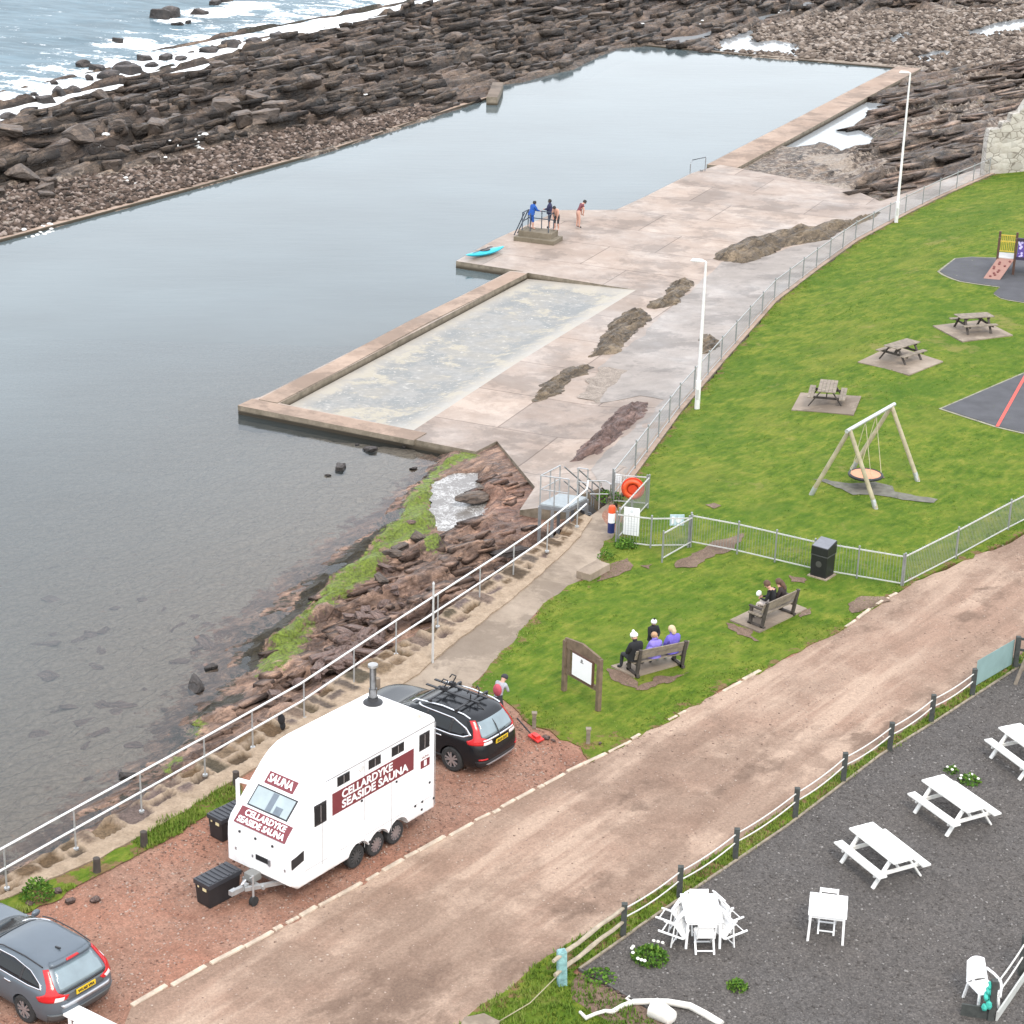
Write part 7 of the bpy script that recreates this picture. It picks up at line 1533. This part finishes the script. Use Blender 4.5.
# translucent wind screen panel and dark frame at the right edge
gs = empty('wind_screen', label='pale blue-green wind screen panel between dark posts above the gravel yard', cat='screen'); a = W(974, 690, 0); c = W(1011, 668, 0)
b = MB(); b.add([tuple(a+ez*.12), tuple(c+ez*.12), tuple(c+ez*.95), tuple(a+ez*.95)]+[tuple(v+Vector((.02, .03, 0))) for v in (a+ez*.12, c+ez*.12, c+ez*.95, a+ez*.95)], [(0, 1, 2, 3), (7, 6, 5, 4), (0, 1, 5, 4), (1, 2, 6, 5), (2, 3, 7, 6), (3, 0, 4, 7)]); b.build('panel', simple('aqua_panel', (.23, .34, .33, 1), .25, var=.08, vs=2), gs)
b = MB(); b.box((c.x+.12, c.y, .5), (.14, .14, 1.1)); b.build('post', DKPOST, gs, bevel=.01)
b = MB(); g_ = c+Vector((.2, -.02, 0))
for z in (.98, .62, .12): b.beam(g_+ez*z, g_+Vector((1.6, -.35, z)), .05, .07)
b.box((g_.x+1.65, g_.y-.36, .5), (.1, .1, 1.0)); tag(b.build('timber_gate', DKPOST), 'dark barred timber gate at the right edge beyond the wind screen', 'gate')
b = MB(); k_ = W(1015, 685, 0); b.beam(k_, k_+Vector((.35, .25, 1.0)), .09, .06); b.beam(k_+Vector((.75, .0, 0)), k_+Vector((.4, .25, 1.0)), .09, .06); b.beam(k_+Vector((.15, .12, .45)), k_+Vector((.6, .12, .45)), .05, .05); tag(b.build('trestle', WOODG), 'grey wooden trestle leg at the right edge below the timber gate', 'trestle')
# near right corner: chair, posts, net
pcw = empty('plastic_chair', label='white moulded plastic armchair behind the dark post in the bottom right corner', cat='chair'); q = W(981, 1004, 0); pcw.location = (q.x, q.y, .02); pcw.rotation_euler = (0, 0, R(200))
def shell(name, fn, nu, nv, th, mat, parent):
    vs = []; 
    for s in (0, 1):
        for i in range(nu):
            for j in range(nv): p_ = Vector(fn(i/(nu-1), j/(nv-1))); vs.append(p_-Vector((0, 0, th*s)) if name == 'seat' else p_-Vector((0, th*s, 0)))
    N = nu*nv; fs = []
    for i in range(nu-1):
        for j in range(nv-1): a_ = i*nv+j; fs += [(a_, a_+1, a_+nv+1, a_+nv), (N+a_, N+a_+nv, N+a_+nv+1, N+a_+1)]
    for i in range(nu-1): a_ = i*nv; fs += [(a_, a_+nv, N+a_+nv, N+a_), (a_+nv-1, N+a_+nv-1, N+a_+2*nv-1, a_+2*nv-1)]
    for j in range(nv-1): fs += [(j, N+j, N+j+1, j+1), ((nu-1)*nv+j, (nu-1)*nv+j+1, N+(nu-1)*nv+j+1, N+(nu-1)*nv+j)]
    b_ = MB(); b_.add(vs, fs); return b_.build(name, mat, parent, smooth=50)
shell('seat', lambda u, v: ((u-.5)*.5, (v-.5)*.5, .43-.02*math.sin(PI*u)*math.sin(PI*v)), 8, 8, .02, WPLAST, pcw)
shell('backrest', lambda u, v: ((u-.5)*(.54-.1*v), -.25-.14*v-.06*math.sin(PI*u), .44+.44*v+.05*math.sin(PI*u)*v), 10, 8, .02, WPLAST, pcw)
for sx in (-1, 1):
    b = MB(); b.tube([(sx*.24, -.30, .68), (sx*.29, -.05, .67), (sx*.29, .2, .65), (sx*.28, .27, .55), (sx*.27, .28, .3)], .03, 8); b.build('armrest', WPLAST, pcw, smooth=True)
    for y in (-.28, .26): b = MB(); b.beam((sx*.23, y*.85, .43), (sx*.27, y*1.1, 0), .055, .04); b.build('leg', WPLAST, pcw)
cr_ = empty('rope_fence', label='dark posts with white ropes and a grey-white base board in the bottom right corner', cat='fence'); c1_ = W(990, 1020, 0); c2_ = W(1021, 975, 0)
c3_ = c2_+(c2_-c1_)*1.2
for q in (c1_, c2_, c3_): b = MB(); b.box((q.x, q.y, .48), (.14, .14, 1.1)); b.build('post', DKPOST, cr_, bevel=.01)
for z in (.86, .52):
    for a_, b_ in ((c1_, c2_), (c2_, c3_)): b = MB(); b.tube([a_.lerp(b_, k/6)+ez*(z-.05*4*(k/6)*(1-k/6)) for k in range(7)], .02, 6); b.build('rope', RPM, cr_)
b = MB(); nn_ = Vector((.12, -.06, 0)); b.beam(c1_+nn_+ez*.12, c3_+nn_+ez*.12, .04, .26); b.build('base_board', simple('board_white', (.45, .46, .43, 1), .7, var=.1), cr_)
b = MB(); b.beam(c1_+ez*.16, c1_+Vector((-.62, .14, .16)), .05, .30); b.build('side_board', DKPOST, cr_)
tq = simple('aqua_net', (.05, .42, .34, 1), .8, var=.4, vs=14); b = MB(); rnd_ = random.Random(5); c_ = c1_+Vector((-.10, .02, 0))
for k in range(26): z = .95-.62*(k/25); rad = .03+.13*(k/25)**1.5; a_ = rnd_.uniform(0, 6.28); b.ball((c_.x+math.cos(a_)*rad*.6, c_.y+math.sin(a_)*rad*.6, z), .035+.04*(k/25), 7, (1, 1, 1.3))
tag(b.build('fishing_net', tq, smooth=60), 'bundle of aqua green fishing net draped over the corner post', 'net')

# ---- driftwood, stump, plants, odds and ends
BW = simple('white_driftwood', (.62, .60, .55, 1), .8, var=.12, vs=5, bump=.3); pts = [(580, 1012), (586, 1018), (596, 1013.5), (605, 1011), (612, 1012), (622, 1006), (634, 1002), (650, 1001.5), (668, 1002), (690, 1006), (705, 1014), (722, 1024)]
b = MB(); b.tube([W(a, c, .08+.05*math.sin(i)) for i, (a, c) in enumerate(pts)], [.035, .05, .04, .045, .06, .055, .07, .07, .075, .08, .085, .08], 8); b.tube([W(632, 1002, .1), W(626, 998, .16), W(630, 996, .2)], .03, 6); tag(b.build('driftwood_branch', BW, smooth=True), 'long curved white driftwood branch lying across the yard corner', 'driftwood')
b = MB(); a, c = W(654, 1008, .16), W(672, 1018, .16); b.cyl(a, c, .24, .17, 12); b.cyl(a.lerp(c, .98), c+(c-a)*.12, .17, .05, 12); tag(b.build('log', BW, smooth=40), 'pale cut log lying against the white driftwood branch', 'log')
o = empty('white_bench', label='white angled plank bench behind the grey estate car at the bottom edge', cat='bench'); a, c = W(70, 1010, .45), W(96, 1023, .45); d = (c-a).normalized(); n = Vector((-d.y, d.x, 0)); b = MB()
b.beam(a, c+d*.5, .42, .06); b.build('top', WPLAST, o, bevel=.01)
b = MB(); b.beam(a+d*.35-n*.23-ez*.1, a+d*1.4-n*.23-ez*.1, .05, .16); b.build('side_board', WPLAST, o)
for q in (a+d*.15-n*.15, a+d*.15+n*.15, c+d*.3-n*.15, c+d*.3+n*.15): b = MB(); b.beam(q, (q.x, q.y, 0), .07, .07); b.build('leg', WPLAST, o)
b = MB(); rnd_ = random.Random(2)
pv = [W(484, 1018, 0), W(500, 1026, 0), W(480, 1050, 0), W(455, 1040, 0), W(464, 1022, 0)]; b.prism([(p.x, p.y) for p in pv], -.1, .14); tag(b.build('flat_stone', PATHM, bevel=.03), 'flat pale stone slab at the bottom edge beside the grass verge', 'stone')
for k, (px, py, s) in enumerate(((593, 976, .14), (600, 982, .10), (611, 990, .12), (618, 993, .09), (585, 979, .10), (606, 987, .07), (623, 997, .10), (95, 900, .28), (58, 892, .22), (70, 902, .2), (30, 905, .2), (546, 738, .16), (553, 741, .1), (600, 744, .09))):
    q = W(px, py, 0); rock(br, (q.x, q.y, .02), s*1.3, ['small loose reddish stone in the bare soil by the gravel yard corner', 'loose pale stone fallen beside the sea wall verge', 'small stone on the red gravel by the grass edge'][0 if k < 7 else 1 if k < 11 else 2], ['stones by the yard corner', 'stones by the sea wall', 'stones by the grass edge'][0 if k < 7 else 1 if k < 11 else 2], 'stone')
def plant(px, py, rad, h, lab, n=420, flower=None, seed=1, cols=None):
    g = np.random.default_rng(seed); c = W(px, py, 0); r = empty('flowering_plant' if flower else 'leafy_plant', (c.x, c.y, hl(c.x, c.y)), 0, lab, 'plant'); V_ = []
    for i in range(n):
        a = g.uniform(0, 6.28); d = rad*math.sqrt(g.random()); zc_ = h*(1-(d/rad)**2)*g.uniform(.35, 1.05)+.02; L = g.uniform(.05, .11)*(.6+rad); t1 = g.uniform(0, 6.28); e1 = g.uniform(-.3, .9)
        p = np.array([math.cos(a)*d, math.sin(a)*d, zc_]); u = np.array([math.cos(t1)*math.cos(e1), math.sin(t1)*math.cos(e1), math.sin(e1)])*L; v = np.cross(u, g.normal(0, 1, 3)); v = v/np.linalg.norm(v)*L*.35; V_ += [p, p+u*.5+v, p+u, p+u*.5-v]
    V_ = np.array(V_); o = bulk('foliage', V_, np.arange(len(V_)).reshape(-1, 4), GRM2, np.repeat(g.random(n), 4), kind=None); o.parent = r; o.matrix_parent_inverse = Matrix()
    if 'kind' in o: del o['kind']
    if flower:
        for fx, fy in flower: b = MB(); b.ball((fx, fy, h*.5+.05), .045, 7, (1, 1.2, .6)); b.build('flower', simple('white_petals', (.66, .65, .58, 1), .7), r)
    return r
GRM2 = tintmat('leaf', [(0, (.025, .07, .008, 1)), (.5, (.06, .14, .015, 1)), (1, (.13, .22, .03, 1))])
plant(650, 959, .40, .30, 'bushy green plant with white flowers left of the long white table', 700, [(-.42, .12), (-.38, .2), (.2, .42), (.1, .45), (-.3, -.28), (-.15, -.36), (.3, .38), (-.22, -.33), (-.4, -.05)], 1)
plant(737, 988, .24, .20, 'small round tuft of green leaves on the grey gravel', 350, None, 2)
plant(951, 772, .18, .16, 'tiny plant with pale flowers nearer the middle white picnic table', 160, [(-.1, .05), (.1, .08), (.0, -.1)], 3)
plant(969, 782, .30, .18, 'low plant with cream flowers beside the middle white picnic table', 260, [(-.2, .1), (.1, .18), (.22, -.05), (-.05, -.1), (.0, .1), (-.25, -.05)], 4)
plant(610, 492, .5, .35, 'green weeds growing on the concrete below the small white notice', 320, None, 5)
plant(626, 543, .42, .24, 'scrubby weeds along the foot of the fence below the notice board', 520, None, 6)
plant(38, 896, .40, .45, 'clump of tall weeds at the wall foot above the grey estate car', 420, None, 7)
plant(606, 556, .3, .3, 'dark weeds at the path edge beside the throw-line tube', 160, None, 8)
plant(1019, 664, .3, .3, 'green plant behind the bars of the timber gate', 160, None, 9)
plant(873, 846, .12, .08, 'tiny weed under the nearest white picnic table', 70, None, 10)
plant(600, 978, .35, .18, 'low weeds under the edge of the gravel yard corner', 200, None, 11)
# =================================================================== people
SKIN = simple('skin', (.50, .28, .21, 1), .6, var=.06)
def cloth(name, c): return simple('cloth_'+name, c, .9, var=.18, vs=9, bump=.4, bs=30)
def person(lab, pose, loc, rz, scale=1.0, top=None, legs=None, shoes=None, hair=None, long=0, hat=None, coat=False, group=None, sleeve=True, legskin=False, extra=None):
    """pose: dict of joints in metres, facing +y. one continuous skinned body; hair, hat and coat skirt are children"""
    J = pose; r = empty('person', loc, rz, lab, 'person', group); r.scale = (scale,)*3
    ch = .165 if coat else .135; af = 1.45 if coat else 1.1
    V_ = []; E_ = []; R_ = []; bone = []
    def add(p, rad, par=None, tagb='t'):
        V_.append(Vector(p)); R_.append(rad); i = len(V_)-1
        if par is not None: E_.append((par, i)); bone.append((par, i, tagb))
        return i
    hip = add(J['hip'], (.125, .115) if not coat else (.15, .13)); wst = add(Vector(J['hip']).lerp(Vector(J['chest']), .5), (.12, .10) if not coat else (.15, .125), hip); cs = add(J['chest'], (ch+.02, ch-.015), wst)
    nk = add(J['neck'], (.062, .062), cs, 's' if not coat else 't'); hv = Vector(J['head']); nv = Vector(J['neck']); up_ = (hv-nv).normalized(); h0 = add(hv-up_*.04, (.078, .082), nk, 's'); h1 = add(hv+up_*.055, (.086, .092), h0, 's'); h2 = add(hv+up_*.11, (.06, .065), h1, 'h')
    for s in ('l', 'r'):
        sh = add(J['sh'+s], (.070*af, .064*af), cs); el = add(J['el'+s], (.048*af, .046*af), sh, 't' if sleeve else 's'); wr = add(J['wr'+s], (.030*(af*.5+.5), .028*(af*.5+.5)), el, 't' if (sleeve and sleeve != 'short') else 's'); pm = add(Vector(J['wr'+s])+(Vector(J['wr'+s])-Vector(J['el'+s])).normalized()*.07, (.036, .020), wr, 's')
        kt = 's' if legskin else 'l'
        hp = add(Vector(J['hip'])+Vector((.095*(1 if s == 'r' else -1), 0, -.03)), (.10, .10), hip, 'l'); kn = add(J['kn'+s], (.068, .068), hp, 'l' if legskin != 'all' else 's'); an = add(J['an'+s], (.046, .048), kn, kt if not legskin else 's'); to = add(J['to'+s], (.040, .030), an, 'f')
    me = bpy.data.meshes.new('body'); me.from_pydata([tuple(v) for v in V_], E_, []); o = bpy.data.objects.new('body', me); col.objects.link(o)
    o.modifiers.new('s', 'SKIN'); o.modifiers.new('u', 'SUBSURF').levels = 1; sv = me.skin_vertices[0].data
    for i, rr in enumerate(R_): sv[i].radius = rr
    sv[0].use_root = True; o.modifiers['u'].render_levels = 1; bpy.context.view_layer.update(); me2 = ev_mesh(o); bpy.data.objects.remove(o); me2.materials.clear()
    mats = {'t': top, 'l': legs or top, 's': SKIN, 'f': shoes or SKIN, 'h': hair or SKIN}; keys = list(mats); bm = bmesh.new(); bm.from_mesh(me2)
    # fingers, nose, ears as part of the same body mesh
    for s in ('l', 'r'):
        w_ = Vector(J['wr'+s]); d = (w_-Vector(J['el'+s])).normalized(); sd_ = d.orthogonal().normalized(); up2 = d.cross(sd_); q = MB()
        for k in range(4): b0 = w_+d*.075+sd_*(.012-.0)*(k-1.5)*1.5; L = (.055, .068, .062, .048)[k]; q.tube([b0-d*.02, b0+d*L*.5+up2*.008, b0+d*L+up2*.026], [.0095, .009, .0075], 5)
        q.tube([w_+d*.02+sd_*.025, w_+d*.05+sd_*.052, w_+d*.08+sd_*.055], [.012, .010, .008], 5)
        o_ = len(bm.verts); vs = [bm.verts.new(v) for v in q.v]
        for f in q.f: ff = bm.faces.new([vs[i] for i in f]); ff.material_index = 99
    fw_ = Vector((0, 1, 0)); fw_ = (fw_-up_*fw_.dot(up_)).normalized(); sx_ = fw_.cross(up_); q = MB(); q.ball(hv+fw_*.095+up_*.0, .018, 6, (.8, 1, 1.4)); q.ball(hv+sx_*.088, .02, 6, (.5, 1, 1.3)); q.ball(hv-sx_*.088, .02, 6, (.5, 1, 1.3))
    vs = [bm.verts.new(v) for v in q.v]
    for f in q.f: ff = bm.faces.new([vs[i] for i in f]); ff.material_index = 99
    for f in bm.faces:
        f.smooth = True
        if f.material_index == 99: f.material_index = keys.index('s'); continue
        c = f.calc_center_median(); best = (9, 't')
        for a, b_, tg in bone:
            A_, B_ = V_[a], V_[b_]; t_ = max(0, min(1, (c-A_).dot(B_-A_)/max(1e-9, (B_-A_).length_squared))); d_ = (c-A_-(B_-A_)*t_).length-max(R_[a])*.55
            if d_ < best[0]: best = (d_, tg)
        f.material_index = keys.index(best[1])
    for k in keys: me2.materials.append(mats[k])
    bm.to_mesh(me2); bm.free()
    link('body', me2, None, r)
    q = MB(); q.ball(hv+sx_*.032+fw_*.086+up_*.022, .010, 6); q.ball(hv-sx_*.032+fw_*.086+up_*.022, .010, 6); q.build('eyes', BLK, r)
    if hair:
        q = MB(); q.ball(hv+up_*.045-fw_*.022, .108, 14, (1, 1.05, 1)); q.v = [tuple(Vector(v) if (Vector(v)-hv).dot(fw_) < .045 or (Vector(v)-hv).dot(up_) > .075 else Vector(v)-fw_*.05) for v in q.v]
        if long:
            p0 = hv-fw_*.075; q.tube([p0+up_*.03, p0-up_*long*.4-fw_*.02, p0-up_*long-fw_*.015], [.085, .082, .05], 10)
        q.build('hair', hair, r, smooth=60)
    if hat:
        q = MB(); q.ball(hv+up_*.07, .118, 16, (1, 1.04, .92)); q.v = [tuple(Vector(v) if (Vector(v)-hv).dot(up_) > .02 else Vector(v)+up_*(.02-(Vector(v)-hv).dot(up_))) for v in q.v]; q.build('hat', hat[0], r, smooth=60)
        if len(hat) > 1: q = MB(); q.ball(hv+up_*.19, .045, 10); q.build('bobble', hat[1], r, smooth=60)
    if coat:   # skirt of the coat, from the chest down over the hips
        h_ = Vector(J['hip']); c_ = Vector(J['chest']); ax = (c_-h_).normalized(); q = MB(); n = 16; vs = []
        for k, (t_, rx, ry) in enumerate(((1.05, .17, .125), (.6, .195, .16), (.15, .205, .18), (-.18, .225, .20), (-.20, .20, .175), (.15, .17, .14))):
            c0 = h_+(c_-h_)*t_
            for j in range(n): a = 2*PI*j/n; vs.append(c0+Vector((math.cos(a)*rx, math.sin(a)*ry, .01*math.sin(3*a))))
        q.add(vs, [(i*n+j, i*n+(j+1) % n, (i+1)*n+(j+1) % n, (i+1)*n+j) for i in range(5) for j in range(n)]); q.build('coat_hem', top, r, smooth=60)
    if extra: extra(r, J)
    return r
def stand(lean=0, arms='down', bend=0):
    J = dict(hip=(0, 0, .92), chest=(0, .30*lean, 1.28-.06*lean), neck=(0, .40*lean, 1.44-.12*lean), head=(0, .50*lean+.02, 1.56-.18*lean), anl=(-.10, -.02, .08), anr=(.11, .05, .08), tol=(-.12, .13, .035), tor=(.13, .20, .035), knl=(-.10, .03+bend, .49), knr=(.11, .06+bend, .49))
    c = Vector(J['chest'])
    for s, k in (('l', -1), ('r', 1)):
        J['sh'+s] = tuple(c+Vector((k*.175, .02, .09)))
        if arms == 'down': J['el'+s] = tuple(c+Vector((k*.23, -.0, -.17))); J['wr'+s] = tuple(c+Vector((k*.22, .10, -.40)))
        elif arms == 'rail': J['el'+s] = tuple(c+Vector((k*.24, .14, -.13))); J['wr'+s] = tuple(c+Vector((k*.16, .36, -.20)))
        elif arms == 'front': J['el'+s] = tuple(c+Vector((k*.22, .10, -.16))); J['wr'+s] = tuple(c+Vector((k*.05, .28, -.18)))
        elif arms == 'knees': J['el'+s] = tuple(c+Vector((k*.2, .05, -.20))); J['wr'+s] = tuple(c+Vector((k*.14, .06, -.42)))
    return J
def sit(lean=0, turn=0, hands=.25):
    J = dict(hip=(0, -.10, .56), chest=(.03*turn, -.14+.2*lean, .89), neck=(.05*turn, -.11+.3*lean, 1.05-.03*lean), head=(.08*turn, -.06+.38*lean, 1.165-.05*lean), knl=(-.13, .33, .54), knr=(.13, .33, .54), anl=(-.13, .36, .10), anr=(.14, .34, .10), tol=(-.15, .52, .05), tor=(.16, .50, .05))
    c = Vector(J['chest'])
    for s, k in (('l', -1), ('r', 1)): J['sh'+s] = tuple(c+Vector((k*.175, .0, .09))); J['el'+s] = tuple(c+Vector((k*.24, .08, -.16))); J['wr'+s] = tuple(c+Vector((k*.09, hands, -.20)))
    return J
BLKC = cloth('black', (.010, .010, .012, 1)); PURP = cloth('purple', (.13, .10, .42, 1)); PUR2 = cloth('lilac', (.19, .15, .47, 1)); NAVY = cloth('navy', (.02, .022, .06, 1)); BLUE = cloth('blue', (.01, .07, .30, 1)); PALE = cloth('pale', (.50, .44, .40, 1)); GREYC = cloth('grey', (.33, .34, .37, 1)); DARKL = cloth('charcoal', (.03, .03, .035, 1)); PINK = cloth('pink_red', (.42, .07, .10, 1))
BLOND = simple('hair_blond', (.48, .36, .23, 1), .8, var=.2, vs=12); BROWN = simple('hair_brown', (.09, .05, .032, 1), .8, var=.3, vs=12); GINGER = simple('hair_ginger', (.36, .21, .12, 1), .8, var=.25, vs=12); WHITEH = cloth('white_wool', (.72, .72, .68, 1)); DKH = simple('hair_dark', (.025, .02, .018, 1), .8)
def onbench(BA, t, y=0.0, z=.03): m, a = BA; return (m.x+math.cos(a)*t-math.sin(a)*y, m.y+math.sin(a)*t+math.cos(a)*y, z)
a1 = BA1[1]; a2 = BA2[1]
def backprint(r, J): c = Vector(J['chest']); q = MB(); q.box((c.x, c.y-.17, c.z-.10), (.20, .012, .035), M=Matrix.Rotation(R(8), 4, 'X')); q.build('back_print', SW, r)
person('person in a black coat and white woolly hat at the left end of the bench', sit(0, 0), onbench(BA1, -.80, .02), a1+.05, 1.02, BLKC, DARKL, BLKC, None, hat=(WHITEH, WHITEH), coat=True, extra=backprint)
def bagp(r, J): q = MB(); q.ball((-.22, -.20, .72), .17, 10, (1, .7, 1.2)); q.build('hood_bag', PUR2, r, smooth=60)
person('small person in a lilac jacket with ginger hair in the middle of the bench', sit(.15, .2), onbench(BA1, -.12, -.02, .04), a1-.05, .93, PUR2, DARKL, BLKC, GINGER, coat=True, extra=bagp)
person('child in black with white bobble hat in front of the bench, between purple jackets', stand(0, 'front'), onbench(BA1, .25, .62, 0), a1+PI, .78, BLKC, DARKL, BLKC, None, hat=(WHITEH, BLKC), coat=True)
person('person in a bright purple jacket with blond hair at the right end of the bench', sit(.05, 0), onbench(BA1, .48, 0, .03), a1+.08, 1.02, PURP, cloth('turquoise_leggings', (.03, .35, .45, 1)), BLKC, BLOND, long=.12, coat=True)
def drink(r, J): q = MB(); q.ball((-.02, .36, .80), .10, 10, (1.2, .8, .9)); q.build('white_paper_bag', WHITEH, r, smooth=60)
person('person in black jumper and pale trousers leaning forward on the bench by the bin', sit(.45, -.3, .30), onbench(BA2, -.10, .02, .03), a2+.25, 1.04, BLKC, PALE, BLKC, BROWN, coat=False, extra=drink)
person('person with long brown hair in dark clothes on the bench by the bin', sit(.25, -.6), onbench(BA2, .38, .02, .03), a2+.3, 1.0, cloth('dark_brown', (.03, .02, .02, 1)), DARKL, BLKC, BROWN, long=.26)
# pool side
zt = DZ+.57
q = W(531, 229, zt); person('person in a blue changing robe leaning on the rails of the diving block', stand(.35, 'rail'), (q.x, q.y, zt), R(-60), 1.0, BLUE, BLUE, SKIN, DKH, coat=True, legskin=True)
q = W(549.5, 228.5, zt); person('person in a navy top with bare legs standing at the diving block rail end', stand(.05, 'front'), (q.x, q.y, zt), R(75), 1.02, NAVY, NAVY, BLKC, DKH, legskin=True, coat=True)
q = W(556.5, 230, zt-.0); person('swimmer in dark shorts bending forward at the right edge of the diving block', stand(.75, 'knees', .03), (q.x+.02, q.y, zt), R(150), .95, SKIN, DARKL, SKIN, DKH, sleeve=False, legskin=True)
q = W(577.5, 228, DZ); person('swimmer in a dark red costume standing alone and stooping on the pool deck', stand(.7, 'knees'), (q.x, q.y, DZ+.02), R(-70), 1.05, cloth('costume', (.16, .05, .06, 1)), SKIN, BLKC, DKH, sleeve=False, legskin='all')
# by the black car
def rucks(r, J): c = Vector(J['chest']); q = MB(); q.ball((c.x, c.y-.20, c.z-.06), .19, 12, (.85, .6, 1.15)); q.build('rucksack', PINK, r, smooth=60)
q = W(497, 722, 0); person('person in a grey top, dark cap and pink-red rucksack bending behind the black car', stand(.6, 'front', .05), (q.x, q.y, -.01), R(-35), .86, GREYC, DARKL, BLKC, None, hat=(DARKL,), extra=rucks)
o = empty('long_handled_shovel', label='black-handled shovel with a red blade lying on the red gravel behind the black car', cat='shovel'); a, c = W(517, 718, .35), W(531, 734, .1); b = MB(); b.cyl(a, c, .022, n=8); b.build('handle', BLK, o)
e_ = W(541, 741, .04); b = MB(); b.beam(c, e_, .26, .05); b.box(tuple((c+e_)/2+ez*.05), (.16, .22, .08), rz=.6); b.build('blade', simple('red_plastic', (.55, .03, .025, 1), .4), o, bevel=.01)
# ------------------------------------------------------------------ light
wd = bpy.data.worlds.new("World"); scn.world = wd; wd.use_nodes = True; nt = wd.node_tree
bg = nt.nodes['Background']; sky = nt.nodes.new('ShaderNodeTexSky'); sky.sky_type = 'NISHITA'; sky.sun_disc = False
SE, SR = R(50), R(165)
sky.sun_elevation = SE; sky.sun_rotation = SR; sky.air_density = 1.6; sky.dust_density = 2.2; sky.ozone_density = 1.0
hs = nt.nodes.new('ShaderNodeHueSaturation'); hs.inputs['Hue'].default_value = .512; hs.inputs['Saturation'].default_value = .72
nt.links.new(sky.outputs[0], hs.inputs['Color']); mx = nt.nodes.new('ShaderNodeMix'); mx.data_type = 'RGBA'; mx.inputs[0].default_value = .72; mx.inputs[7].default_value = (7.85, 8.15, 8.7, 1)   # thin overcast veil
nt.links.new(hs.outputs[0], mx.inputs[6]); nt.links.new(mx.outputs[2], bg.inputs[0]); bg.inputs[1].default_value = .15
sl = bpy.data.lights.new('sun', 'SUN'); so = bpy.data.objects.new('sun', sl); col.objects.link(so)
sl.energy = .9; sl.angle = R(15); sl.color = (1, .90, .78)
sd = Vector((math.sin(SR)*math.cos(SE), math.cos(SR)*math.cos(SE), math.sin(SE)))   # towards the sun
so.rotation_euler = sd.to_track_quat('Z', 'Y').to_euler()
scn.view_settings.view_transform = 'Standard'; scn.view_settings.look = 'None'; scn.view_settings.gamma = 1; scn.view_settings.exposure = 1.0
